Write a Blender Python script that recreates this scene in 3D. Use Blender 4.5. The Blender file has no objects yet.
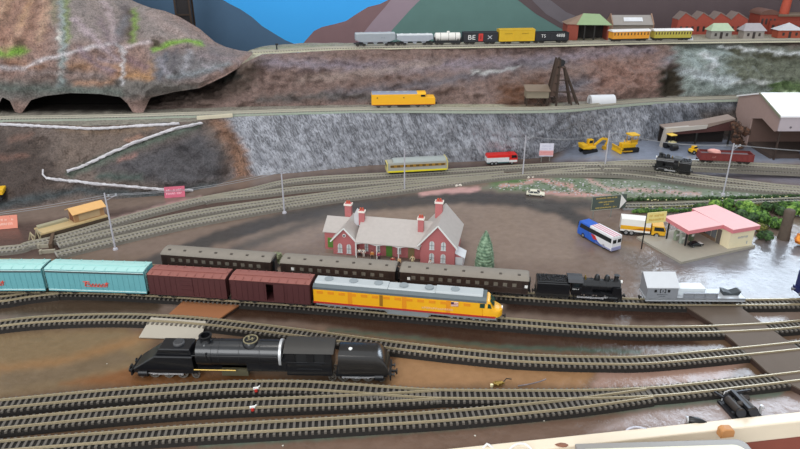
import bpy, bmesh, math, random
import numpy as np
from mathutils import Vector, Matrix, noise
random.seed(7)
SC = bpy.context.scene
COL = SC.collection
PI = math.pi
# ------------------------------------------------------------------ camera geometry
PITCH, FL, CH = math.radians(24.0), 650.0, 0.56
SP, CP = math.sin(PITCH), math.cos(PITCH)
def ray(px, py):
    t, s = (py-224.5)/FL, (px-400)/FL
    return Vector((s, CP-t*SP, -(SP+t*CP)))
def P(px, py, z=0.0):
    r = ray(px, py); k = (z-CH)/r.z
    return Vector((r.x*k, r.y*k, z))
def PY(px, py, Y):
    r = ray(px, py); k = Y/r.y
    return Vector((r.x*k, Y, CH+r.z*k))
def interp(tbl, x):
    return float(np.interp(x, [a for a, b in tbl], [b for a, b in tbl]))
def ss(a, b, x):
    t = min(1, max(0, (x-a)/(b-a))); return t*t*(3-2*t)
def hexc(h):
    h = h.lstrip('#'); c = [int(h[i:i+2], 16)/255 for i in (0, 2, 4)]
    return tuple(((v/12.92) if v <= .04045 else ((v+.055)/1.055)**2.4) for v in c)
# ------------------------------------------------------------------ materials
def new_mat(name):
    m = bpy.data.materials.new(name); m.use_nodes = True
    nt = m.node_tree; return m, nt, nt.nodes['Principled BSDF']
MATS = {}
def mat(name, col, rough=.5, metal=0., var=.12, scale=90., bump=0., coat=0., spec=.5):
    if name in MATS: return MATS[name]
    m, nt, b = new_mat(name)
    c = hexc(col) if isinstance(col, str) else col
    tc = nt.nodes.new('ShaderNodeTexCoord')
    nz = nt.nodes.new('ShaderNodeTexNoise'); nz.inputs['Scale'].default_value = scale; nz.inputs['Detail'].default_value = 4
    nt.links.new(tc.outputs['Object'], nz.inputs['Vector'])
    mx = nt.nodes.new('ShaderNodeMix'); mx.data_type = 'RGBA'
    mx.inputs[6].default_value = (*[v*(1-var) for v in c], 1); mx.inputs[7].default_value = (*[min(1, v*(1+var)) for v in c], 1)
    nt.links.new(nz.outputs['Fac'], mx.inputs[0]); nt.links.new(mx.outputs[2], b.inputs['Base Color'])
    b.inputs['Roughness'].default_value = rough; b.inputs['Metallic'].default_value = metal
    b.inputs['Coat Weight'].default_value = coat; b.inputs['Specular IOR Level'].default_value = spec
    if bump:
        bp = nt.nodes.new('ShaderNodeBump'); bp.inputs['Strength'].default_value = bump; bp.inputs['Distance'].default_value = .002
        nt.links.new(nz.outputs['Fac'], bp.inputs['Height']); nt.links.new(bp.outputs[0], b.inputs['Normal'])
    MATS[name] = m; return m
def paint_mat(name, rough=.6, bump=.3, nscale=60., var=.25, stretch=(1, 1, 1), rot=(0, 0, 0), spec=.5, dist=.004, coat=0., fine=400., rvar=0., lo=.72, hi=1.28):
    """painted terrain: colour from the painted attribute, broken up by noise"""
    m, nt, b = new_mat(name)
    at = nt.nodes.new('ShaderNodeAttribute'); at.attribute_name = 'paint'
    tc = nt.nodes.new('ShaderNodeTexCoord'); mp = nt.nodes.new('ShaderNodeMapping')
    mp.inputs['Scale'].default_value = stretch; mp.inputs['Rotation'].default_value = rot
    mp.vector_type = 'TEXTURE'
    nt.links.new(tc.outputs['Object'], mp.inputs['Vector'])
    n1 = nt.nodes.new('ShaderNodeTexNoise'); n1.inputs['Scale'].default_value = nscale; n1.inputs['Detail'].default_value = 8; n1.inputs['Roughness'].default_value = .7
    n2 = nt.nodes.new('ShaderNodeTexNoise'); n2.inputs['Scale'].default_value = fine; n2.inputs['Detail'].default_value = 4
    nt.links.new(mp.outputs[0], n1.inputs['Vector']); nt.links.new(mp.outputs[0], n2.inputs['Vector'])
    ad = nt.nodes.new('ShaderNodeMath'); ad.operation = 'ADD'
    nt.links.new(n1.outputs['Fac'], ad.inputs[0]); nt.links.new(n2.outputs['Fac'], ad.inputs[1])
    mr = nt.nodes.new('ShaderNodeMapRange'); mr.inputs[1].default_value = lo; mr.inputs[2].default_value = hi
    mr.inputs[3].default_value = 1-var; mr.inputs[4].default_value = 1+var
    nt.links.new(ad.outputs[0], mr.inputs[0])
    vm = nt.nodes.new('ShaderNodeVectorMath'); vm.operation = 'SCALE'
    nt.links.new(at.outputs['Color'], vm.inputs[0]); nt.links.new(mr.outputs[0], vm.inputs['Scale'])
    nt.links.new(vm.outputs[0], b.inputs['Base Color'])
    bp = nt.nodes.new('ShaderNodeBump'); bp.inputs['Strength'].default_value = bump; bp.inputs['Distance'].default_value = dist
    nt.links.new(ad.outputs[0], bp.inputs['Height']); nt.links.new(bp.outputs[0], b.inputs['Normal'])
    b.inputs['Roughness'].default_value = rough; b.inputs['Specular IOR Level'].default_value = spec; b.inputs['Coat Weight'].default_value = coat
    if rvar:
        r2 = nt.nodes.new('ShaderNodeMapRange'); r2.inputs[1].default_value = .75; r2.inputs[2].default_value = 1.25
        r2.inputs[3].default_value = rough-rvar; r2.inputs[4].default_value = rough+rvar
        nt.links.new(ad.outputs[0], r2.inputs[0]); nt.links.new(r2.outputs[0], b.inputs['Roughness'])
    return m
# ------------------------------------------------------------------ mesh builder
class MB:
    def __init__(s): s.v = []; s.f = []; s.mi = []; s.m = 0; s.T = None
    def av(s, p):
        p = Vector(p)
        if s.T is not None: p = s.T @ p
        s.v.append(p); return len(s.v)-1
    def face(s, idx): s.f.append(tuple(idx)); s.mi.append(s.m)
    def poly(s, pts): s.face([s.av(p) for p in pts]); return s
    def box(s, x0, x1, y0, y1, z0, z1):
        i = [s.av(p) for p in ((x0,y0,z0),(x1,y0,z0),(x1,y1,z0),(x0,y1,z0),(x0,y0,z1),(x1,y0,z1),(x1,y1,z1),(x0,y1,z1))]
        for q in ((3,2,1,0),(4,5,6,7),(0,1,5,4),(1,2,6,5),(2,3,7,6),(3,0,4,7)): s.face([i[k] for k in q])
        return s
    def prism(s, pts, a, b, axis='y'):
        """polygon (u,v) extruded from a to b along axis: y -> (u,a,v); x -> (a,u,v); z -> (u,v,a)"""
        def q(u, v, w): return {'y': (u, w, v), 'x': (w, u, v), 'z': (u, v, w)}[axis]
        A = [s.av(q(u, v, a)) for u, v in pts]; B = [s.av(q(u, v, b)) for u, v in pts]; n = len(pts)
        s.face(A); s.face(B[::-1])
        for k in range(n): s.face((A[k], B[k], B[(k+1) % n], A[(k+1) % n]))
        return s
    def cyl(s, p0, p1, r0, r1=None, n=12):
        r1 = r0 if r1 is None else r1
        p0, p1 = Vector(p0), Vector(p1); d = (p1-p0).normalized()
        a = d.orthogonal().normalized(); b = d.cross(a)
        A = [s.av(p0+(a*math.cos(2*PI*k/n)+b*math.sin(2*PI*k/n))*r0) for k in range(n)]
        B = [s.av(p1+(a*math.cos(2*PI*k/n)+b*math.sin(2*PI*k/n))*r1) for k in range(n)]
        s.face(A[::-1]); s.face(B)
        for k in range(n): s.face((A[k], A[(k+1) % n], B[(k+1) % n], B[k]))
        return s
    def lathe(s, prof, c=(0,0,0), n=14, axis='z'):
        c = Vector(c); rings = []
        for r, h in prof:
            ring = []
            for k in range(n):
                a = 2*PI*k/n; u, v = r*math.cos(a), r*math.sin(a)
                ring.append(s.av(c+Vector({'z': (u, v, h), 'x': (h, u, v), 'y': (v, h, u)}[axis])))
            rings.append(ring)
        for A, B in zip(rings, rings[1:]):
            for k in range(n): s.face((A[k], A[(k+1) % n], B[(k+1) % n], B[k]))
        s.face(rings[0][::-1]); s.face(rings[-1]); return s
    def tube(s, pts, r, n=6):
        pts = [Vector(p) for p in pts]; rings = []
        for i, p in enumerate(pts):
            d = (pts[min(i+1, len(pts)-1)]-pts[max(i-1, 0)]).normalized()
            up = Vector((0,0,1)) if abs(d.z) < .9 else Vector((1,0,0))
            a = d.cross(up).normalized(); b = a.cross(d)
            rings.append([s.av(p+(a*math.cos(2*PI*k/n)+b*math.sin(2*PI*k/n))*r) for k in range(n)])
        for A, B in zip(rings, rings[1:]):
            for k in range(n): s.face((A[k], A[(k+1) % n], B[(k+1) % n], B[k]))
        s.face(rings[0][::-1]); s.face(rings[-1]); return s
    def bar(s, p0, p1, w, h=None):
        """square bar between two points"""
        h = w if h is None else h
        p0, p1 = Vector(p0), Vector(p1); d = (p1-p0).normalized()
        up = Vector((0,0,1)) if abs(d.z) < .95 else Vector((0,1,0))
        a = d.cross(up).normalized()*w/2; b = a.cross(d).normalized()*h/2
        A = [s.av(p0+x) for x in (-a-b, a-b, a+b, b-a)]; B = [s.av(p1+x) for x in (-a-b, a-b, a+b, b-a)]
        s.face(A[::-1]); s.face(B)
        for k in range(4): s.face((A[k], A[(k+1) % 4], B[(k+1) % 4], B[k]))
        return s
    def sweep(s, pts, sec, closed=False):
        """section [(lateral,z)] swept along a polyline in plan"""
        rings = []; n = len(sec)
        for i, p in enumerate(pts):
            d = pts[min(i+1, len(pts)-1)]-pts[max(i-1, 0)]; d.z = 0; d.normalize()
            L = Vector((-d.y, d.x, 0))
            rings.append([s.av(p+L*u+Vector((0,0,w))) for u, w in sec])
        for A, B in zip(rings, rings[1:]):
            for k in range(n): s.face((A[k], A[(k+1) % n], B[(k+1) % n], B[k]))
        s.face(rings[0][::-1]); s.face(rings[-1]); return s
    def blob(s, c, r, squash=(1,1,1), amp=.25, freq=2., sub=2, seed=0):
        bm = bmesh.new(); bmesh.ops.create_icosphere(bm, subdivisions=sub, radius=1)
        c = Vector(c); base = len(s.v)
        for v in bm.verts:
            k = 1+amp*noise.noise(v.co*freq+Vector((seed*3.1, seed*1.7, seed)))*1.6
            s.av(c+Vector((v.co.x*squash[0], v.co.y*squash[1], v.co.z*squash[2]))*r*k)
        for f in bm.faces: s.face([base+v.index for v in f.verts])
        bm.free(); return s
    def mesh(s, name, mats, smooth=None):
        me = bpy.data.meshes.new(name); me.from_pydata([tuple(v) for v in s.v], [], s.f)
        for m in (mats if isinstance(mats, (list, tuple)) else [mats]): me.materials.append(m)
        me.polygons.foreach_set('material_index', s.mi)
        bm = bmesh.new(); bm.from_mesh(me); bmesh.ops.recalc_face_normals(bm, faces=bm.faces); bm.to_mesh(me); bm.free()
        if smooth:
            me.polygons.foreach_set('use_smooth', [True]*len(me.polygons)); me.set_sharp_from_angle(angle=math.radians(smooth))
        return me
def link(name, data, parent=None):
    o = bpy.data.objects.new(name, data); COL.objects.link(o)
    if parent is not None: o.parent = parent
    return o
EACH = {'door', 'coil', 'coil_end', 'boiler_band', 'window', 'cab_window', 'tank_strap', 'rear_window', 'side_window', 'porthole', 'side_panel', 'chute', 'insulator', 'roof_stripe', 'tower_leg', 'raking_leg', 'brace'}
def split_loose(mb):
    n = len(mb.v); par = list(range(n))
    def find(a):
        while par[a] != a: par[a] = par[par[a]]; a = par[a]
        return a
    for f in mb.f:
        for q in f[1:]: par[find(q)] = find(f[0])
    groups = {}
    for f, m in zip(mb.f, mb.mi): groups.setdefault(find(f[0]), []).append((f, m))
    out = []
    for g in groups.values():
        b = MB(); mp = {}
        for f, m in g:
            b.m = m; idx = []
            for q in f:
                if q not in mp: mp[q] = b.av(mb.v[q])
                idx.append(mp[q])
            b.face(idx)
        out.append(b)
    return out
def part(name, mb, mats, parent=None, smooth=40, bevel=0., label=None, whole=False):
    if name in EACH and parent is not None and not whole:
        ps = split_loose(mb)
        if len(ps) > 1: return [part(name, q, mats, parent, smooth, bevel, label, True) for q in ps][0]
    o = link(name, mb.mesh(name, mats, smooth), parent)
    if bevel:
        m = o.modifiers.new('bevel', 'BEVEL'); m.width = bevel; m.segments = 2; m.limit_method = 'ANGLE'; m.angle_limit = math.radians(40)
    if label: o['label'] = label
    return o
def tag(o, label, cat, group=None, kind=None):
    o['label'] = label; o['category'] = cat
    if group: o['group'] = group
    if kind: o['kind'] = kind
    return o
def struct(o, label=None):
    o['kind'] = 'structure'
    if label: o['label'] = label
    return o
def thing(name, label, cat, loc=(0,0,0), rz=0., group=None, scale=1.):
    o = link(name, None); o.location = loc; o.rotation_euler = (0,0,rz); o.scale = (scale,)*3
    o.empty_display_size = .02
    return tag(o, label, cat, group)
def copy_tree(o, parent=None):
    c = o.copy(); COL.objects.link(c)
    if parent is not None: c.parent = parent
    for ch in list(o.children): copy_tree(ch, c)
    return c
def ends(x1, y1, x2, y2, z):
    a, b = P(x1, y1, z), P(x2, y2, z); d = b-a
    return (a+b)/2, math.atan2(d.y, d.x), d.length
def text_part(s, size, m, parent, mtx, name='lettering', ext=.0001, align='CENTER', sx=1.):
    cu = bpy.data.curves.new('t', 'FONT'); cu.body = s; cu.size = size; cu.extrude = ext; cu.align_x = align; cu.align_y = 'CENTER'; cu.space_character = 1.05
    o = bpy.data.objects.new('t', cu); COL.objects.link(o)
    me = bpy.data.meshes.new_from_object(o.evaluated_get(bpy.context.evaluated_depsgraph_get()))
    bpy.data.objects.remove(o); bpy.data.curves.remove(cu)
    me.transform(Matrix.Scale(sx, 4, (1,0,0))); me.transform(mtx); me.materials.clear(); me.materials.append(m)
    return link(name, me, parent)
def face_mtx(c, side=-1):
    """text plane standing upright at c, read from -y (side -1) or +y (side 1)"""
    M = Matrix.Rotation(PI/2, 4, 'X')
    if side > 0: M = Matrix.Rotation(PI, 4, 'Z') @ M
    return Matrix.Translation(c) @ M
def scrawl(mb, w, h, seed, c=(0,0,0), ch=None, T=None):
    """a row of unreadable small letter strokes, lying in the xz plane"""
    rnd = random.Random(seed); x = -w/2; ch = ch or h*.7
    while x < w/2-ch*.5:
        if rnd.random() < .14: x += ch*.6; continue
        st = h*.16
        mb.box(c[0]+x, c[0]+x+st, c[1]-.00015, c[1], c[2]-h/2, c[2]+h/2)
        k = rnd.randint(0, 3)
        if k != 1: mb.box(c[0]+x+st, c[0]+x+ch*.7, c[1]-.00015, c[1], c[2]+h/2-st, c[2]+h/2)
        if k != 2: mb.box(c[0]+x+st, c[0]+x+ch*.7, c[1]-.00015, c[1], c[2]-st/2, c[2]+st/2)
        if k != 3: mb.box(c[0]+x+ch*.7-st, c[0]+x+ch*.7, c[1]-.00015, c[1], c[2]-h/2, c[2]+h*.3)
        x += ch
    return mb
# ------------------------------------------------------------------ common materials
BLACK = mat('black_metal', '#1b1c1f', .38, 0, .2)
COAL = mat('satin_black_paint', '#15161a', .28, 0, .15, coat=.25)
DARK = mat('dark_underframe', '#23211f', .6)
STEEL = mat('bright_steel', '#c2c2c4', .35, .35)
RAIL = mat('nickel_rail', '#ab9d80', .32, .3, .1)
SLEEP = mat('grey_brown_sleeper', '#645e57', .65, 0, .3, 300)
BED = mat('dark_track_bed', '#211d1a', .8, 0, .3, 200)
PALEBED = mat('tan_ballast_bed', '#7b766d', .9, 0, .25, 300)
BRASS = mat('worn_brass', '#a58a4a', .35, .8)
WHITE = mat('white_paint', '#e9e9e6', .5, 0, .04)
GLASS = mat('dark_window_glass', '#1a2226', .12, 0, .1)
CREAM = mat('cream_card', '#efe3bf', .6, 0, .05)
RED = mat('red_paint', '#c8342c', .45, 0, .08)
YELLOW = mat('railway_yellow', '#f2b01c', .42, 0, .06)
GREY = mat('light_grey_paint', '#a9adb2', .5, 0, .08)
SILVER = mat('silver_paint', '#989ca3', .38, .25, .06)
# ================================================================== TERRAIN
def seg_dist(X, Y, a, b):
    ax, ay = a; bx, by = b; dx, dy = bx-ax, by-ay; L = dx*dx+dy*dy+1e-9
    t = np.clip(((X-ax)*dx+(Y-ay)*dy)/L, 0, 1)
    return np.hypot(X-(ax+t*dx), Y-(ay+t*dy))
def stroke_cover(X, Y, reg):
    pts, soft = reg[1], reg[-1]
    if reg[0] == 'line':
        d = np.min([seg_dist(X, Y, a, b) for a, b in zip(pts, pts[1:])], axis=0)
        s = reg[2]/2-d
    else:
        n = len(pts); d = np.min([seg_dist(X, Y, pts[k], pts[(k+1) % n]) for k in range(n)], axis=0)
        ins = np.zeros(X.shape, bool)
        for k in range(n):
            (x0, y0), (x1, y1) = pts[k], pts[(k+1) % n]
            if y0 == y1: continue
            c = ((y0 > Y) != (y1 > Y)) & (X < (x1-x0)*(Y-y0)/(y1-y0)+x0)
            ins ^= c
        s = np.where(ins, d, -d)
    t = np.clip(s/soft*.5+.5, 0, 1); return t*t*(3-2*t)
def paint(X, Y, base, regs, wob=0.):
    if wob:
        X = X+wob*(np.sin(X*.31+Y*.9)+np.sin(X*.13-Y*.53+2)); Y = Y+wob*.5*(np.sin(X*.41+1)+np.sin(X*.17+Y*.3))
    out = np.empty(X.shape+(3,)); out[:] = hexc(base)
    for r in regs:
        col = np.array(hexc(r[3] if r[0] == 'line' else r[2])); c = stroke_cover(X, Y, r)[..., None]
        out = out*(1-c)+col*c
    return out
def grid_mesh(name, V, C, m, smooth=True, flip=False):
    """V (rows, cols, 3) points, C the same shape of colours"""
    R, K = V.shape[:2]; me = bpy.data.meshes.new(name)
    idx = np.arange(R*K).reshape(R, K)
    q = np.stack([idx[:-1, :-1], idx[:-1, 1:], idx[1:, 1:], idx[1:, :-1]], -1).reshape(-1, 4)
    if flip: q = q[:, ::-1]
    me.vertices.add(R*K); me.vertices.foreach_set('co', V.astype(np.float32).ravel())
    me.loops.add(q.size); me.loops.foreach_set('vertex_index', q.astype(np.int32).ravel())
    me.polygons.add(len(q)); me.polygons.foreach_set('loop_start', (np.arange(len(q))*4).astype(np.int32))
    me.update(calc_edges=True)
    at = me.color_attributes.new('paint', 'FLOAT_COLOR', 'POINT')
    cc = np.ones((R*K, 4), np.float32); cc[:, :3] = C.reshape(-1, 3); at.data.foreach_set('color', cc.ravel())
    me.polygons.foreach_set('use_smooth', [smooth]*len(q)); me.materials.append(m); me.validate()
    return link(name, me)
def project(V):
    R = V-np.array([0, 0, CH]); d = R[..., 1]*CP-R[..., 2]*SP
    return 400+FL*R[..., 0]/d, 224.5+FL*(-R[..., 1]*SP-R[..., 2]*CP)/d
def fract(p, sc, octv=5, H=.7):
    return noise.fractal(Vector(p)*sc, H, 2.1, octv)
def front_line(px): return 449+(px-480)*(-34/320)
def gz(px, py): return .03*ss(530, 610, px)*ss(176, 158, py)
# ---- the board, a painted table top
cols = np.arange(-260, 1062, 2.5); nr = 190
PX = np.repeat(cols[None], nr, 0); PYY = np.empty_like(PX)
for j, x in enumerate(cols): PYY[:, j] = np.linspace(front_line(x), 118, nr)
V = np.empty(PX.shape+(3,))
for i in range(nr):
    for j in range(len(cols)): V[i, j] = P(PX[i, j], PYY[i, j], gz(PX[i, j], PYY[i, j]))
G = [
 ('poly', [(-300,330),(900,330),(900,560),(-300,560)], '#624d3c', 14),
 ('poly', [(-300,240),(180,262),(160,300),(-300,300)], '#6a5a4c', 14),
 ('poly', [(-300,336),(0,332),(125,326),(150,345),(130,378),(0,397),(-300,430)], '#78644a', 8),
 ('line', [(-80,372),(10,369),(70,361),(120,345),(150,335)], 9, '#8a6846', 6),
 ('poly', [(0,372),(60,366),(120,350),(140,360),(60,382),(0,392)], '#6c5b47', 6),
 ('poly', [(60,384),(140,366),(220,372),(300,380),(250,382),(150,386)], '#7a5233', 5),
 ('poly', [(385,388),(395,352),(450,356),(520,364),(600,367),(585,387),(480,386)], '#94704f', 6),
 ('poly', [(590,390),(600,367),(680,364),(750,358),(720,382)], '#96786a', 6),
 ('poly', [(210,318),(245,303),(320,311),(500,329),(640,336),(690,338),(700,346),(600,352),(500,346),(400,336),(300,322)], '#3f2c22', 4),
 ('poly', [(-300,303),(0,300),(160,298),(160,312),(0,316),(-300,330)], '#4c3e32', 4),
 ('poly', [(505,300),(640,308),(690,310),(720,322),(640,322),(505,312)], '#3c2b24', 4),
 ('poly', [(215,325),(300,340),(400,352),(390,372),(300,340)], '#5c4331', 6),
 ('poly', [(-300,470),(0,452),(250,438),(480,420),(600,410),(700,402),(860,385),(860,470),(480,500),(-300,560)], '#6b5548', 5),
 ('line', [(200,444),(330,436),(480,424),(600,411),(700,402),(780,394)], 6, '#5a6c5f', 4),
 ('line', [(330,330),(500,347),(640,352)], 3, '#3d5247', 3),
 ('poly', [(590,432),(640,412),(740,402),(860,390),(860,415),(700,428)], '#94827c', 8),
 # station yard, road loop
 ('poly', [(640,262),(700,252),(900,225),(900,300),(640,298)], '#77777c', 10),
 ('poly', [(290,205),(420,198),(540,203),(590,225),(575,262),(480,262),(300,250),(240,240)], '#88776c', 8),
 ('line', [(60,292),(150,264),(215,238),(290,217),(340,208),(400,202),(460,197),(520,200),(560,209),(590,226),(600,240)], 13, '#484443', 3),
 ('line', [(235,250),(300,226),(345,212)], 8, '#5a534e', 5),
 ('line', [(540,206),(620,203),(700,214),(760,215)], 10, '#504c4a', 5),
 ('line', [(600,240),(640,262),(700,280)], 16, '#6e625b', 8),
 # around the upper tracks
 ('poly', [(-300,250),(0,226),(110,212),(200,196),(300,176),(400,168),(560,160),(640,160),(640,166),(540,168),(460,182),(400,194),(310,206),(200,226),(60,256),(-300,290)], '#54433e', 4),
 ('line', [(110,221),(160,208),(200,198)], 5, '#a98f88', 2),
 ('line', [(421,193),(450,191),(478,189)], 5, '#c49a96', 1.6),
 ('poly', [(555,160),(575,142),(640,136),(900,132),(900,164),(700,162),(620,161)], '#858c9c', 5),
 ('poly', [(690,174),(700,169),(900,172),(900,188),(800,186),(740,179)], '#8a8590', 4),
 # garden bank with foot paths
 ('poly', [(482,188),(520,177),(560,174),(640,177),(700,187),(900,199),(900,208),(640,199),(600,199),(540,193)], '#74826c', 4),
 ('poly', [(490,184),(515,178),(528,180),(520,187),(500,189)], '#587a4a', 4),
 ('poly', [(580,176),(640,178),(700,188),(900,200),(900,206),(700,196),(630,196),(600,194)], '#869080', 5),
 ('line', [(521,176),(548,181),(570,186),(584,196)], 3.5, '#c99a94', 1.6),
 ('line', [(560,174),(585,176),(598,184),(608,189),(640,190),(700,194)], 3, '#c9a6a0', 1.6),
 ('line', [(500,186),(520,184),(534,181)], 3, '#c99a94', 1.6),
 ('line', [(536,191.5),(560,194),(610,195.5)], 3, '#c99a94', 1.6),
]
C = paint(PX, PYY, '#7b6a60', G, .8)
gm = paint_mat('glossy_painted_board', rough=.20, bump=.26, nscale=26, var=.10, spec=.36, dist=.003, fine=70, rvar=.07)
struct(grid_mesh('ground', V, C, gm), 'brown glossy painted table top of the model railway')
mb = MB(); mb.box(-1.9, 2.2, 1.72, 2.36, -.03, -.012); mb.box(-1.9, 2.2, .9, 1.73, -.03, -.014); struct(part('ground_board', mb, mat('table_underboard', '#5a4636', .8), None, None), 'plain board under the layout')
# ---- terraces
TOP1 = [(-320,123),(0,121.5),(90,126),(190,121.5),(230,117),(260,116),(400,111.5),(560,111.5),(600,108),(640,104.5),(745,99.5),(800,97.5),(1060,92)]
BASE1 = [(-320,219),(0,212),(60,204),(120,200),(170,196),(215,187),(235,178.5),(300,173),(370,166),(450,163),(500,161),(540,158.5),(575,147),(610,143),(660,141),(1060,139)]
BASE2 = [(-320,104),(0,104),(120,106),(140,110),(250,106.5),(400,104),(520,104),(580,101.5),(640,98),(745,94.5),(1060,87)]
TOP2 = [(-320,82),(205,82),(242,64),(262,54.5),(330,50.5),(400,48),(500,46),(570,44),(680,41.5),(800,40),(1060,38)]
def z1(px): return .14-.01*ss(540, 640, px)
Z2 = .265
def wall(name, rows, colsx, bot, top, zb, zt, prof, disp, colour, m, label):
    V = np.empty((rows, len(colsx), 3)); QX = np.empty((rows, len(colsx))); QY = QX.copy()
    for j, x in enumerate(colsx):
        yb, yt = interp(bot, x), interp(top, x); a, b = P(x, yb, zb(x, yb)), P(x, yt, zt(x))
        for i in range(rows):
            s = i/(rows-1); h = prof(s, x); p = a.lerp(b, s); p.y = a.y+(b.y-a.y)*h
            d = disp(p, x, s)*min(1, s*9, (1-s)*9+.12)
            p.y -= d; p.z += .35*d*(0 if s > .98 else 1)
            V[i, j] = p; QX[i, j] = x; QY[i, j] = yb+(yt-yb)*s
    return struct(grid_mesh(name, V, colour(*project(V)), m), label)
cx = np.arange(-320, 1062, 2.)
def disp1(p, x, s):
    L = 1-ss(225, 245, x)
    q = Vector((p.x+p.z*.45, p.y*.5, p.z*.35))
    rock = .011*noise.fractal(q*42, .8, 2.1, 5)+.006*noise.noise(q*120)
    hill = .018*noise.fractal(p*11, .8, 2.1, 5)+.007*noise.noise(p*48)+.010*(.5-abs(noise.noise(Vector((p.x*20, p.y*24, p.z*24)))*1.5))+.008*math.sin(PI*s)
    return hill*L+rock*(1-L)
def colour1(X, Y):
    regs = [
     ('poly', [(-400,110),(215,114),(232,150),(232,180),(190,200),(120,205),(-400,225)], '#70625b', 6),
     ('poly', [(-400,130),(30,132),(60,170),(40,215),(-400,230)], '#4e423d', 14),
     ('poly', [(60,128),(150,128),(120,150),(60,165)], '#74655c', 12),
     ('poly', [(95,168),(200,130),(222,150),(225,180),(180,190)], '#545154', 10),
     ('poly', [(208,118),(225,117),(246,150),(252,178),(235,182),(228,150)], '#8a6a58', 6),
     ('line', [(228,186),(250,182)], 4, '#4f7a78', 3),
     ('line', [(0,205),(80,190),(160,196),(215,186)], 7, '#4d5558', 5),
     ('line', [(60,128),(100,131),(150,128)], 5, '#7f6a58', 4), ('line', [(10,140),(30,136)], 5, '#7d6156', 4), ('line', [(0,158),(25,155)], 4, '#785a50', 4),
     ('line', [(70,174),(130,148),(196,126)], 7, '#5c665c', 4), ('line', [(100,176),(140,178)], 6, '#4c5a55', 5),
     ('line', [(120,160),(135,155)], 4, '#96726a', 3), ('line', [(128,141),(140,137)], 4, '#a07d6c', 3),
     ('poly', [(650,104),(900,96),(900,150),(640,150)], '#6d7078', 12),
     ('poly', [(700,112),(752,104),(760,150),(700,135)], '#4c4440', 8),
    ]
    return paint(X, Y, '#989aa2', regs, 1.0)
def mrock(name, **k): return paint_mat(name, **k)
rocks = mrock('painted_hill', rough=.62, bump=1., nscale=55, var=.36, dist=.006, fine=260, spec=.4, lo=.8, hi=1.2)
rockw = mrock('painted_rock_face', rough=.7, bump=.9, nscale=44, var=.5, stretch=(1, 1, 4.5), rot=(0, -.42, 0), dist=.005, fine=300, spec=.35, lo=.84, hi=1.16)
wall('terrain_hillside', 60, cx[cx <= 244], BASE1, TOP1, lambda x, y: gz(x, y)-.002, z1, lambda s, x: s**1.0, disp1, colour1, rocks, 'brown hillside below the tunnel')
wall('terrain', 46, cx[cx >= 236], BASE1, TOP1, lambda x, y: gz(x, y)-.002, z1, lambda s, x: s**1.0, disp1, colour1, rockw, 'lower grey rock cliff')
def strip(name, edge, back, zf, colour, m, label, rows=14, cx=cx):
    V = np.empty((rows, len(cx), 3)); QX = np.empty((rows, len(cx))); QY = QX.copy()
    for j, x in enumerate(cx):
        a, b = P(x, interp(edge, x), zf(x)), P(x, interp(back, x), zf(x))
        for i in range(rows):
            s = i/(rows-1); p = a.lerp(b, s); p.z += .0012*noise.noise(p*40); V[i, j] = p; QX[i, j] = x; QY[i, j] = interp(edge, x)+(interp(back, x)-interp(edge, x))*s
    return struct(grid_mesh(name, V, colour(*project(V)), m), label)
SH1B = [(-320,96),(120,97),(150,104),(250,105.5),(400,103),(520,103),(580,100.5),(640,97),(745,93.5),(1060,86)]
strip('terrain_shelf', TOP1, SH1B, z1, lambda X, Y: paint(X, Y, '#8f897e', [
    ('line', [(280,117),(330,114),(400,110)], 6, '#8fa596', 3), ('line', [(430,106),(560,106)], 4, '#a7a189', 3), ('poly', [(500,100),(550,100),(550,108),(505,106)], '#6b5040', 3),
    ('poly', [(-320,85),(132,85),(132,112),(-320,114)], '#231c18', 3), ('line', [(560,111),(640,104),(745,99)], 3, '#b4b494', 2)], 1), rocks, 'ledge carrying the middle level track')  # near-black poly: tunnel floor painted darker to deepen the shade inside
def disp2(p, x, s):
    d = .022*noise.fractal(Vector((p.x, p.y, p.z*1.4))*13, .75, 2.1, 6)+.006*noise.noise(p*70)+.012*(.5-abs(noise.noise(Vector((p.x*26+p.z*14, p.y*20, p.z*34)))*1.6))
    d += .03*math.exp(-((x-690)/75)**2)*math.sin(PI*s)
    d -= .05*math.exp(-((x-672)/9)**2)*ss(.75, .35, s)
    return d
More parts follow.
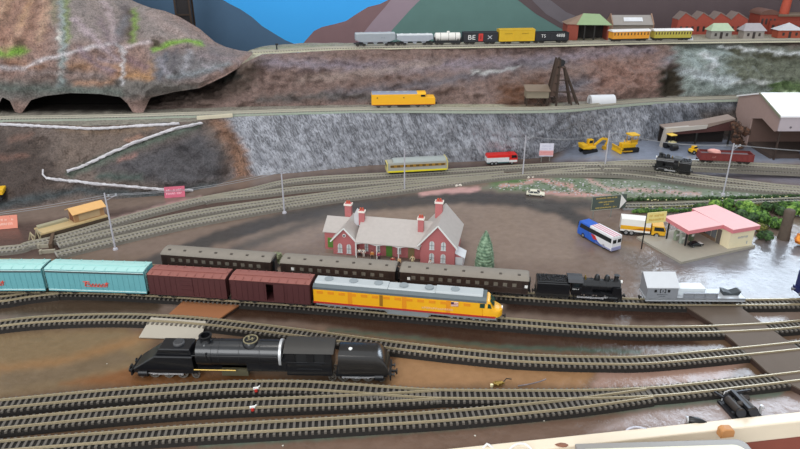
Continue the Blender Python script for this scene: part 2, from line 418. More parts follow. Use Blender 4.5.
def colour2(X, Y):
    regs = [
     ('line', [(260,62),(400,68),(560,58),(650,50)], 7, '#8f8590', 8), ('line', [(330,95),(430,84),(520,66),(560,62)], 6, '#6b6870', 7),
     ('line', [(300,80),(370,72),(440,62)], 5, '#9a8880', 6), ('line', [(560,88),(640,70),(680,55)], 7, '#7d7b84', 8),
     ('line', [(260,100),(330,96),(420,100)], 6, '#5f5a58', 5), ('line', [(470,74),(485,72),(520,68)], 2, '#c5c5c4', 2),
     ('poly', [(500,84),(545,80),(548,106),(498,106)], '#6b4a38', 9), ('poly', [(585,60),(660,58),(655,90),(600,95)], '#8d6d62', 12),
     ('poly', [(674,42),(725,42),(800,50),(800,98),(680,100)], '#8a9490', 8), ('poly', [(660,70),(680,66),(683,100),(660,101)], '#3a3226', 5),
     ('poly', [(735,45),(900,52),(900,95),(740,86),(725,66)], '#6e7263', 8),
     ('line', [(683,70),(700,75),(722,82),(735,80)], 6, '#d3dbe0', 5), ('line', [(705,55),(716,60),(712,68)], 4, '#dcdfe2', 4), ('line', [(735,82),(780,82)], 3, '#cfd2d0', 2),
     ('line', [(722,46),(770,52),(900,60)], 3, '#dfe2e4', 2), ('line', [(735,52),(770,57),(900,64)], 5, '#454332', 4), ('line', [(776,84),(796,86)], 3, '#8fb56f', 2),
     ('poly', [(770,82),(900,84),(900,97),(768,94)], '#53663f', 4), ('line', [(778,93),(796,92)], 2.4, '#cfe0b8', 2),
     ('poly', [(136,92),(205,84),(232,70),(222,86),(190,100),(136,112)], '#3a302b', 5), ('poly', [(190,96),(215,76),(240,60),(262,60),(250,90),(200,106),(140,109)], '#5f5048', 8), ('poly', [(212,74),(235,66),(240,78),(222,84)], '#3c3a34', 5),  # first poly paints in the shade under the mountain's overhanging lip
    ]
    return paint(X, Y, '#836d66', regs, 2.)
cx2 = cx[cx > 138]
wall('terrain_cliff', 46, cx2, BASE2, TOP2, lambda x, y: z1(x), lambda x: .185+.08*ss(205, 262, x), lambda s, x: s**1.15, disp2, colour2, rocks, 'upper mauve brown rock face below the top level track')
SH2B = [(-320,78),(205,78),(230,60),(250,50),(264,46),(300,43),(540,42),(570,34),(600,31),(1060,31)]
strip('terrain_plateau', TOP2, SH2B, lambda x: .185+.08*ss(205, 262, x), lambda X, Y: paint(X, Y, '#9b9582', [
    ('line', [(250,55),(330,51),(400,48.5),(570,44),(700,41)], 2.6, '#c9c7b4', 1.5), ('line', [(570,43),(650,41.5),(800,40)], 2, '#d9dadb', 1.5), ('line', [(260,50),(330,47)], 3, '#a3a882', 2)], .3), rocks, 'top level ground carrying the goods train and town', 14, cx[cx > 196])
# ---- the mountain with tunnel mouths
LIP = [(-320,97),(-30,96),(-12,110),(-4,110),(2,97),(10,101),(15.5,112),(22,113.5),(26,107),(31,100),(45,96),(70,93),(100,94),(120,97),(127,103),(133,113),(143,112.5),(147,105),(151,97.5),(175,92),(200,88),(225,76),(245,64),(264,54.6)]
LIPY = [(-320,1.655),(130,1.655),(143,1.655),(160,1.67),(200,1.695),(225,1.745),(262,1.835)]
RID = [(-320,-60),(60,-60),(100,-26),(125,-3),(138,3),(150,7.5),(165,11),(180,17),(200,29),(215,42),(226,47),(240,50.5),(264,53.6)]
RIDY = [(-320,2.06),(60,2.06),(125,1.97),(200,1.86),(230,1.84),(262,1.85)]
mx = np.arange(-320, 264.6, 1.3); mr = 100
V = np.empty((mr, len(mx), 3)); QX = np.empty((mr, len(mx))); QY = QX.copy()
for j, x in enumerate(mx):
    a, b = PY(x, interp(LIP, x), interp(LIPY, x)), PY(x, interp(RID, x), interp(RIDY, x))
    nb = 12
    for i in range(mr):
        if i >= mr-nb:
            k = (i-(mr-nb)+1)/nb; p = b+Vector((0, .07*k, -(b.z-.2)*k))
            QX[i, j], QY[i, j] = x, interp(RID, x)
        else:
            s = i/(mr-nb-1); p = a.lerp(b, s)
            w = ss(262, 190, x)
            yy = a.y+(b.y-a.y)*(s**1.7)
            py_ = interp(LIP, x)+(interp(RID, x)-interp(LIP, x))*s; p = PY(x, py_, yy)
            d = (.028*noise.fractal(Vector((p.x, p.y*.8, p.z))*8, .75, 2.1, 6)+.006*noise.noise(p*60)+.012*(.5-abs(noise.noise(Vector((p.x*22, p.y*22, p.z*12)))))+.02*math.sin(PI*s))*w*min(1, s*12+.15)*min(1, (1-s)*7)
            p.y -= d; p.z += .3*d
            QX[i, j], QY[i, j] = x, interp(LIP, x)+(interp(RID, x)-interp(LIP, x))*s
        V[i, j] = p
MT = [
 ('poly', [(-320,-70),(55,-70),(48,10),(40,50),(-320,55)], '#927264', 14),
 ('poly', [(40,-30),(130,-30),(160,8),(215,45),(262,54),(180,46),(120,40),(60,45)], '#857b78', 12),
 ('line', [(90,-10),(100,20),(120,32)], 14, '#8d807c', 10), ('line', [(10,0),(5,20),(-20,40)], 6, '#7b6152', 6), ('line', [(30,2),(18,30)], 5, '#a8876c', 5), ('line', [(50,5),(38,40)], 5, '#a58a76', 5),
 ('poly', [(-320,78),(60,80),(150,77),(200,84),(200,92),(120,101),(-320,102)], '#6b6662', 6),
 ('line', [(70,68),(110,64),(150,74)], 8, '#a07d64', 7), ('line', [(10,62),(40,68)], 7, '#9b7763', 6), ('line', [(120,75),(150,77),(152,62)], 5, '#a07a55', 4),
 ('poly', [(150,52),(215,48),(240,55),(200,80),(155,80)], '#6e6a6c', 8), ('line', [(166,54),(160,78)], 5, '#565860', 4), ('line', [(190,52),(182,76)], 5, '#8f8d92', 4),
 ('line', [(62,-4),(64,30),(61,84)], 6, '#8f9b9b', 5), ('line', [(66,-2),(68,40)], 4, '#75804f', 4), ('line', [(55,0),(54,20)], 5, '#7a7560', 5),
 ('poly', [(-5,52),(8,47),(24,46),(28,52),(20,56),(-5,57)], '#6f943a', 4), ('poly', [(12,42),(24,38),(26,44),(16,46)], '#4a3c2e', 3),
 ('line', [(0,68),(25,68),(38,61),(60,56),(90,47),(116,43)], 2.2, '#cfcbd0', 3), ('line', [(116,43),(124,52),(123,66),(122,84)], 2.2, '#d8d6da', 3), ('line', [(124,48),(135,44),(150,41)], 2.0, '#cdbfc2', 3),
 ('line', [(126,8),(124,30),(118,42)], 7, '#5e5658', 5), ('line', [(100,20),(108,36),(112,44)], 5, '#77696e', 5), ('line', [(36,0),(30,26),(16,42)], 4, '#7d5f50', 4), ('line', [(48,-5),(40,20)], 4, '#ab8a76', 4), ('line', [(-5,20),(12,-5)], 5, '#a98a74', 5),
 ('line', [(75,84),(110,82),(118,70)], 4, '#a5806a', 4), ('line', [(130,60),(145,68)], 6, '#7b6468', 5), ('line', [(100,58),(112,62)], 4, '#8f8087', 4), ('line', [(205,66),(222,70)], 3, '#a39aa0', 3), ('line', [(160,60),(168,74)], 4, '#8e8a92', 4), ('line', [(176,50),(172,70)], 4, '#4f4b50', 4),
 ('line', [(75,20),(100,44),(118,60)], 5, '#a39399', 5), ('line', [(100,-10),(112,20),(116,40)], 4, '#a8979a', 5), ('line', [(20,30),(5,50)], 4, '#b08f7c', 5), ('line', [(150,14),(172,30),(190,38)], 6, '#9b8a86', 6),  # pale strokes painted in as highlights along the rock ridges
 ('line', [(80,50),(95,64),(112,72)], 5, '#7c6a72', 5), ('line', [(28,74),(60,72),(100,76)], 5, '#8d7f7c', 5), ('line', [(0,88),(60,90),(120,92)], 5, '#5d6660', 5), ('line', [(200,56),(225,58),(240,62)], 5, '#85787a', 5), ('line', [(170,78),(200,72),(228,64)], 4, '#7f8488', 4),
 ('line', [(58,30),(60,40)], 3, '#c8c4be', 3),
 ('line', [(134,12),(135,24),(132,39)], 6, '#728a44', 4), ('line', [(129,12),(129,38)], 5, '#54483e', 4), ('line', [(126,20),(118,32)], 6, '#767478', 5),
 ('line', [(154,50),(165,45),(178,41),(190,41),(201,44)], 4, '#7ba046', 2.5), ('poly', [(152,40),(159,40),(160,47),(152,48)], '#4b4236', 2),
]
struct(grid_mesh('terrain_mountain', V, paint(*project(V), '#8c746c', MT, 1.0)*1.2, rocks), 'brown and mauve painted mountain with dark tunnel openings')
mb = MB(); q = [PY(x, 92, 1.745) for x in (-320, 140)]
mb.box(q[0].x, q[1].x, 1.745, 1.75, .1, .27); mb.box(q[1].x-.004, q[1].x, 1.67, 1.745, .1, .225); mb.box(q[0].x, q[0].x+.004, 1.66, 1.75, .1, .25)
struct(part('terrain_tunnel', mb, mat('tunnel_shade_black', '#0c0a09', .95, spec=.1)))  # walls added behind the mouths, blackened to paint in the tunnel's shade
# ---- white zigzag paths on the hillside (raised plaster strips)
def hill_point(px, py):
    yb, yt = interp(BASE1, px), interp(TOP1, px); s = (yb-py)/(yb-yt)
    a, b = P(px, yb, gz(px, yb)), P(px, yt, z1(px)); p = a.lerp(b, s); d = disp1(p, px, s)*min(1, s*9, (1-s)*9+.12)
    p.y -= d; p.z += .35*d; return p
chalk = mat('chalk_white_strip', '#c9c6ca', .85, 0, .35, 350, .6)
def path(pts, r):
    out = []
    for (x0, y0), (x1, y1) in zip(pts, pts[1:]):
        n = max(2, int(abs(x1-x0)/2.2))
        out += [hill_point(x0+(x1-x0)*k/n, y0+(y1-y0)*k/n)+Vector((0, -.002, .002)) for k in range(n)]
    out.append(hill_point(*pts[-1])+Vector((0, -.002, .002)))
    mb = MB().tube(out, r, 7)
    for i, v in enumerate(mb.v): mb.v[i] = v+Vector((noise.noise(v*260), noise.noise(v*260+Vector((5, 5, 5))), noise.noise(v*200+Vector((9, 1, 3)))))*r*.55
    return mb
for pts, r, lab in (([(-120,124.5),(0,125),(45,127.3),(90,129.5),(140,127),(180,124.3)], .0034, 'white strip of path along the top of the brown hillside'),
                    ([(202,123.5),(180,129),(150,139),(115,154),(90,165),(70,173)], .0037, 'white strip of path running diagonally down the brown hillside'),
                    ([(50,180),(80,183),(120,186.5),(160,190),(193,191)], .0034, 'white strip of path along the foot of the brown hillside'),
                    ([(45,172),(51,181)], .0022, 'short white stick on the hillside at the end of the lowest path')):
    tag(part('path_strip', path(pts, r), chalk), lab, 'path')
# ---- backdrop board with painted hills
BY = 2.36
def bq(px, py, off): return PY(px, py, BY-off)
mb = MB()
L, R = PY(-330, 0, BY).x, PY(1120, 0, BY).x
mb.box(L, R, BY, BY+.006, .0, .56)
def pane(pts, off, m):
    mb.m = m; mb.poly([bq(x, y, off) for x, y in pts])
def clampy(pts): return pts
top = -58
pane([(-320,62),(-320,top),(190,top),(204,-30),(218,-3),(230,4),(240,9),(252,17),(262,26),(275,34),(285,40),(297,45),(297,62)], .0010, 1)
pane([(300,62),(301,46),(306,40),(314,31),(322,27),(335,24),(346,21),(358,13),(368,7),(380,4),(388,0),(400,-20),(420,top),(560,top),(560,62)], .0010, 2)
pane([(350,62),(358,40),(372,22),(386,6),(400,-12),(425,top),(560,top),(560,62)], .0016, 3)
pane([(376,62),(392,30),(410,10),(420,0),(440,-22),(480,top),(620,top),(620,62)], .0022, 4)
pane([(600,62),(592,40),(560,28),(536,14),(518,0),(500,-20),(480,top),(1110,top),(1110,62)], .0028, 5)
pane([(592,62),(596,44),(600,40),(570,28),(546,14),(528,-4),(545,-4),(566,12),(590,22),(640,33),(640,62)], .0034, 6)
bd = [mat('painted_sky_blue', '#3cb0ff', .7, 0, .04, 6), mat('painted_slate_hill', '#4d6a86', .8, 0, .08, 20), mat('painted_rust_hill', '#876a6d', .8, 0, .1, 20),
      mat('painted_mauve_hill', '#a08d98', .8, 0, .08, 20), mat('painted_green_hill', '#638580', .8, 0, .1, 20), mat('painted_dark_brown_hill', '#605255', .8, 0, .1, 20), mat('painted_grey_mauve_ridge', '#716a70', .8, 0, .1, 20)]
struct(part('backdrop', mb, bd, None, None), 'painted backdrop board of blue sky and dark hills')
# ---- room shell: back wall with the big window, right wall, floor
wm = mat('room_wall_paint', '#7d766c', .8, 0, .04, 8)
WX0, WX1, WZ0, WZ1, WYB = 1.40, 2.75, .78, 2.15, 3.05
mb = MB(); mb.box(-2.6, WX0, WYB, WYB+.1, -.85, 2.5); mb.box(WX1, 3.1, WYB, WYB+.1, -.85, 2.5); mb.box(WX0, WX1, WYB, WYB+.1, -.85, WZ0); mb.box(WX0, WX1, WYB, WYB+.1, WZ1, 2.5)
struct(part('wall_back', mb, wm, None, None))
mb = MB(); mb.box(3.0, 3.1, -.6, WYB, -.85, 2.5); struct(part('wall_right', mb, wm, None, None))
mb = MB(); mb.box(-2.6, 3.1, -.6, WYB+.1, -.9, -.85); struct(part('floor', mb, mat('room_floor_boards', '#6b5a48', .6, 0, .2, 10), None, None))
w = link('window_1', None); struct(w)
mb = MB()
for a, b in ((WX0, WX0+.04), (WX1-.04, WX1), ((WX0+WX1)/2-.02, (WX0+WX1)/2+.02)): mb.box(a, b, WYB-.01, WYB+.05, WZ0, WZ1)
for a, b in ((WZ0, WZ0+.04), (WZ1-.04, WZ1)): mb.box(WX0, WX1, WYB-.01, WYB+.05, a, b)
part('window_frame', mb, WHITE, w, None)
# ---- front rim and fascia
fa, fb = Vector(V[0, 0]), None
def fl(px): return P(px, front_line(px), 0)
A, B = fl(-260), fl(1060); d = (B-A).normalized(); nrm = Vector((d.y, -d.x, 0))
mb = MB(); mb.T = Matrix.Translation(A) @ Matrix.Rotation(math.atan2(d.y, d.x), 4, 'Z'); LL = (B-A).length
mb.box(0, LL, -.017, 0, -.02, .006)
struct(part('trim_1', mb, mat('cream_rim_paint', '#ecdcc4', .35, 0, .05, 30), None, None, .0015), 'cream painted front rim of the table')
mb = MB(); mb.T = Matrix.Translation(A) @ Matrix.Rotation(math.atan2(d.y, d.x), 4, 'Z'); mb.box(0, LL, -.016, -.004, -.16, -.0205)
struct(part('trim_2', mb, mat('red_brown_fascia', '#8c4a3c', .5, 0, .08, 30), None, None), 'red brown board under the front rim')
# ================================================================== TRACKS
def catmull(pts, step):
    pts = [Vector(p) for p in pts]; out = []
    for i in range(len(pts)-1):
        p0, p1, p2, p3 = pts[max(i-1, 0)], pts[i], pts[i+1], pts[min(i+2, len(pts)-1)]
        n = max(1, int((p2-p1).length/step))
        for k in range(n):
            t = k/n
            out.append(.5*((2*p1)+(p2-p0)*t+(2*p0-5*p1+4*p2-p3)*t*t+(3*p1-p0-3*p2+p3)*t**3))
    out.append(pts[-1]); return out
TZ = .0125       # rail top above the ground
def track(name, pts, label, zf=gz, bed=BED, bedw=.0125, pitch=.0077, slen=.0290, rail=RAIL, h=TZ, group=None, sleep=None, k=0):
    W = [P(x, y, zf(x, y)+h) - Vector((0, 0, h)) for x, y in pts]
    c = catmull(W, .008)
    root = thing(name, label, 'railway track', (0,0,0), 0, group)
    e = k*.00012
    mb = MB(); hb = h-.0050
    if hb > .001:
        mb.sweep(c, [(-bedw-.0015, -.002), (bedw+.0015, -.002), (bedw, hb+e), (-bedw, hb+e)]); part('track_bed', mb, bed, root, None)
    for s in (-1, 1):
        mb = MB(); o = s*.0083
        mb.sweep(c, [(o-.0010, h-.0030), (o+.0010, h-.0030), (o+.0007, h+e), (o-.0007, h+e)]); part('rail', mb, rail, root, None)
    # sleepers, one moulded strip
    mb = MB(); acc = 0.
    for a, b in zip(c, c[1:]):
        d = b-a; L = d.length; d2 = Vector((d.x, d.y, 0)).normalized(); n = Vector((-d2.y, d2.x, 0))
        while acc < L:
            p = a+d*(acc/L); w = .00155
            q = [p-n*slen/2-d2*w, p+n*slen/2-d2*w, p+n*slen/2+d2*w, p-n*slen/2+d2*w]
            lo = [mb.av(v+Vector((0,0,hb-.0005))) for v in q]; hi = [mb.av(v+Vector((0,0,hb+.0022+e))) for v in q]
            mb.face(hi)
            for kk in range(4): mb.face((lo[kk], lo[(kk+1) % 4], hi[(kk+1) % 4], hi[kk]))
            acc += pitch
        acc -= L
    part('sleeper_strip', mb, sleep or SLEEP, root, None)
    return c
A_ = [(-120,414),(-60,408.5),(0,403),(100,393.5),(200,386),(250,384.2),(300,384.2),(350,387),(400,390.8),(440,393),(540,393.5),(590,393.2),(650,391),(700,386.5),(800,375),(900,362)]
B_ = [(-120,433),(-60,428.5),(0,423),(100,413),(200,405),(300,400.5),(340,399),(400,395.8),(440,393.3)]
C_ = [(-120,458),(-60,451),(0,445),(100,437),(200,429.5),(340,421.5),(450,414.5),(550,405.3),(600,399.3),(650,392.2)]
D_ = [(-200,352),(-100,336),(0,322.5),(50,317.8),(110,316),(160,317.3),(200,320),(250,325.5),(300,331.8),(400,345),(500,355.5),(560,358.6),(600,359.4),(640,359.3),(700,354.5),(800,344.5),(900,333)]
E_ = [(-200,296),(-60,290),(0,289),(50,289.4),(100,290),(150,292.3),(220,296.7),(310,303),(400,311),(500,319.7),(560,324.5),(600,327),(640,328.8),(700,328.6),(760,326),(800,323),(900,314)]
F_ = [(-200,262),(-60,260),(0,260.5),(100,263.5),(160,267),(273,275.5),(400,285.2),(530,294.6),(600,298.9),(640,300.6),(700,301.6),(800,300.8),(900,297)]
flat = lambda x, y: 0.
cA = track('railway_track', A_, 'front track nearest the long black engine, running off past the dark point motor', flat)
cB = track('railway_track', B_, 'middle one of three front tracks, joining the track behind it at a set of points', flat, k=1)
cC = track('railway_track', C_, 'frontmost track, nearest the table rim, curving in to join the others', flat, k=2)
cD = track('railway_track', D_, 'single curved track behind the long black engine, crossing the end of the grey card', flat)
cE = track('railway_track', E_, 'track carrying the yellow diesel, brown boxcars and teal wagons', flat)
cF = track('railway_track', F_, 'track carrying the brown passenger coaches and black steam engine', flat)
gk = dict(bed=PALEBED, h=.0105, bedw=.0125, slen=.0270, sleep=mat('pale_sleeper', '#96918a', .8, 0, .15, 300), rail=mat('tan_rail', '#b6b0a0', .4, .3))
track('railway_track', [(113,220.7),(150,210.5),(200,198.5),(250,189),(300,178.8),(400,172.8),(500,166.8),(560,163.6),(620,163),(700,165.6),(800,170),(920,174)], 'rear track under the grey railcar, at the foot of the grey cliff', **gk)
track('railway_track', [(203,199),(215,196.5),(260,192),(310,186.2),(400,179.6),(450,176.4),(505,172)], 'short track between the railcar track and the front pair of upper tracks', k=1, **gk)
track('railway_track', [(58,243),(110,230.5),(200,211),(310,195.5),(400,184.5),(450,180),(490,175.5)], 'upper track of the pair running down to the stub ends beside the goods platform', k=2, **gk)
track('railway_track', [(56,252.5),(110,239.5),(200,219.5),(310,200.6),(400,188.6),(450,181.7),(510,174.2),(560,171.3),(610,171.4),(650,174.8),(710,183),(800,190.5),(900,195)], 'outer curved track running around the garden bank and past the wire poles', **gk)
track('railway_track', [(545,171.5),(575,168.3),(610,166.8),(655,169.6),(690,174.3),(740,180.5),(800,187),(900,192)], 'track with the small black tender engine beside the yard', k=1, **gk)
track('railway_track', [(600,163.5),(640,161),(700,161.3),(760,164),(830,168),(920,172)], 'yard siding under the red brown open wagon', k=2, **gk)
track('railway_track', [(-160,255),(0,248),(30,242.5),(60,236),(110,221.5),(125,217)], 'stub track in front of the goods platform', k=1, **gk)
track('railway_track', [(-160,302),(-60,300),(0,298),(30,293.5),(60,290)], 'diverging track joining in front of the teal wagons', flat, k=2)
z1f = lambda x, y: z1(x)
gk1 = dict(bed=mat('green_grey_bed', '#98a092', .9, 0, .2, 200), h=.0085, bedw=.015, slen=.027, sleep=gk['sleep'], rail=gk['rail'])
track('railway_track', [(-260,122),(-60,119.5),(0,116.8),(60,116),(130,114.6),(180,113),(230,111.6),(330,108.6),(400,107.5),(480,108),(560,107),(610,102.8),(660,99),(745,96.4),(800,94.6),(950,90)], 'middle level track leaving the tunnel and passing under the yellow diesel', z1f, **gk1)
track('railway_track', [(252,50.5),(300,48),(330,46.7),(400,45.2),(500,43.7),(560,42.6),(640,40.5),(700,39.7),(800,38.6),(950,37.4)], 'top level track under the row of goods wagons', lambda x, y: Z2, h=.0065, bedw=.016, bed=mat('cream_bed', '#bdb9a2', .9, 0, .15, 200), sleep=gk['sleep'], rail=gk['rail'])
# narrow overgrown track with tufts
cH = track('railway_track', [(622,204.5),(660,204),(720,202),(800,198.5),(900,194)], 'pale grey overgrown track between two rows of green tufts', bed=mat('grey_bed', '#8b8c8e', .9, 0, .1, 200), h=.0085, bedw=.012, slen=.02, sleep=mat('dark_sleeper', '#4a4a45', .8), rail=gk['rail'])
# ================================================================== VEHICLES
def bogie(root, x, wb=.024, r=.0056, g=.0083, m=None, wm=None, z0=0.):
    m = m or DARK
    mb = MB()
    for s in (-1, 1):
        mb.prism([(x-wb*.78, z0+.0050), (x+wb*.78, z0+.0050), (x+wb*.78, z0+.0075), (x+wb*.3, z0+.0085), (x-wb*.3, z0+.0085), (x-wb*.78, z0+.0075)], s*(g+.0028)-.0006, s*(g+.0028)+.0006)
        for k in (-1, 0, 1): mb.box(x+k*wb*.5-.0017, x+k*wb*.5+.0017, s*(g+.0036)-.0008, s*(g+.0036)+.0008, z0+.0035, z0+.0072)
    mb.box(x-.003, x+.003, -g-.002, g+.002, z0+.006, z0+.0095)
    b = part('bogie', mb, m, root, None)
    for k in (-1, 1):
        mb = MB(); xx = x+k*wb/2
        mb.cyl((xx, -g, z0+r), (xx, g, z0+r), .001, n=6)
        for s in (-1, 1):
            mb.cyl((xx, s*g-.0011, z0+r), (xx, s*g+.0011, z0+r), r, n=16)
            mb.cyl((xx, s*(g-.0008)-.0004, z0+r), (xx, s*(g-.0008)+.0004, z0+r), r+.0006, n=16)
        part('wheelset', mb, wm or mat('dull_wheel', '#5a544d', .45, .5), b)
    return b
def couplers(root, L, z=.0085):
    for s in (-1, 1):
        mb = MB(); mb.box(min(s*L/2, s*(L/2+.004)), max(s*L/2, s*(L/2+.004)), -.0012, .0012, z-.001, z+.001); mb.box(s*(L/2+.004)-.001, s*(L/2+.004)+.001, -.003, .003, z-.002, z+.002)
        part('coupler', mb, DARK, root, None)
def boxcar(name, label, loc, rz, L, mb_, mr_, W=.0335, H=.036, group=None, door=False, open_=False, detail=True, peak=.0025, zb=.0095):
    r = thing(name, label, 'railway wagon', loc, rz, group)
    x, w = L/2, W/2
    mb = MB()
    if open_:   # door opening in the near side: walls built around it
        for y0, y1 in ((-w, -w+.001), (w-.001, w)):
            if y0 < 0:
                mb.box(-x, -.006, y0, y1, zb, zb+H); mb.box(.006, x, y0, y1, zb, zb+H); mb.box(-.006, .006, y0, y1, zb+H-.004, zb+H)
            else: mb.box(-x, x, y0, y1, zb, zb+H)
        mb.box(-x, -x+.001, -w, w, zb, zb+H); mb.box(x-.001, x, -w, w, zb, zb+H); mb.box(-x, x, -w, w, zb, zb+.001)
    else: mb.box(-x, x, -w, w, zb, zb+H)
    n = max(4, int(L/.009))
    for k in range(n+1):
        xx = -x+L*k/n
        if open_ and abs(xx) < .008: continue
        for s in (-1, 1): mb.box(xx-.0004, xx+.0004, s*w-.0005, s*w+.0005, zb, zb+H)
    mb.box(-x, x, -w-.0006, w+.0006, zb, zb+.002); mb.box(-x, x, -w-.0006, w+.0006, zb+H-.0015, zb+H)
    part('body', mb, mb_, r, None)
    mb = MB(); mb.prism([(-w-.001, zb+H), (w+.001, zb+H), (w+.001, zb+H+.0006), (w*.5, zb+H+peak*.8), (0, zb+H+peak), (-w*.5, zb+H+peak*.8), (-w-.001, zb+H+.0006)], -x-.0006, x+.0006, 'x')
    if detail:
        for k in range(9): mb.box(-x+L*(k+.5)/9-.0004, -x+L*(k+.5)/9+.0004, -w, w, zb+H, zb+H+peak*.6+.0008)
    rf = part('roof', mb, mr_, r, None)
    mb = MB(); mb.box(-x*.97, x*.97, -.0035, .0035, zb+H+peak, zb+H+peak+.001); part('roof_walk', mb, mr_, rf, None)
    if door:
        for s in (-1, 1):
            if open_ and s < 0:
                mb = MB(); mb.box(.0075, .0235, s*w-.0012, s*w-.0004, zb+.001, zb+H-.003); part('door', mb, mb_, r, None)
                continue
            mb = MB(); mb.box(-.010, .010, s*w-.001, s*w+.001, zb+.001, zb+H-.002)
            for k in range(4): mb.box(-.010, .010, s*w-.0015, s*w+.0015, zb+.004+k*.008, zb+.0048+k*.008)
            part('door', mb, mb_, r, None)
    mb = MB(); mb.box(-x*.95, x*.95, -.004, .004, zb-.003, zb)
    if detail: mb.box(-.02, .02, -w*.8, w*.8, zb-.004, zb-.001)
    part('underframe', mb, DARK, r, None)
    bx = x-.024 if L > .1 else x*.6
    for s in (-1, 1): bogie(r, s*bx, min(.024, L*.17))
    couplers(r, L)
    return r
RZ = TZ
TEAL, TEALR = mat('teal_paint', '#6aabb2', .45, 0, .06), mat('pale_teal_roof', '#a9d6d2', .4, 0, .05)
BOX, BOXR = mat('oxide_brown', '#4f2728', .6, 0, .12), mat('oxide_roof', '#8f5850', .6, 0, .1)
redscr = mat('red_script', '#d4503f', .5)
def squiggle(root, w, h, y, zc, m, name='script_lettering'):
    """red flowing script, unreadable in the photograph"""
    mb = MB()
    mb.tube([(-w*.5, y, zc+h*.45), (-w*.36, y, zc+h*.5), (-w*.24, y, zc+h*.42)], h*.11, 5); mb.tube([(-w*.38, y, zc+h*.5), (-w*.41, y, zc), (-w*.44, y, zc-h*.5)], h*.13, 5); mb.tube([(-w*.45, y, zc+h*.05), (-w*.3, y, zc+h*.05)], h*.09, 5)
    pts = []
    for k in range(50):
        t = k/49; pts.append((-w*.3+w*.72*t, y, zc-h*.18+h*.26*math.sin(t*2*PI*5.5)))
    mb.tube(pts, h*.1, 5)
    mb.tube([(w*.43, y, zc+h*.5), (w*.43, y, zc-h*.4)], h*.1, 5); mb.tube([(w*.34, y, zc+h*.2), (w*.5, y, zc+h*.22)], h*.08, 5)
    mb.tube([(-w*.44, y, zc-h*.5), (0, y, zc-h*.58), (w*.42, y, zc-h*.5)], h*.06, 5)
    return part(name, mb, m, root, None)
def teal(label, x1, y1, x2, y2):
    loc, rz, L = ends(x1, y1, x2, y2, RZ)
    r = boxcar('boxcar', label, loc, rz, L, TEAL, TEALR, W=.034, H=.040, group='teal boxcars')
    squiggle(r, L*.26, .0085, -.0178, .0245, redscr, )
    mb = MB(); w = .0176
    mb.box(-L/2, L/2, -w, -w+.0012, .0465, .0478); mb.box(-L/2, L/2, -w-.0002, -w+.001, .0115, .0128); part('edge_stripe', mb, mat('pale_stripe', '#cfe8e6', .5), r, None)
    mb = MB(); mb.box(-L/2, L/2, -w-.0004, -w+.001, .0440, .0462); part('eave_shade_band', mb, mat('eave_shade', '#3c4a4c', .6), r, None, label='dark band painted as shade under the roof edge')  # dark strip added for the shade below the roof overhang
    for s in (-1, 1):
        mb = MB(); xe = s*(L/2+.0008)
        for y in (-.012, -.006): mb.bar((xe, y, .012), (xe, y, .048), .0007)
        for k in range(7): mb.bar((xe, -.012, .014+k*.005), (xe, -.006, .014+k*.005), .0006)
        part('ladder', mb, TEALR, r, None)
teal('teal boxcar with red script, cut off at the picture edge', -50, 290.5, 52, 290.5)
teal('teal boxcar with red script coupled to the brown boxcars', 56.5, 290.3, 152, 293.4)
loc, rz, L = ends(156, 293.8, 231.5, 298.6, RZ); boxcar('boxcar', 'brown boxcar with closed door coupled to the teal boxcar', loc, rz, L, BOX, BOXR, H=.036, door=True, group='brown boxcars')
loc, rz, L = ends(236, 298.9, 313.5, 304.4, RZ); boxcar('boxcar', 'brown boxcar with an open door behind the long yellow diesel', loc, rz, L, BOX, BOXR, H=.036, door=True, open_=True, group='brown boxcars')
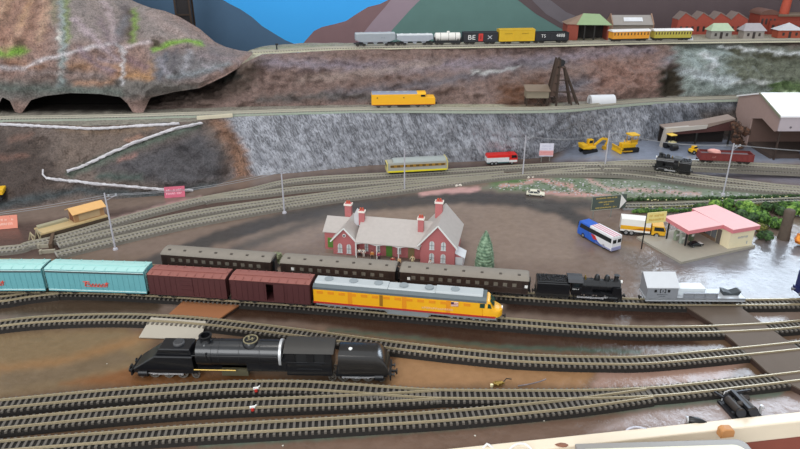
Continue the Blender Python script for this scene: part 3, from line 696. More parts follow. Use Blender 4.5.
# ---- long yellow diesel
YEL, ROOFG, UPRED = mat('diesel_yellow', '#f3b21f', .4, 0, .05), mat('diesel_grey_roof', '#8f979b', .5, 0, .06), mat('diesel_red_stripe', '#b5302a', .45)
def long_diesel():
    loc, rz, L = ends(317, 303.6, 502, 320, RZ); x = L/2; w = .017
    r = thing('diesel_locomotive', 'long yellow diesel engine with grey roof and red stripe pulling the boxcars', 'locomotive', loc, rz)
    zb, H = .0125, .0275
    # cowl body with a rounded nose, lower cab front
    def sec(x0, x1, ww, z0, z1): pass
    mb = MB(); mb.box(-x, x*.80, -w, w, zb, zb+H)
    part('body', mb, YEL, r, None, .0012)
    # nose, plan rounded and lower
    mb = MB(); rings = []
    for k in range(9):
        t = k/8; xx = x*.80+(x*.195)*t; hw = w*math.sqrt(max(0.02, 1-(max(0, t-.35)/.68)**2.4)); zt = zb+H*(1.0 if t < .25 else 1-.55*ss(.25, .62, t)-.10*ss(.6, 1., t))
        ring = [mb.av((xx, yy*hw, zz)) for yy, zz in ((-1, zb), (1, zb), (1, zb+(zt-zb)*.75), (.8, zt), (-.8, zt), (-1, zb+(zt-zb)*.75))]
        rings.append(ring)
    for A, B in zip(rings, rings[1:]):
        for k in range(6): mb.face((A[k], A[(k+1) % 6], B[(k+1) % 6], B[k]))
    mb.face(rings[0][::-1]); mb.face(rings[-1])
    part('nose', mb, YEL, r, 50)
    mb = MB()
    for s in (-1, 1):
        mb.prism([(x*.845, zb+H*.60), (x*.885, zb+H*.60), (x*.872, zb+H*.86), (x*.845, zb+H*.86)], s*w*1.005-.0003, s*w*1.005+.0003)
        mb.prism([(x*.765, zb+H*.60), (x*.815, zb+H*.60), (x*.815, zb+H*.86), (x*.765, zb+H*.86)], s*w*1.02-.0003, s*w*1.02+.0003)
    mb.poly([(x*.868, -w*.72, zb+H*.93), (x*.868, -w*.05, zb+H*.93), (x*.912, -w*.05, zb+H*.66), (x*.912, -w*.75, zb+H*.66)])
    mb.poly([(x*.868, w*.05, zb+H*.93), (x*.868, w*.72, zb+H*.93), (x*.912, w*.75, zb+H*.66), (x*.912, w*.05, zb+H*.66)])
    part('cab_window', mb, mat('green_tint_glass', '#27463c', .15), r, None)
    # grey roof with raised fan sections
    mb = MB(); mb.prism([(-w-.0004, zb+H-.003), (w+.0004, zb+H-.003), (w+.0004, zb+H+.001), (w*.72, zb+H+.0045), (-w*.72, zb+H+.0045), (-w-.0004, zb+H+.001)], -x, x*.83, 'x')
    rf = part('roof', mb, mat('diesel_dark_roof_edge', '#5d676b', .55), r, None)
    mb = MB(); mb.prism([(-w*.7, zb+H+.0044), (w*.7, zb+H+.0044), (w*.55, zb+H+.0075), (-w*.55, zb+H+.0075)], -x*.99, -x*.2, 'x'); mb.prism([(-w*.7, zb+H+.0044), (w*.7, zb+H+.0044), (w*.55, zb+H+.0062), (-w*.55, zb+H+.0062)], -x*.2, x*.3, 'x'); mb.prism([(-w*.7, zb+H+.0044), (w*.7, zb+H+.0044), (w*.6, zb+H+.0078), (-w*.6, zb+H+.0078)], x*.30, x*.79, 'x')
    part('roof_hood', mb, mat('diesel_pale_hood', '#b4babc', .5, 0, .06), rf, None, .001)
    for k in range(6):
        mb = MB(); xx = -x*.85+k*x*.27; mb.cyl((xx, 0, zb+H+.0045), (xx, 0, zb+H+.0088), .007, n=18); part('roof_fan', mb, ROOFG, rf)
    mb = MB()
    for s in (-1, 1): mb.box(-x, x*.93, s*(w+.0004)-.0004, s*(w+.0004)+.0004, zb-.0003, zb+.0026)
    part('red_stripe', mb, UPRED, r, None)
    mb = MB()
    for s in (-1, 1):
        for k in range(14): mb.box(-x*.96+k*x*.12, -x*.96+k*x*.12+x*.07, s*w-.0004, s*w+.0004, zb+H*.62, zb+H*.8)
        for a in (-x*.62, -x*.04, x*.42): mb.box(a, a+x*.045, s*w-.0005, s*w+.0005, zb+.003, zb+H*.86)
    part('side_panel', mb, mat('diesel_amber_panel', '#e8931f', .45), r, None, label='darker amber grille panels')
    mb = MB(); mb.box(-x*.28, -x*.245, -w-.0006, -w, zb+.004, zb+H*.86); part('door', mb, mat('diesel_dark_door', '#9a6a1c', .5), r, None)
    # flag panel and side lettering
    mb = MB(); mb.box(x*.47, x*.545, -w-.0007, -w, zb+H*.55, zb+H*.83); f = part('flag_emblem', mb, mat('flag_white', '#e7d9c8', .5), r, None)
    mb = MB(); mb.box(x*.47, x*.50, -w-.0009, -w-.0006, zb+H*.68, zb+H*.83); part('flag_corner', mb, mat('flag_blue', '#2a355f', .5), f, None)
    mb = MB()
    for k in range(3): mb.box(x*.47, x*.545, -w-.0009, -w-.0006, zb+H*(.57+.09*k), zb+H*(.60+.09*k))
    part('flag_stripe', mb, UPRED, f, None)
    mb = MB(); scrawl(mb, x*.34, .0035, 3, (x*.34, -w-.0005, zb+H*.30), .0035); part('lettering', mb, mat('lettering_pink_red', '#e9c7a4', .5), r, None)
    mb = MB(); mb.box(-x*.97, x*.94, -w*.96, w*.96, .0085, zb); mb.box(-x*.2, x*.24, -w*.97, w*.97, .003, .010); mb.cyl((-x*.22, -w*.7, .0065), (x*.26, -w*.7, .0065), .003); part('underframe', mb, mat('diesel_silver_frame', '#8d9294', .5, .1), r, None)
    for s in (-1, 1):
        for dx in (-.017, .017): bogie(r, s*x*.66+dx, .020, .0062, m=mat('diesel_silver_bogie', '#969a9b', .5, .1))
    mb = MB(); mb.cyl((x*.985, 0, zb+H*.40), (x*.998, 0, zb+H*.40), .0025, n=12); part('headlamp', mb, WHITE, r)
    couplers(r, L)
    return r
long_diesel()
# ---- passenger coaches
COACH, CROOF = mat('coach_chocolate', '#33251f', .5, 0, .1), mat('coach_grey_roof', '#857d73', .7, 0, .1, 120)
def coach(label, x1, y1, x2, y2, boards=()):
    loc, rz, L = ends(x1, y1, x2, y2, RZ); x = L/2; w = .0168; zb, H = .0105, .0245
    r = thing('passenger_coach', label, 'railway coach', loc, rz, 'brown passenger coaches')
    mb = MB(); mb.box(-x, x, -w, w, zb, zb+H); 
    for s in (-1, 1): mb.box(-x, x, s*w-.0005, s*w+.0005, zb+H*.40, zb+H*.43); mb.box(-x, x, s*w-.0005, s*w+.0005, zb+.0, zb+.0012)
    b = part('body', mb, COACH, r, None, .0006)
    n = int(round(L/.0148)); 
    for s in (-1, 1):
        for k in range(n):
            xx = -x+L*(k+.5)/n
            if abs(xx) > x-.012: continue
            mb = MB(); mb.box(xx-.0034, xx+.0034, s*w-.0003, s*w+.0004, zb+H*.50, zb+H*.76); part('window', mb, mat('pale_coach_window', '#716b61', .2, 0, .3, 200), b, None)
    mb = MB()
    for s in (-1, 1):
        for xx in (-x+.007, x-.007): mb.box(xx-.0036, xx+.0036, s*w-.0004, s*w+.0004, zb+.001, zb+H*.86)
    part('door', mb, mat('coach_door', '#2a1d19', .5), b, None)
    # clerestory style arched roof with rounded ends
    prof = [(w+.0008)*1.0, (w+.0008)*.94, w*.78, w*.5, w*.2]; hz = [0, .0022, .0048, .0068, .0076]
    half = [(-a, h) for a, h in zip(prof, hz)] + [(a, h) for a, h in zip(prof[::-1], hz[::-1])]
    mb = MB(); rings = []
    for xx, k in ((-x-.0008, .55), (-x+.001, .85), (-x+.004, 1), (x-.004, 1), (x-.001, .85), (x+.0008, .55)):
        rings.append([mb.av((xx, a*(.9+.1*k), zb+H+h*k)) for a, h in half])
    m_ = len(half)
    for A, B in zip(rings, rings[1:]):
        for k in range(m_): mb.face((A[k], A[(k+1) % m_], B[(k+1) % m_], B[k]))
    mb.face(rings[0][::-1]); mb.face(rings[-1])
    rf = part('roof', mb, CROOF, r, 30)
    for k in range(7):
        mb = MB(); mb.box(-x*.86+k*x*.285-.0022, -x*.86+k*x*.285+.0022, -.0105, -.0075, zb+H+.005, zb+H+.0078); part('roof_vent', mb, mat('vent_dark', '#544d46', .7), rf, None)
    for bx, bz in boards:
        mb = MB(); mb.box(bx*x-.0024, bx*x+.0024, -w-.0010, -w-.0003, zb+H*bz, zb+H*bz+.0048); part('destination_board', mb, WHITE, r, None, label='small white board on the coach side')
    mb = MB(); mb.box(-x*.97, x*.97, -.0125, .0125, .0085, zb); mb.box(-x*.3, x*.3, -.014, .014, .004, .0085)
    for s in (-1, 1):
        for k in (-1, 1): mb.bar((-x*.5*k, s*.014, .0085), (-x*.25*k, s*.014, .0045), .0007)
    part('underframe', mb, DARK, r, None)
    for s in (-1, 1): bogie(r, s*(x-.030), .026)
    for s in (-1, 1):
        mb = MB(); mb.box(min(s*x, s*(x+.0035)), max(s*x, s*(x+.0035)), -.006, .006, zb+.001, zb+H*.85); part('gangway', mb, BLACK, r, None)
    couplers(r, L, .0085)
    return r
coach('brown coach at the tail of the passenger train, above the first brown boxcar', 168, 267.6, 275, 275.8)
coach('middle brown coach, passing in front of the station porch', 284.5, 276.4, 396.5, 285, ((-.78, .52),))
coach('brown coach coupled behind the black steam engine', 401.5, 285.4, 527, 295.1, ((-.86, .45), (.965, .5)))
# ---- steam engines
def driver_wheel(mb, x, y, z, r, n=20):
    mb.cyl((x, y-.0009, z), (x, y+.0009, z), r, n=n)
def wheels(root, xs, r, g=.0083, m=BLACK, name='driving_wheel', z0=0., rim=None):
    out = []
    for xx in xs:
        for s in (-1, 1):
            mb = MB(); c = Vector((xx, s*g, z0+r)); n = 20
            # rim, hub and spokes
            ro, ri = r, r*.78
            A = [[mb.av((c.x+rr*math.cos(2*PI*k/n), c.y+yy, c.z+rr*math.sin(2*PI*k/n))) for k in range(n)] for rr, yy in ((ro, -.001), (ro, .001), (ri, .001), (ri, -.001))]
            for q in range(4):
                a, b = A[q], A[(q+1) % 4]
                for k in range(n): mb.face((a[k], a[(k+1) % n], b[(k+1) % n], b[k]))
            mb.cyl(c+Vector((0, -.0012, 0)), c+Vector((0, .0012, 0)), r*.24, n=10)
            for k in range(9):
                a = 2*PI*k/9; mb.bar(c, c+Vector((math.cos(a)*ri, 0, math.sin(a)*ri)), r*.11)
            o = part(name, mb, m, root, 40)
            if rim:
                mb = MB(); mb.lathe([(ro+.0002, -.0004), (ro+.0002, .0004)], (c.x, c.y+s*.0007, c.z), n, 'y'); 
            out.append(o)
    return out
def rods(root, xs, z, y, m=STEEL, xc=None):
    for s in (-1, 1):
        mb = MB(); mb.box(min(xs)-.002, max(xs)+.002, s*y-.0005, s*y+.0008, z-.0012, z+.0012)
        for xx in xs: mb.cyl((xx, s*y-.0012, z), (xx, s*y+.0012, z), .0016, n=10)
        if xc is not None: mb.bar((xs[len(xs)//2], s*(y+.0012), z), (xc, s*(y+.0012), z+.0022), .0012, .0016); mb.box(xc-.004, xc+.004, s*y-.001, s*y+.002, z+.0012, z+.003)
        part('coupling_rod', mb, m, root, None)
def tender_engine(label, x1, y1, x2, y2, zf, front=1, sc=1., scr=True, tl=.40):
    loc, rz, L0 = ends(x1, y1, x2, y2, zf)
    if front < 0: rz += PI
    r = thing('steam_locomotive', label, 'locomotive', loc, rz, None, sc); L = L0/sc; x = L/2
    w = .0155; xt = -x+L*tl      # tender from -x to xt
    # tender
    mb = MB(); mb.box(-x+.001, xt-.002, -w, w, .0125, .0315); mb.box(-x+.001, xt-.006, -w+.0015, w-.0015, .0315, .034); t = part('tender_tank', mb, COAL, r, None, .0012)
    mb = MB(); random.seed(5)
    for k in range(40): mb.blob((random.uniform(-x+.006, xt-.010), random.uniform(-w*.7, w*.7), .034), .0022, sub=1, seed=k)
    tc = part('coal_load', mb, mat('coal', '#15151a', .6, 0, .3, 500), t, 60); tc['kind'] = 'stuff'
    mb = MB(); mb.box(-x, xt-.001, -w*.9, w*.9, .0095, .0125); part('tender_frame', mb, DARK, r, None)
    for xx in (-x+.013, xt-.016): bogie(r, xx, .016, .0055)
    # cab
    cb0, cb1 = xt, xt+L*.12
    mb = MB(); mb.box(cb0, cb1, -w, w, .0125, .027); mb.box(cb0, cb1, -w, -w+.001, .027, .036); mb.box(cb0, cb1, w-.001, w, .027, .036); mb.box(cb1-.001, cb1, -w, w, .027, .036)
    c = part('cab', mb, COAL, r, None, .0005)
    mb = MB(); mb.prism([(-w-.001, .0355), (w+.001, .0355), (w*.7, .0388), (0, .0400), (-w*.7, .0388)], cb0-.006, cb1+.001, 'x'); part('cab_roof', mb, mat('cab_roof_grey', '#3b3c40', .5), c, None)
    mb = MB()
    for s in (-1, 1): mb.box(cb0+.004, cb1-.005, s*w-.0004, s*w+.0004, .0275, .0335)
    part('cab_window', mb, GLASS, c, None)
    # boiler
    bl0, bl1 = cb1, x-L*.045
    mb = MB(); mb.cyl((bl0, 0, .0262), (bl1-.014, 0, .0255), .0108, .0100, 22); mb.cyl((bl1-.015, 0, .0255), (bl1, 0, .0255), .0106, n=22); mb.lathe([(.0104, bl1), (.0085, bl1+.0012), (.004, bl1+.002)], (0, 0, .0255), 22, 'x')
    mb.box(bl0, bl0+.018, -.0105, .0105, .014, .027)
    b = part('boiler', mb, COAL, r, 40)
    mb = MB()
    for k in range(4): xx = bl0+(bl1-bl0-.016)*(k+.5)/4; mb.cyl((xx-.0004, 0, .0258), (xx+.0004, 0, .0258), .0111, n=22)
    part('boiler_band', mb, BLACK, b)
    cx_ = bl1-.006
    mb = MB(); mb.lathe([(.0048, .034), (.0038, .037), (.0038, .0440), (.0048, .0450), (.0030, .0450)], (cx_, 0, 0), 16); part('chimney', mb, BLACK, r)
    for f, h in ((.40, .0085), (.66, .0085)):
        mb = MB(); xx = bl0+(bl1-bl0)*f; mb.lathe([(.0050, .034), (.0046, .0365), (.0044, .036+h*.55), (.0028, .036+h*.95), (.0004, .036+h)], (xx, 0, 0), 16); part('dome', mb, BLACK, r)
    mb = MB(); mb.cyl((bl0+.006, .003, .036), (bl0+.006, .003, .0405), .0012); mb.cyl((bl0+.006, -.003, .036), (bl0+.006, -.003, .0405), .0012); part('safety_valve', mb, BRASS, r)
    # running plate, smoke deflector front, cylinders, buffer beam
    mb = MB(); mb.box(cb0, x-.004, -w, w, .0150, .0165); mb.box(x-.014, x-.004, -w, w, .010, .0155); mb.box(x-.005, x-.003, -w, w, .008, .016); part('running_plate', mb, BLACK, r, None)
    for s in (-1, 1):
        mb = MB(); mb.cyl((x-.024, s*.0125, .0095), (x-.010, s*.0125, .0095), .0042, n=16); part('cylinder_block', mb, BLACK, r)
        mb = MB(); mb.prism([(x-.020, .0165), (x-.004, .0165), (x-.006, .030), (x-.018, .030)], s*w-.0004, s*w+.0004); part('smoke_deflector', mb, COAL, r, None)
    dr = .0088; xs = [cb1-.004+k*.0195 for k in range(3)]; wheels(r, xs, dr); rods(r, xs, dr-.002, .0105, xc=x-.026)
    wheels(r, [x-.020, x-.008], .0048, name='leading_wheel')
    mb = MB(); mb.lathe([(.0028, -.001), (.0028, .002)], (bl1+.002, 0, .0335), 12, 'x'); part('headlamp', mb, WHITE, r)
    if scr:
        mb = MB(); scrawl(mb, .011, .0020, 11, ((cb0+cb1)/2-.001, -w-.0002, .0235), .0019); part('lettering', mb, WHITE, r, None)
    couplers(r, L)
    return r
tender_engine('black tender steam engine at the head of the brown passenger train', 534.5, 294.8, 621, 299.8, RZ, 1, 1.0)
tender_engine('small black tender steam engine on the track beside the yard', 654, 169.6, 690, 174.6, .03+.0105, -1, .98, False, .36)
def garratt():
    loc, rz, L = ends(131, 372.5, 393.5, 377.5, 0.); loc.z = 0.0003
    r = thing('steam_locomotive', 'long black articulated steam engine standing on the bare board in front', 'locomotive', loc, rz); r.scale = (1, 1.12, 1.17)
    x = L/2; w = .0165
    def X(px): return (px-262)/263*L      # along the engine from a place in the photograph
    # front engine unit: wedge tank, raised box, round hatch
    fr = part('front_frame', MB().box(X(138), X(202), -w*.75, w*.75, .009, .0145), BLACK, r, None)
    mb = MB(); mb.prism([(X(140), .0150), (X(141), .0170), (X(163), .0345), (X(200), .0345), (X(200), .0150)], -w, w); ft = part('front_tank', mb, COAL, r, None, .0016)
    mb = MB(); mb.prism([(X(163), .0345), (X(167), .0425), (X(197), .0425), (X(199), .0345)], -.0125, .0125); part('tank_top', mb, COAL, ft, None, .0012)
    mb = MB(); mb.lathe([(.0076, .0425), (.0076, .0445), (.0064, .0455), (.0035, .0458), (.0, .0458)], (X(184), 0, 0), 20)
    for k in range(7):
        yy = -.0054+k*.0018; hw = math.sqrt(max(0, .0062**2-yy*yy)); mb.box(X(184)-hw, X(184)+hw, yy-.0004, yy+.0004, .0456, .0464)
    part('tank_hatch', mb, mat('hatch_grey', '#4a4a4c', .5), ft)
    # boiler cradle and boiler
    part('cradle', MB().box(X(202), X(300), -.0085, .0085, .012, .016), BLACK, r, None)
    mb = MB(); zc = .0322
    mb.cyl((X(203), 0, zc), (X(285), 0, zc), .0158, n=28); mb.cyl((X(203), 0, zc), (X(218), 0, zc), .0163, n=28); mb.lathe([(.0158, X(203)), (.0140, X(202)), (.006, X(201.2)), (.0, X(201))], (0, 0, zc), 28, 'x')
    mb.box(X(252), X(291), -.0150, .0150, .016, .031)
    b = part('boiler', mb, COAL, r, 40)
    mb = MB(); mb.cyl((X(283.5), 0, zc), (X(286), 0, zc), .0168, n=28); part('steel_band', mb, STEEL, b, 40, label='bright steel band round the boiler end')
    mb = MB()
    for p in (225, 245, 265): mb.cyl((X(p)-.0005, 0, zc), (X(p)+.0005, 0, zc), .0162, n=28)
    part('boiler_band', mb, BLACK, b)
    mb = MB(); mb.lathe([(.0098, .0450), (.0080, .0475), (.0076, .0520), (.0088, .0535), (.0088, .0548), (.0062, .0548), (.0062, .048)], (X(211), 0, 0), 20); part('chimney', mb, COAL, r)
    mb = MB(); mb.lathe([(.0120, .0440), (.0115, .0475), (.0102, .0495), (.0060, .0500)], (X(255), 0, 0), 22); sd = part('sand_dome', mb, COAL, r)
    mb = MB(); mb.lathe([(.0100, .0494), (.0100, .0506), (.0086, .0506), (.0086, .0496)], (X(255), 0, 0), 22); mb.cyl((X(253), .002, .049), (X(253), .002, .0525), .0015); mb.cyl((X(257), -.001, .049), (X(257), -.001, .0525), .0015); mb.bar((X(251.5), -.003, .0497), (X(258.5), .003, .0497), .0012); part('safety_valve', mb, mat('tarnished_valve', '#a09678', .35, .4), sd)
    for p in (230, 236):
        mb = MB(); mb.lathe([(.0022, .045), (.0018, .0475), (.0, .048)], (X(p), 0, 0), 12); part('clack_valve', mb, BLACK, r)
    # handrail, pipe work
    mb = MB(); mb.tube([(X(200), -.0163, .037), (X(282), -.0163, .037)], .0004); mb.tube([(X(214), -.0165, .030), (X(214), -.0165, .041)], .0007); part('handrail', mb, BLACK, b)
    mb = MB(); mb.tube([(X(199), -.0150, .0165), (X(241), -.0150, .0165)], .0009); part('steam_pipe', mb, BRASS, r, label='brass coloured steam pipe')
    mb = MB(); mb.box(X(226), X(252), -.0118, .0118, .0065, .0160); part('ashpan', mb, mat('olive_ashpan', '#55503c', .6), r, None)
    # cab
    mb = MB(); mb.box(X(291), X(335), -w, w, .0120, .0305); mb.box(X(291), X(293), -w, w, .0305, .0440)
    for s in (-1, 1):
        for a, bb in ((291, 300), (311, 318), (328, 335)): mb.box(X(a), X(bb), s*w-.0006, s*w+.0006, .0305, .0440)
    mb.box(X(333.5), X(335), -w, w, .0305, .0440); c = part('cab', mb, COAL, r, None, .0005)
    mb = MB(); mb.box(X(298), X(329), -w+.0008, w-.0008, .0305, .0440); part('cab_interior', mb, mat('cab_dark', '#121214', .7), c, None)
    mb = MB(); mb.prism([(-w-.0016, .0432), (w+.0016, .0432), (w*.95, .0455), (w*.55, .0478), (0, .0486), (-w*.55, .0478), (-w*.95, .0455)], X(289), X(337), 'x'); part('cab_roof', mb, mat('cab_roof_warm', '#35322f', .55, 0, .15), c, 30)
    mb = MB(); mb.box(X(301), X(325), -w-.0008, -w, .0205, .0216); mb.box(X(301), X(325), -w-.0008, -w, .0265, .0276); part('cab_beading', mb, BLACK, c, None)
    # rear tank and bunker with its sloping rounded end
    part('rear_frame', MB().box(X(338), X(388), -w*.75, w*.75, .009, .0145), BLACK, r, None)
    mb = MB(); rings = []
    for p, zt in ((341, .0405), (377, .0400), (380, .0388), (385, .0325), (389, .0240), (390, .0158)):
        rings.append([mb.av((X(p), a*w, z)) for a, z in ((-1, .0150), (-1, zt-.0035), (-.93, zt-.001), (-.8, zt), (.8, zt), (.93, zt-.001), (1, zt-.0035), (1, .0150))])
    for A, B in zip(rings, rings[1:]):
        for k in range(8): mb.face((A[k], A[(k+1) % 8], B[(k+1) % 8], B[k]))
    mb.face(rings[0][::-1]); mb.face(rings[-1]); rt = part('rear_tank', mb, mat('bunker_satin_black', '#1f1d1d', .28, 0, .12, coat=.3), r, 35)
    mb = MB(); mb.lathe([(.0026, .040), (.0026, .0415), (.0014, .042), (.0, .042)], (X(352), -.002, 0), 14); part('filler_cap', mb, WHITE, rt, label='small white filler cap')
    # running gear of both units
    for xs, lead, trail in (([X(158), X(172), X(186)], [X(145)], [X(199)]), ([X(345), X(357), X(369)], [X(334)], [X(382)])):
        wheels(r, xs, .0085, m=mat('gunmetal_wheel', '#77736c', .4, .35)); wheels(r, lead+trail, .0055, m=mat('gunmetal_wheel', '#77736c', .4, .35), name='carrying_wheel')
        rods(r, xs, .0070, .0108, xc=(xs[0]-.016 if xs[0] < 0 else xs[-1]+.014))
    for s in (-1, 1):
        for p in (149, 380):
            mb = MB(); mb.cyl((X(p)-.006, s*.0128, .0095), (X(p)+.006, s*.0128, .0095), .0046, n=16); part('cylinder_block', mb, BLACK, r)
    for p, s in ((138, -1), (391, 1)):
        mb = MB(); mb.box(X(p)-.001, X(p)+.001, -w, w, .0075, .0145); bb = part('buffer_beam', mb, BLACK, r, None)
        for y in (-.0095, .0095):
            mb = MB(); mb.cyl((X(p), y, .011), (X(p)+s*.0045, y, .011), .0013); mb.cyl((X(p)+s*.0045, y, .011), (X(p)+s*.0056, y, .011), .003, n=14); part('buffer', mb, BLACK, bb)
        mb = MB(); mb.box(min(X(p), X(p)+s*.008), max(X(p), X(p)+s*.008), -.0015, .0015, .008, .0102); mb.box(X(p)+s*.008-.001, X(p)+s*.008+.001, -.003, .003, .0065, .011); part('coupler', mb, DARK, bb, None)
    return r
garratt()
# ---- silver crane match wagon
def match_wagon():
    loc, rz, L = ends(641, 300.8, 739, 301.4, RZ); x = L/2; w = .0165
    r = thing('works_wagon', 'silver works wagon with a sloping roofed hut and a flat deck', 'railway wagon', loc, rz)
    zb = .0132
    def X(px): return (px-690)/98*L
    mb = MB(); mb.box(-x, x, -w, w, zb-.002, zb+.0012); mb.box(-x, x, -w, -w+.001, zb-.004, zb+.0012); d = part('deck', mb, mat('silver_deck', '#b9bdc2', .4, .1, .06), r, None)
    # hut with roof sloping up to the back
    mb = MB(); mb.prism([(-w, zb+.001), (w, zb+.001), (w, zb+.030), (.010, zb+.0345), (-w, zb+.0205)], X(641.5), X(671.5), 'x'); h = part('hut', mb, SILVER, r, None)
    mb = MB(); mb.prism([(-w-.001, zb+.0200), (.010, zb+.0346), (w+.001, zb+.030), (w+.001, zb+.031), (.010, zb+.0358), (-w-.001, zb+.0212)], X(640.5), X(672.5), 'x'); part('roof', mb, mat('silver_roof', '#cdd0d5', .4, .1, .05), h, None)
    for p in (649.5, 662.5):
        mb = MB(); mb.box(X(p)-.0019, X(p)+.0019, -w-.0004, -w+.0002, zb+.0125, zb+.0170); part('window', mb, BLACK, h, None)
    mb = MB()
    for a, b_ in ((653.8, 654.4), (659, 659.6)): mb.box(X(a), X(b_), -w-.0004, -w, zb+.0115, zb+.0178)
    mb.box(X(653.8), X(655.2), -w-.0004, -w, zb+.0115, zb+.0125); mb.box(X(653.8), X(655.2), -w-.0004, -w, zb+.0168, zb+.0178); mb.box(X(658.2), X(659.6), -w-.0004, -w, zb+.0115, zb+.0125); mb.box(X(658.2), X(659.6), -w-.0004, -w, zb+.0168, zb+.0178)
    mb.box(X(656.4), X(657), -w-.0004, -w, zb+.0125, zb+.0165); part('emblem', mb, BLACK, h, None, label='black bracketed mark')
    mb = MB(); scrawl(mb, .016, .0019, 21, (X(656.5), -w-.0002, zb+.0082), .0034); scrawl(mb, .010, .0012, 22, (X(656.5), -w-.0002, zb+.0048), .0018); part('lettering', mb, BLACK, h, None)
    # white tool locker and lattice frame
    mb = MB(); mb.box(X(673), X(702), -.004, w-.001, zb+.001, zb+.0125); lk = part('tool_locker', mb, mat('locker_white', '#dfe6ea', .4), r, None, .0006)
    mb = MB()
    mb.box(X(678), X(711), -w, -w+.0016, zb+.0095, zb+.0110); mb.box(X(678), X(711), -w, -w+.0016, zb+.001, zb+.0022)
    for k in range(4): xx = X(678)+(X(711)-X(678))*k/3; mb.box(xx-.0008, xx+.0008, -w, -w+.0016, zb+.001, zb+.0105)
    mb.box(X(678), X(711), -w+.0018, -w+.0024, zb+.001, zb+.0098); part('side_rack', mb, SILVER, r, None)
    # black v shaped jib rest
    mb = MB(); mb.prism([(X(719), zb+.0085), (X(720), zb+.0012), (X(735), zb+.0012), (X(737), zb+.0085), (X(735.8), zb+.0085), (X(728), zb+.0042), (X(720.4), zb+.0085)], -.006, .008); part('jib_rest', mb, mat('jib_grey', '#3a4044', .5), r, None)
    mb = MB(); mb.box(-x*.98, x*.98, -.006, .006, zb-.005, zb-.002); part('underframe', mb, DARK, r, None)
    for s in (-1, 1): bogie(r, s*(x-.022), .020, .0058)
    couplers(r, L, .0075)
match_wagon()
# ================================================================== UPPER LEVEL TRAINS
# grey railcar with yellow bands
def railcar():
    zr = .0105; loc, rz, L = ends(386.5, 173.4, 446, 170.2, zr); x = L/2; w = .0165
    r = thing('railcar', 'grey railcar with yellow bands standing at the foot of the grey cliff', 'railcar', loc, rz)
    zb, H = .0070, .0245
    mb = MB(); mb.box(-x*.97, x*.97, -w, w, zb, zb+H); b = part('body', mb, mat('railcar_grey', '#aaa99f', .45, 0, .05), r, None, .0008)
    mb = MB()
    for s in (-1, 1):
        mb.box(-x*.97, x*.97, s*w-.0005, s*w+.0005, zb, zb+.0042)
    mb.box(-x*.975, -x*.968, -w, w, zb, zb+.0042); mb.box(x*.968, x*.975, -w, w, zb, zb+.0042); part('yellow_band', mb, mat('band_yellow', '#eadb2c', .45), b, None)
    mb = MB()
    for s in (-1, 1): mb.box(-x*.9, x*.93, s*w-.0004, s*w+.0004, zb+.0125, zb+.0190)
    part('window_band', mb, mat('ochre_window_band', '#a07a2e', .35, 0, .35, 90), b, None)
    mb = MB()
    for k in range(9):
        for s in (-1, 1): xx = -x*.84+k*x*.21; mb.box(xx-.0042, xx+.0042, s*w-.0007, s*w+.0007, zb+.0135, zb+.0182)
    part('window', mb, mat('brown_glass', '#6a5330', .15), b, None)
    for s in (-1, 1):
        mb = MB(); xe = s*x*.972; mb.box(min(xe, xe+s*.0035), max(xe, xe+s*.0035), -w, w, zb+.0, zb+H*.96); part('cab_end', mb, mat('cab_cream_yellow', '#cfc27c', .45), r, None, .0008)
        mb = MB(); xe = s*(x*.972+.0036)
        for y in (-.009, .0, .009): mb.box(xe-.0003, xe+.0003, y-.0035, y+.0035, zb+.014, zb+.021)
        part('cab_window', mb, GLASS, r, None)
    mb = MB(); rings = []
    for xx, k in ((-x*.80, .7), (-x*.75, 1), (x*.93, 1), (x*.96, .8)):
        rings.append([mb.av((xx, a*w, zb+H+h*k)) for a, h in ((-1.02, 0), (-.9, .0035), (-.5, .0062), (0, .0070), (.5, .0062), (.9, .0035), (1.02, 0))])
    for A, B in zip(rings, rings[1:]):
        for k in range(7): mb.face((A[k], A[(k+1) % 7], B[(k+1) % 7], B[k]))
    mb.face(rings[0][::-1]); mb.face(rings[-1]); part('roof', mb, mat('railcar_roof_grey', '#a2a9a8', .5, 0, .05), r, 30)
    mb = MB(); mb.box(x*.95, x*.99, -w*1.03, w*1.03, zb+H*.9, zb+H+.006); part('roof_end', mb, mat('cab_cream_yellow', '#cfc27c'), r, None, .001)
    mb = MB(); mb.box(-x*.93, x*.93, -.0135, .0135, .0025, zb); part('underframe', mb, DARK, r, None)
    for s in (-1, 1): bogie(r, s*x*.68, .022, .0050)
railcar()
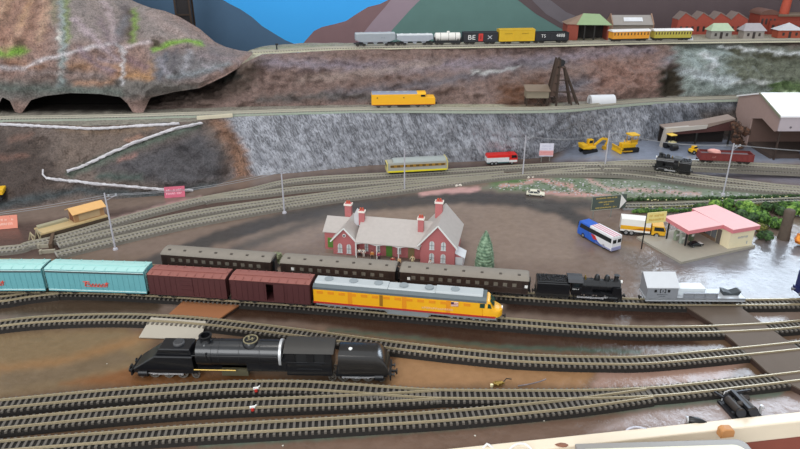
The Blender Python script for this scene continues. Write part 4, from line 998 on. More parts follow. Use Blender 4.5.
def small_diesel():
    zr = .0085; zz = zr+z1(400); loc, rz, L = ends(371.5, 107.0, 435, 106.0, zz); x = L/2; w = .0165
    r = thing('diesel_locomotive', 'yellow diesel engine with a stepped nose on the middle level track', 'locomotive', loc, rz)
    zb = .0085; H = .0275
    mb = MB(); mb.prism([(-x, zb), (x*.985, zb), (x*.985, zb+.0145), (x*.97, zb+.0185), (x*.70, zb+.0195), (x*.68, zb+H), (-x, zb+H)], -w, w); part('body', mb, mat('bright_diesel_yellow', '#f6b51c', .4, 0, .04), r, None, .0015)
    mb = MB(); mb.prism([(-w*.98, zb+H), (w*.98, zb+H), (w*.7, zb+H+.003), (-w*.7, zb+H+.003)], -x*.99, x*.42, 'x'); rf = part('roof', mb, mat('bluegrey_roof', '#8b92a4', .5), r, None)
    mb = MB(); mb.prism([(-w*.98, zb+H), (w*.98, zb+H), (w*.7, zb+H+.003), (-w*.7, zb+H+.003)], x*.42, x*.69, 'x'); part('cab_roof', mb, mat('bright_diesel_yellow', '#f6b51c'), r, None)
    for k in range(4):
        mb = MB(); mb.cyl((-x*.75+k*x*.27, 0, zb+H+.003), (-x*.75+k*x*.27, 0, zb+H+.0042), .005, n=14); part('roof_fan', mb, GREY, rf)
    mb = MB()
    for s in (-1, 1): mb.prism([(x*.53, zb+H*.74), (x*.675, zb+H*.74), (x*.665, zb+H*.93), (x*.53, zb+H*.93)], s*w-.0004, s*w+.0004)
    mb.box(x*.678, x*.70, -w*.8, -.001, zb+H*.76, zb+H*.95); mb.box(x*.678, x*.70, .001, w*.8, zb+H*.76, zb+H*.95); part('cab_window', mb, GLASS, r, None)
    mb = MB()
    for s in (-1, 1):
        for f in (-.82, 0.0): mb.cyl((x*f, s*w-.0003, zb+H*.68), (x*f, s*w+.0004, zb+H*.68), .0019, n=12)
    part('porthole', mb, mat('porthole_brown', '#7a5a1a', .3), r)
    mb = MB()
    for s in (-1, 1): mb.box(-x, x*.97, s*w-.0004, s*w+.0004, zb, zb+.0016)
    part('lower_stripe', mb, mat('stripe_orange', '#d9812a', .5), r, None)
    mb = MB(); mb.cyl((x*.975, 0, zb+.013), (x*.99, 0, zb+.013), .0022, n=12); part('headlamp', mb, WHITE, r)
    mb = MB(); mb.box(-x*.95, x*.95, -.013, .013, .0060, zb); mb.box(-x*.2, x*.2, -.014, .014, .0025, .007); part('underframe', mb, DARK, r, None)
    for s in (-1, 1): bogie(r, s*x*.62, .028, .0052, m=mat('grey_bogie', '#4c5056', .5))
    couplers(r, L)
small_diesel()
# goods wagons on the top level
ZT = Z2+.0065
def top(px1, px2):
    yy = lambda p: interp([(330,46.7),(400,45.2),(500,43.7),(560,42.6),(640,40.5),(700,39.7)], p)
    loc, rz, L = ends(px1, yy(px1), px2, yy(px2), ZT); return loc, rz, L
GR1 = 'goods wagons on the top level'
def hopper(label, px1, px2, col, rcol, big):
    loc, rz, L = top(px1, px2); x = L/2; w = .0155; zb = .0085; H = .026 if big else .0205
    r = thing('hopper_wagon', label, 'railway wagon', loc, rz, GR1)
    m = mat(col[0], col[1], .5, 0, .06)
    mb = MB()
    mb.prism([(-x, zb+H), (x, zb+H), (x, zb+.010), (x*.72, zb+.004), (-x*.72, zb+.004), (-x, zb+.010)], -w, w)
    b = part('body', mb, m, r, None, .0008)
    mb = MB()
    for k in range(11):
        for s in (-1, 1): mb.box(-x+L*k/10-.0006, -x+L*k/10+.0006, s*w-.0009, s*w+.0009, zb+.008, zb+H)
    part('rib', mb, m, b, None)
    mb = MB()
    for k in (-1, 0, 1): mb.prism([(k*x*.5-.009, zb+.005), (k*x*.5+.009, zb+.005), (k*x*.5+.003, zb-.003), (k*x*.5-.003, zb-.003)], -w*.7, w*.7)
    part('chute', mb, m, r, None)
    mb = MB(); mb.prism([(-w, zb+H), (w, zb+H), (w*.6, zb+H+.002), (-w*.6, zb+H+.002)], -x, x, 'x')
    for k in range(4): mb.cyl((-x*.7+k*x*.47, 0, zb+H+.002), (-x*.7+k*x*.47, 0, zb+H+.0035), .004, n=14)
    part('roof', mb, mat(rcol[0], rcol[1], .5), r, None)
    mb = MB(); mb.box(-x, x, -.004, .004, .006, .009); part('underframe', mb, DARK, r, None)
    for s in (-1, 1): bogie(r, s*x*.74, .018, .0048)
    couplers(r, L, .0075)
    return r, x, w, zb, H
r_, x_, w_, zb_, H_ = hopper('tall grey hopper wagon at the tail of the top level goods train', 355.5, 394.5, ('hopper_grey', '#9da4ab'), ('hopper_roof_grey', '#b4b9bd'), True)
mb = MB(); scrawl(mb, .012, .003, 31, (x_*.35, -w_-.001, zb_+H_*.6), .003); part('lettering', mb, mat('hopper_letter', '#6f7780', .5), r_, None)
r_, x_, w_, zb_, H_ = hopper('low grey hopper wagon with a white top between the tall grey hopper and tank wagon', 396.5, 432, ('hopper_blue_grey', '#a7adb6'), ('white_hatch', '#d5d8da'), False)
def tank_wagon():
    loc, rz, L = top(434, 460.5); x = L/2; zb = .0095
    r = thing('tank_wagon', 'white tank wagon with a dome on the top level goods train', 'railway wagon', loc, rz, GR1)
    mb = MB(); mb.lathe([(.0, -x*.99), (.008, -x*.97), (.0115, -x*.9), (.0115, x*.9), (.008, x*.97), (.0, x*.99)], (0, 0, zb+.0125), 22, 'x'); b = part('tank', mb, mat('tank_white', '#e6e4de', .4, 0, .04), r)
    mb = MB()
    for k in (-.55, .05, .55): mb.cyl((x*k-.0005, 0, zb+.0125), (x*k+.0005, 0, zb+.0125), .0118, n=22)
    part('tank_strap', mb, BLACK, b)
    mb = MB(); mb.lathe([(.0045, zb+.022), (.0045, zb+.0268), (.0030, zb+.0282), (.0, zb+.0286)], (x*.05, 0, 0), 16); part('dome', mb, mat('tank_white', '#e6e4de'), b)
    mb = MB(); mb.box(-x, x, -.0125, .0125, zb-.003, zb+.0015)
    for k in (-.75, .75): mb.prism([(-.012, zb), (.012, zb), (.0105, zb+.009), (-.0105, zb+.009)], x*k-.001, x*k+.001, 'x')
    mb.box(-x, -x+.0015, -.013, .013, zb-.002, zb+.012); mb.box(x-.0015, x, -.013, .013, zb-.002, zb+.012)
    part('frame', mb, BLACK, r, None)
    for s in (-1, 1): bogie(r, s*x*.62, .014, .0048)
    couplers(r, L, .0075)
tank_wagon()
BLKW = mat('wagon_black', '#26272c', .5, 0, .1)
loc, rz, L = top(462.5, 496); r_ = boxcar('boxcar', 'black boxcar lettered BE with a red panel on the top level goods train', loc, rz, L, BLKW, BLKW, W=.031, H=.0245, group=GR1, detail=False, peak=.002, zb=.0085)
text_part('BE', .0185, WHITE, r_, face_mtx((-L*.27, -.0161, .0205)), sx=1.15)
mb = MB(); mb.box(-.0065, .0065, -.0166, -.0157, .0105, .0315); rp = part('red_panel', mb, RED, r_, None)
mb = MB(); mb.box(-.0018, .0018, -.0168, -.0165, .016, .026); part('panel_mark', mb, mat('mark_dark_red', '#8c2020'), rp, None)
mb = MB()
for s in (-1, 1): mb.bar((L*.27-.006, -.0161, .021-s*.005), (L*.27+.006, -.0161, .021+s*.005), .0006, .0016)
part('cross_emblem', mb, mat('pale_mark', '#c9ccd2'), r_, None)
loc, rz, L = top(497.5, 532.5); r_ = boxcar('boxcar', 'yellow boxcar on the top level goods train', loc, rz, L, mat('mustard', '#d9b023', .5, 0, .06), mat('mustard_roof', '#cda827', .5), W=.031, H=.0315, group=GR1, door=True, detail=False, peak=.002, zb=.0085)
mb = MB(); scrawl(mb, .022, .0026, 33, (-L*.24, -.0166, .0300), .0028); scrawl(mb, .022, .0026, 34, (L*.24, -.0166, .0300), .0028); part('lettering', mb, mat('mustard_dark', '#8a6d14'), r_, None)
def gondola(label, loc, rz, L, m, H, W=.031, group=None, zb=.0085, top_=True):
    r = thing('open_wagon', label, 'railway wagon', loc, rz, group); x, w = L/2, W/2
    mb = MB()
    for y in (-w, w-.0012): mb.box(-x, x, y, y+.0012, zb, zb+H)
    for xx in (-x, x-.0012): mb.box(xx, xx+.0012, -w, w, zb, zb+H)
    mb.box(-x, x, -w, w, zb, zb+.0012)
    for s in (-1, 1): mb.box(-x, x, s*w-.0012, s*w+.0012, zb+H-.0014, zb+H)
    for k in range(10):
        for s in (-1, 1): mb.box(-x+L*k/9-.0007, -x+L*k/9+.0007, s*w-.0011, s*w+.0011, zb, zb+H)
    part('body', mb, m, r, None)
    mb = MB(); mb.box(-x*.96, x*.96, -.005, .005, zb-.0035, zb); part('underframe', mb, DARK, r, None)
    for s in (-1, 1): bogie(r, s*x*.70, .018, .0048)
    couplers(r, L, .0075); return r
loc, rz, L = top(533.5, 566); r_ = gondola('black open wagon lettered TS 4888 at the head of the top level goods train', loc, rz, L, BLKW, .0225, group=GR1)
text_part('TS', .0125, WHITE, r_, face_mtx((-L*.27, -.0168, .0215))); text_part('4888', .0125, WHITE, r_, face_mtx((L*.25, -.0168, .0225)))
mb = MB(); mb.box(-L*.48, L*.48, -.0142, .0142, .018, .0285); part('load', mb, mat('wagon_load_black', '#1f2023', .9, 0, .3, 300, .5), r_, None)
# two wooden coaches by the town
def old_coach(label, px1, px2, m, n):
    loc, rz, L = top(px1, px2); loc.y -= .0; x = L/2; w = .0155; zb = .0085; H = .0200
    r = thing('passenger_coach', label, 'railway coach', loc, rz)
    mb = MB(); mb.box(-x, x, -w, w, zb, zb+H); b = part('body', mb, m, r, None)
    for k in range(n):
        mb = MB(); xx = -x+L*(k+.5)/n; mb.box(xx-.0017, xx+.0017, -w-.0004, w+.0004, zb+H*.50, zb+H*.86); part('window', mb, mat('dark_coach_window', '#4a3a20', .2), b, None)
    mb = MB(); mb.prism([(-w-.0015, zb+H), (w+.0015, zb+H), (w+.001, zb+H+.002), (w*.55, zb+H+.0050), (0, zb+H+.0062), (-w*.55, zb+H+.0050), (-w-.001, zb+H+.002)], -x-.003, x+.003, 'x'); part('roof', mb, mat('cream_white_roof', '#dcd8d4', .5, 0, .05), r, 30)
    mb = MB(); mb.box(-x, x, -.011, .011, zb-.0045, zb); part('underframe', mb, DARK, r, None)
    for s in (-1, 1): bogie(r, s*x*.7, .016, .0048)
    return r
old_coach('orange wooden coach with pale roof in front of the long grey shed', 610, 646, mat('coach_orange', '#e39a2e', .5), 11)
old_coach('olive yellow wooden coach with pale roof beside the orange coach', 651.5, 688, mat('coach_olive', '#b3a640', .5), 13)
# red brown open wagon in the yard with a pink load
zr = .0105
loc, rz, L = ends(697.5, 161.4, 750, 163.6, .03+zr); r_ = gondola('red brown open wagon on the yard siding', loc, rz, L, mat('gondola_red', '#7c3230', .55, 0, .1), .019)
mb = MB(); scrawl(mb, .012, .004, 41, (-L*.23, -.0172, .018), .005); part('lettering', mb, mat('faded_lettering', '#b98a84'), r_, None)
mb = MB(); mb.box(-L*.44, L*.44, -.013, .013, .012, .0225); part('load', mb, mat('gondola_load', '#6d6468', .9, 0, .3, 300), r_, None)
t = link('wagon_tarpaulin', MB().blob((0, 0, 0), .017, (1, .6, .42), .12, 1.5, 3).mesh('wagon_tarpaulin', mat('pink_bundle', '#e2a49c', .7, 0, .1), 60)); q = P(719, 148, .03+zr+.027); t.location = Vector((loc.x-.030*L/.135, loc.y, .03+zr+.028)); t.rotation_euler = (0, .15, rz)
tag(t, 'pink wrapped bundle lying on the red brown open wagon', 'bundle')
# dark blue wagon end at the picture edge
def blue_wagon():
    a, b = P(797, 297.5, RZ), P(880, 293, RZ); d = b-a; loc = a+d*.5
    r = thing('railway_wagon', 'dark blue wagon end poking in at the picture edge, right of the silver wagon', 'railway wagon', loc, math.atan2(d.y, d.x)); x = d.length/2; w = .0155
    mb = MB(); mb.box(-x+.003, x, -w, w, .011, .044); part('body', mb, mat('dark_blue', '#232a5c', .4, 0, .1), r, None, .001)
    mb = MB(); mb.box(-x, -x+.003, -w, w, .007, .016); bb = part('buffer_beam', mb, mat('dark_blue', '#232a5c'), r, None)
    for y in (-.0095, .0095):
        mb = MB(); mb.cyl((-x, y, .0115), (-x-.004, y, .0115), .0013); mb.cyl((-x-.004, y, .0115), (-x-.005, y, .0115), .003, n=14); part('buffer', mb, mat('buffer_grey', '#9a9aa0', .4, .5), bb)
    bogie(r, -x+.022, .020); bogie(r, x-.022, .020)
blue_wagon()
# ================================================================== STATION
RB = mat('brick_red_card', '#bb6e6e', .7, 0, .14, 500); ROOFS = mat('pale_slate_roof', '#b3aba6', .75, 0, .1, 150); WIN = mat('pale_window', '#d4d8d8', .3, 0, .1); GREEN = mat('door_green', '#5d8a3c', .5)
def gable(mb, x0, x1, y0, y1, ze, zr, ov=.003, th=.0012, along='y'):
    """two roof slopes; ridge along y (gable facing the front) or x"""
    if along == 'y':
        xm = (x0+x1)/2
        for a in (x0-ov, x1+ov):
            za = ze-ov*(zr-ze)/((x1-x0)/2)
            mb.prism([(a, za), (xm, zr), (xm, zr+th), (a, za+th)], y0-ov, y1+ov, 'y')
    else:
        ym = (y0+y1)/2
        for a in (y0-ov, y1+ov):
            za = ze-ov*(zr-ze)/((y1-y0)/2)
            mb.prism([(a, za), (ym, zr), (ym, zr+th), (a, za+th)], x0-ov, x1+ov, 'x')
def arch_window(root, cx, y, z0, w, h, name='window', m=None, sash=True):
    mb = MB(); n = 8; pts = [(cx-w/2, z0), (cx+w/2, z0), (cx+w/2, z0+h*.7)]
    pts += [(cx+w/2*math.cos(PI*k/n), z0+h*.7+h*.3*math.sin(PI*k/n)) for k in range(1, n)] + [(cx-w/2, z0+h*.7)]
    mb.prism(pts, y-.0006, y); mb.box(cx-w/2-.0006, cx+w/2+.0006, y-.0012, y, z0-.0012, z0); o = part(name, mb, m or WIN, root, None)
    mb = MB(); mb.box(cx-.0004, cx+.0004, y-.0010, y-.0006, z0, z0+h); mb.box(cx-w/2, cx+w/2, y-.0010, y-.0006, z0+h*.45, z0+h*.45+.0007)
    part('sash', mb, mat('sash_grey', '#70767a', .5), o, None)
    return o
def chimney(root, x, y, z0, z1_, w=.0085, pots=2):
    mb = MB(); mb.box(x-w/2, x+w/2, y-w/2*.8, y+w/2*.8, z0, z1_); c = part('chimney', mb, RB, root, None)
    mb = MB(); mb.box(x-w/2-.0014, x+w/2+.0014, y-w/2*.8-.0014, y+w/2*.8+.0014, z1_-.004, z1_-.0005); part('chimney_cap', mb, mat('cap_white', '#efe6dc', .6), c, None)
    for k in range(pots):
        mb = MB(); xx = x+(k-(pots-1)/2)*.0045; mb.lathe([(.0018, z1_-.0006), (.0015, z1_+.004), (.0018, z1_+.0045)], (xx, y, 0), 10); part('chimney_pot', mb, mat('terracotta', '#c9573a', .7), c)
def station():
    a, b = P(322, 253.5, 0), P(454.5, 265.5, 0); d = b-a; L = d.length
    r = thing('station_building', 'red brick station with grey roofs and four chimneys behind the passenger train', 'building', a, math.atan2(d.y, d.x))
    f = lambda px: (px-322)/(454.5-322)*L
    # walls
    mb = MB()
    mb.prism([(f(322), 0), (f(336), 0), (f(336), .038), (f(322), .038)], .022, .085); wl = part('end_block', mb, RB, r, None)
    x0, x1 = f(334), f(357.5); xm = (x0+x1)/2
    mb = MB(); mb.prism([(x0, 0), (x1, 0), (x1, .034), (xm, .0575), (x0, .034)], .0, .07); ww = part('small_gable_wing', mb, RB, r, None)
    mb = MB(); mb.box(f(357), f(423), .014, .088, 0, .036); mw = part('main_wall', mb, RB, r, None)
    X0, X1 = f(421.5), f(454.5); XM = (X0+X1)/2
    mb = MB(); mb.prism([(X0, 0), (X1, 0), (X1, .044), (XM, .0800), (X0, .044)], -.004, .100); gw = part('large_gable_wing', mb, RB, r, None)
    # roofs
    mb = MB(); gable(mb, f(322), f(345), .022, .085, .038, .056, along='x'); part('roof', mb, ROOFS, r, None)
    mb = MB(); gable(mb, x0, x1, .0, .068, .034, .058, .004); part('roof', mb, ROOFS, r, None)
    mb = MB()
    for (y0, z0_, xa, xb), (y1, z1_, xc, xd) in (((-.010, .0335, f(357.6), f(421)), (.050, .0620, f(357.6), f(436))), ((.092, .036, f(357.6), f(436)), (.050, .0620, f(357.6), f(436)))):
        lo = [mb.av(q) for q in ((xa, y0, z0_), (xb, y0, z0_), (xd, y1, z1_), (xc, y1, z1_))]; hi = [mb.av(q) for q in ((xa, y0, z0_+.0015), (xb, y0, z0_+.0015), (xd, y1, z1_+.0015), (xc, y1, z1_+.0015))]
        mb.face(lo[::-1]); mb.face(hi); [mb.face((lo[k], lo[(k+1) % 4], hi[(k+1) % 4], hi[k])) for k in range(4)]
    part('roof', mb, ROOFS, r, None)
    mb = MB(); gable(mb, X0, X1, -.004, .098, .044, .0805, .005); part('roof', mb, ROOFS, r, None)
    # white barge boards
    for (p0, p1, pm, ze, zr_, yy) in ((x0-.004, x1+.004, xm, .0290, .058, -.0045), (X0-.005, X1+.005, XM, .0370, .0805, -.0095)):
        mb = MB()
        for q in (p0, p1): mb.bar((q, yy, ze+.0005), (pm, yy, zr_+.0005), .0012, .0024)
        part('barge_board', mb, WHITE, r, None)
    # windows and doors
    for p in (341, 350): arch_window(ww, f(p), -.0002, .0065, .0088, .0185)
    mb = MB(); mb.lathe([(.0034, -.0012), (.0034, 0)], (xm, -.0004, .0425), 18, 'y'); o = part('round_window', mb, WHITE, ww); mb = MB(); mb.lathe([(.0022, -.0018), (.0022, 0)], (xm, -.0004, .0425), 18, 'y'); part('pane', mb, mat('round_pane', '#6b6f74', .3), o)
    for p in (432.5, 443.5):
        arch_window(gw, f(p), -.0042, .006, .0092, .0175); arch_window(gw, f(p), -.0042, .0315, .0088, .0165)
    mb = MB(); mb.box(f(325), f(331.5), .0212, .022, 0.004, .0245); part('door', mb, GREEN, wl, None, label='green door')
    for p, g in ((366, 0), (378, 0), (399, 0)): arch_window(mw, f(p), .0138, .008, .0070, .0160)
    mb = MB(); mb.box(f(389)-.006, f(389)+.006, .0130, .014, 0, .022); part('door', mb, GREEN, mw, None, label='green door')
    mb = MB(); mb.box(f(411)-.006, f(411)+.006, .0130, .014, 0, .022); part('door', mb, mat('door_ochre', '#8a7a55', .5), mw, None)
    # porch posts and curved valance
    mb = MB()
    for p0, p1 in ((358, 378.5), (379.5, 400), (401, 421)):
        n = 12
        for k in range(n):
            ta, tb = k/n, (k+1)/n; xa, xb = f(p0)+(f(p1)-f(p0))*ta, f(p0)+(f(p1)-f(p0))*tb
            za, zb_ = .0300+.0032*math.sin(PI*ta), .0300+.0032*math.sin(PI*tb)
            mb.poly([(xa, -.0085, za), (xb, -.0085, zb_), (xb, -.0085, .0352), (xa, -.0085, .0352)]); mb.poly([(xa, -.0072, za), (xb, -.0072, zb_), (xb, -.0072, .0352), (xa, -.0072, .0352)]); mb.poly([(xa, -.0085, za), (xb, -.0085, zb_), (xb, -.0072, zb_), (xa, -.0072, za)])
    part('porch_valance', mb, WHITE, r, None)
    for p in (358.5, 379, 400.5):
        mb = MB(); mb.box(f(p)-.0009, f(p)+.0009, -.0086, -.0070, 0, .034); part('porch_post', mb, WHITE, r, None)
    # white corner trims, lean-to
    mb = MB(); mb.box(f(357)-.001, f(357)+.0006, -.0014, 0, 0, .034); part('corner_trim', mb, WHITE, ww, None)
    mb = MB(); mb.prism([(X1, 0), (X1+.0155, 0), (X1+.0155, .017), (X1, .0245)], .002, .03); ln = part('lean_to', mb, mat('lean_to_pink', '#b86f72', .7), r, None)
    mb = MB(); mb.prism([(X1, .0245), (X1+.0185, .0155), (X1+.0185, .0167), (X1, .0257)], .000, .033); part('lean_to_roof', mb, mat('lean_to_white', '#d7d9dc', .6), ln, None)
    mb = MB(); mb.box(X1+.0155, X1+.0160, .003, .029, .0, .0165); mb.box(X1+.001, X1+.0150, .0012, .002, .0, .0168); part('lean_to_door', mb, mat('lean_to_white', '#d7d9dc'), ln, None)
    chimney(r, f(340.5), .070, .040, .080, .0125); chimney(r, f(358.5), .040, .050, .080, .0105); chimney(r, f(419), .028, .048, .080, .0105); chimney(r, f(434), .062, .068, .102, .0135)
    # small white gable between the left chimneys
    mb = MB(); mb.prism([(f(350), .045), (f(356), .045), (f(356), .068), (f(353), .080), (f(350), .068)], .044, .050); part('dormer', mb, mat('dormer_white', '#d3d3d6', .6), r, None)
    mb = MB(); mb.box(f(320), f(470), -.034, .0, -.001, .0020); part('platform', mb, mat('platform_brown', '#7d6f66', .8, 0, .1), r, None)
    return r, f
st, fpx = station()
# ---- people
def skin_mesh(joints, edges, name):
    me = bpy.data.meshes.new(name); me.from_pydata([j[0] for j in joints], edges, [])
    o = link(name, me); m = o.modifiers.new('skin', 'SKIN'); m.use_smooth_shade = True; s = o.modifiers.new('sub', 'SUBSURF'); s.levels = s.render_levels = 1
    for k, (p, rad) in enumerate(joints): me.skin_vertices[0].data[k].radius = rad if isinstance(rad, tuple) else (rad, rad)
    me.skin_vertices[0].data[0].use_root = True
    bpy.context.view_layer.update(); dg = bpy.context.evaluated_depsgraph_get()
    out = bpy.data.meshes.new_from_object(o.evaluated_get(dg)); out.name = name
    bpy.data.objects.remove(o); bpy.data.meshes.remove(me); return out
SKINM = mat('figure_skin', '#c89a7c', .6)
def person_meshes(arm):
    J = [((0,0,.95), (.14,.10)), ((0,0,1.15), (.13,.10)), ((0,0,1.38), (.17,.11)), ((0,0,1.50), (.06,.06)), ((0,-.01,1.58), (.075,.085)), ((0,-.01,1.68), (.082,.10)), ((0,0,1.75), (.05,.06))]
    E = [(0,1),(1,2),(2,3),(3,4),(4,5),(5,6)]
    for s in (-1, 1):
        k = len(J); J += [((s*.10,0,.88), .085), ((s*.11,.0,.50), .062), ((s*.11,.02,.09), .043), ((s*.12,-.12,.04), .035)]; E += [(0,k),(k,k+1),(k+1,k+2),(k+2,k+3)]
        k = len(J); J += [((s*.21,0,1.40), .060), ((s*(.26+arm*.1),-.0,1.12), .045), ((s*(.27+arm*.12),-.10-arm*.1,.88+arm*.12), .034), ((s*(.27+arm*.10),-.14-arm*.12,.78+arm*.16), .036)]; E += [(2,k),(k,k+1),(k+1,k+2),(k+2,k+3)]
    body = skin_mesh(J, E, 'person')
    JC = [((0,0,.90), (.17,.135)), ((0,0,1.15), (.15,.125)), ((0,0,1.38), (.19,.13)), ((0,0,1.47), (.10,.09))]; EC = [(0,1),(1,2),(2,3)]
    for s in (-1, 1):
        k = len(JC); JC += [((s*.22,0,1.39), .075), ((s*(.265+arm*.1),-.0,1.12), .060), ((s*(.27+arm*.12),-.09-arm*.09,.92+arm*.11), .048)]; EC += [(2,k),(k,k+1),(k+1,k+2)]
    coat = skin_mesh(JC, EC, 'coat')
    JT = [((0,0,.93), (.155,.12))]; ET = []
    for s in (-1, 1): k = len(JT); JT += [((s*.10,0,.86), .102), ((s*.11,0,.50), .078), ((s*.11,.02,.12), .06)]; ET += [(0,k),(k,k+1),(k+1,k+2)]
    trou = skin_mesh(JT, ET, 'trousers')
    hair = MB().blob((0, .02, 1.69), .108, (.95, 1, .85), .05, 2, 2).mesh('hair', SKINM, 60)
    return body, coat, trou, hair
PM = [person_meshes(0), person_meshes(1)]
def col_copy(me, m):
    c = me.copy(); c.materials.clear(); c.materials.append(m); return c
def person(label, loc, rz, pose, coat, trou, hair, h=.0205):
    b, c, t, hr = PM[pose]
    o = link('person', col_copy(b, SKINM)); o.location = loc; o.rotation_euler = (0,0,rz); o.scale = (h/1.78,)*3
    tag(o, label, 'person', None)
    link('coat', col_copy(c, mat('cloth_'+coat, coat, .8, 0, .05)), o); link('trousers', col_copy(t, mat('cloth_'+trou, trou, .8, 0, .05)), o); link('hair', col_copy(hr, mat('hair_'+hair, hair, .8)), o)
    return o
def onp(px, yy): return st.matrix_world @ Vector((fpx(px), yy, .0021))
bpy.context.view_layer.update()
for lab, px, yy, rz, po, c, t, h in (
    ('tiny figure in a white top and dark trousers beside the small station gable', 361.5, -.006, .2, 0, '#eeeae2', '#2b2a2e', '#2a211c'),
    ('tiny figure all in white near the first porch post', 365.5, -.005, -.4, 1, '#f0ede6', '#e8e4dc', '#3a2a1e'),
    ('tiny figure in an orange coat under the station porch', 375, -.012, .1, 0, '#d8893a', '#4a3c32', '#2a211c'),
    ('tiny figure in a magenta coat under the station porch', 382, -.013, .6, 1, '#b0356a', '#4a2c44', '#33241c'),
    ('tiny figure in a red coat standing before the green porch door', 397, -.028, .3, 1, '#c23c36', '#5a585c', '#2a211c'),
    ('tiny figure in a pale orange coat on the platform beside the red coated figure', 403.5, -.029, -.3, 0, '#ecc08a', '#2c2a2a', '#5a4030'),
    ('tiny figure in cream clothes with arms out by the ochre door', 415, -.016, .0, 1, '#d9cba2', '#cfc095', '#8a6a3a'),
    ('tiny figure in white in front of the large station gable', 433, -.026, .4, 0, '#efeae6', '#8a8f95', '#3a2a1e')):
    person(lab, onp(px, yy), rz+st.rotation_euler.z, po, c, t, h)
# ================================================================== PETROL STATION
def petrol_station():
    o = P(681, 264, 0); ang = math.atan2(.0635, .1676)
    r = thing('petrol_station', 'cream petrol station with a pink roof and canopy on a grey slab', 'building', o, ang)
    pink, pinkf = mat('pink_roof', '#eeb4b4', .6, 0, .04), mat('pink_fascia', '#d98389', .6, 0, .05)
    mb = MB(); mb.prism([(0, 0), (.186, .004), (.186, .12), (-.004, .12)], -.002, .0045, 'z'); part('slab', mb, mat('grey_card_slab', '#a59f92', .7, 0, .08, 60), r, None)
    H = .040
    mb = MB(); mb.prism([(.124, .012), (.180, .008), (.180, .110), (.128, .110)], .0045, H, 'z'); b = part('shop', mb, CREAM, r, None)
    mb = MB()
    mb.prism([(.120, .006), (.185, .003), (.185, .116), (.124, .116)], H, H+.0075, 'z'); mb.prism([(.038, .033), (.121, .031), (.121, .104), (.043, .104)], H, H+.0075, 'z')
    rf = part('roof_fascia', mb, pinkf, r, None)
    mb = MB(); mb.prism([(.1195, .0055), (.1855, .0025), (.1855, .1165), (.1235, .1165)], H+.0075, H+.0085, 'z'); mb.prism([(.0375, .0325), (.1205, .0305), (.1205, .1045), (.0425, .1045)], H+.0073, H+.0083, 'z'); part('roof_top', mb, pink, rf, None)
    # shop window and doors on the side facing the pumps
    def sidepanel(name, v0, v1, z0, z1_, m, lab=None):
        mb = MB(); fx = lambda v: .124+(.128-.124)*(v-.012)/.098-.0007
        mb.prism([(fx(v0)-.0006, v0), (fx(v0)+.0006, v0), (fx(v1)+.0006, v1), (fx(v1)-.0006, v1)], z0, z1_, 'z'); return part(name, mb, m, b, None, label=lab)
    sidepanel('shop_window', .046, .058, .012, .036, mat('shop_glass', '#777c80', .2)); sidepanel('shop_window', .060, .072, .012, .036, mat('shop_glass', '#777c80')); sidepanel('door', .034, .044, .0046, .034, mat('shop_door', '#6d665f', .4)); sidepanel('shop_window', .074, .100, .010, .036, mat('shop_dark', '#4d4640', .4)); sidepanel('wall_panel', .046, .100, .0046, .0115, mat('shop_panel', '#7d6552', .7), 'brown panel under the shop windows')
    mb = MB(); mb.T = Matrix.Translation((.154, .0096, .026)) @ Matrix.Rotation(-.07, 4, 'Z'); scrawl(mb, .024, .0042, 51, (0, -.0004, 0), .0034); part('lettering', mb, mat('shop_lettering', '#a9aeb9', .6), b, None)
    mb = MB(); mb.T = Matrix.Translation((.166, .0086, .013)); mb.box(-.001, .001, -.0004, 0, -.003, .003); part('notice', mb, mat('shop_lettering', '#a9aeb9'), b, None)
    for v in ((.0455, .0915), (.056, .052), (.112, .098)):
        mb = MB(); mb.cyl((v[0], v[1], .0045), (v[0], v[1], H), .0017, n=10); part('canopy_post', mb, BLACK, r)
    return r, o, ang
ps, pso, psa = petrol_station()
bpy.context.view_layer.update()
def onps(u, v, z=.0045): return ps.matrix_world @ Vector((u, v, z))
def pump(lab, u, v, m):
    r = thing('fuel_pump', lab, 'petrol pump', onps(u, v), psa, 'petrol pumps')
    mb = MB(); mb.box(-.0045, .0045, -.0032, .0032, 0, .0160); b = part('body', mb, m, r, None, .0008)
    mb = MB(); mb.lathe([(.0045, -.003), (.0045, .003)], (0, 0, .0165), 18, 'y'); part('top', mb, m, r)
    mb = MB(); mb.box(-.003, .003, -.0037, -.0032, .010, .0145); part('dial', mb, WHITE, b, None)
    mb = MB(); mb.tube([(.0045, 0, .012), (.0065, 0, .010), (.007, 0, .005), (.0055, 0, .003), (.005, 0, .008)], .0006); part('hose', mb, BLACK, b)
pump('grey green petrol pump next to the rear canopy post', .058, .080, mat('pump_green', '#8e9a84', .5)); pump('pale grey petrol pump nearest the slab edge', .058, .064, mat('pump_grey', '#9aa296', .5)); pump('dark green petrol pump beside the small black car', .085, .068, mat('pump_dark', '#59664f', .5))
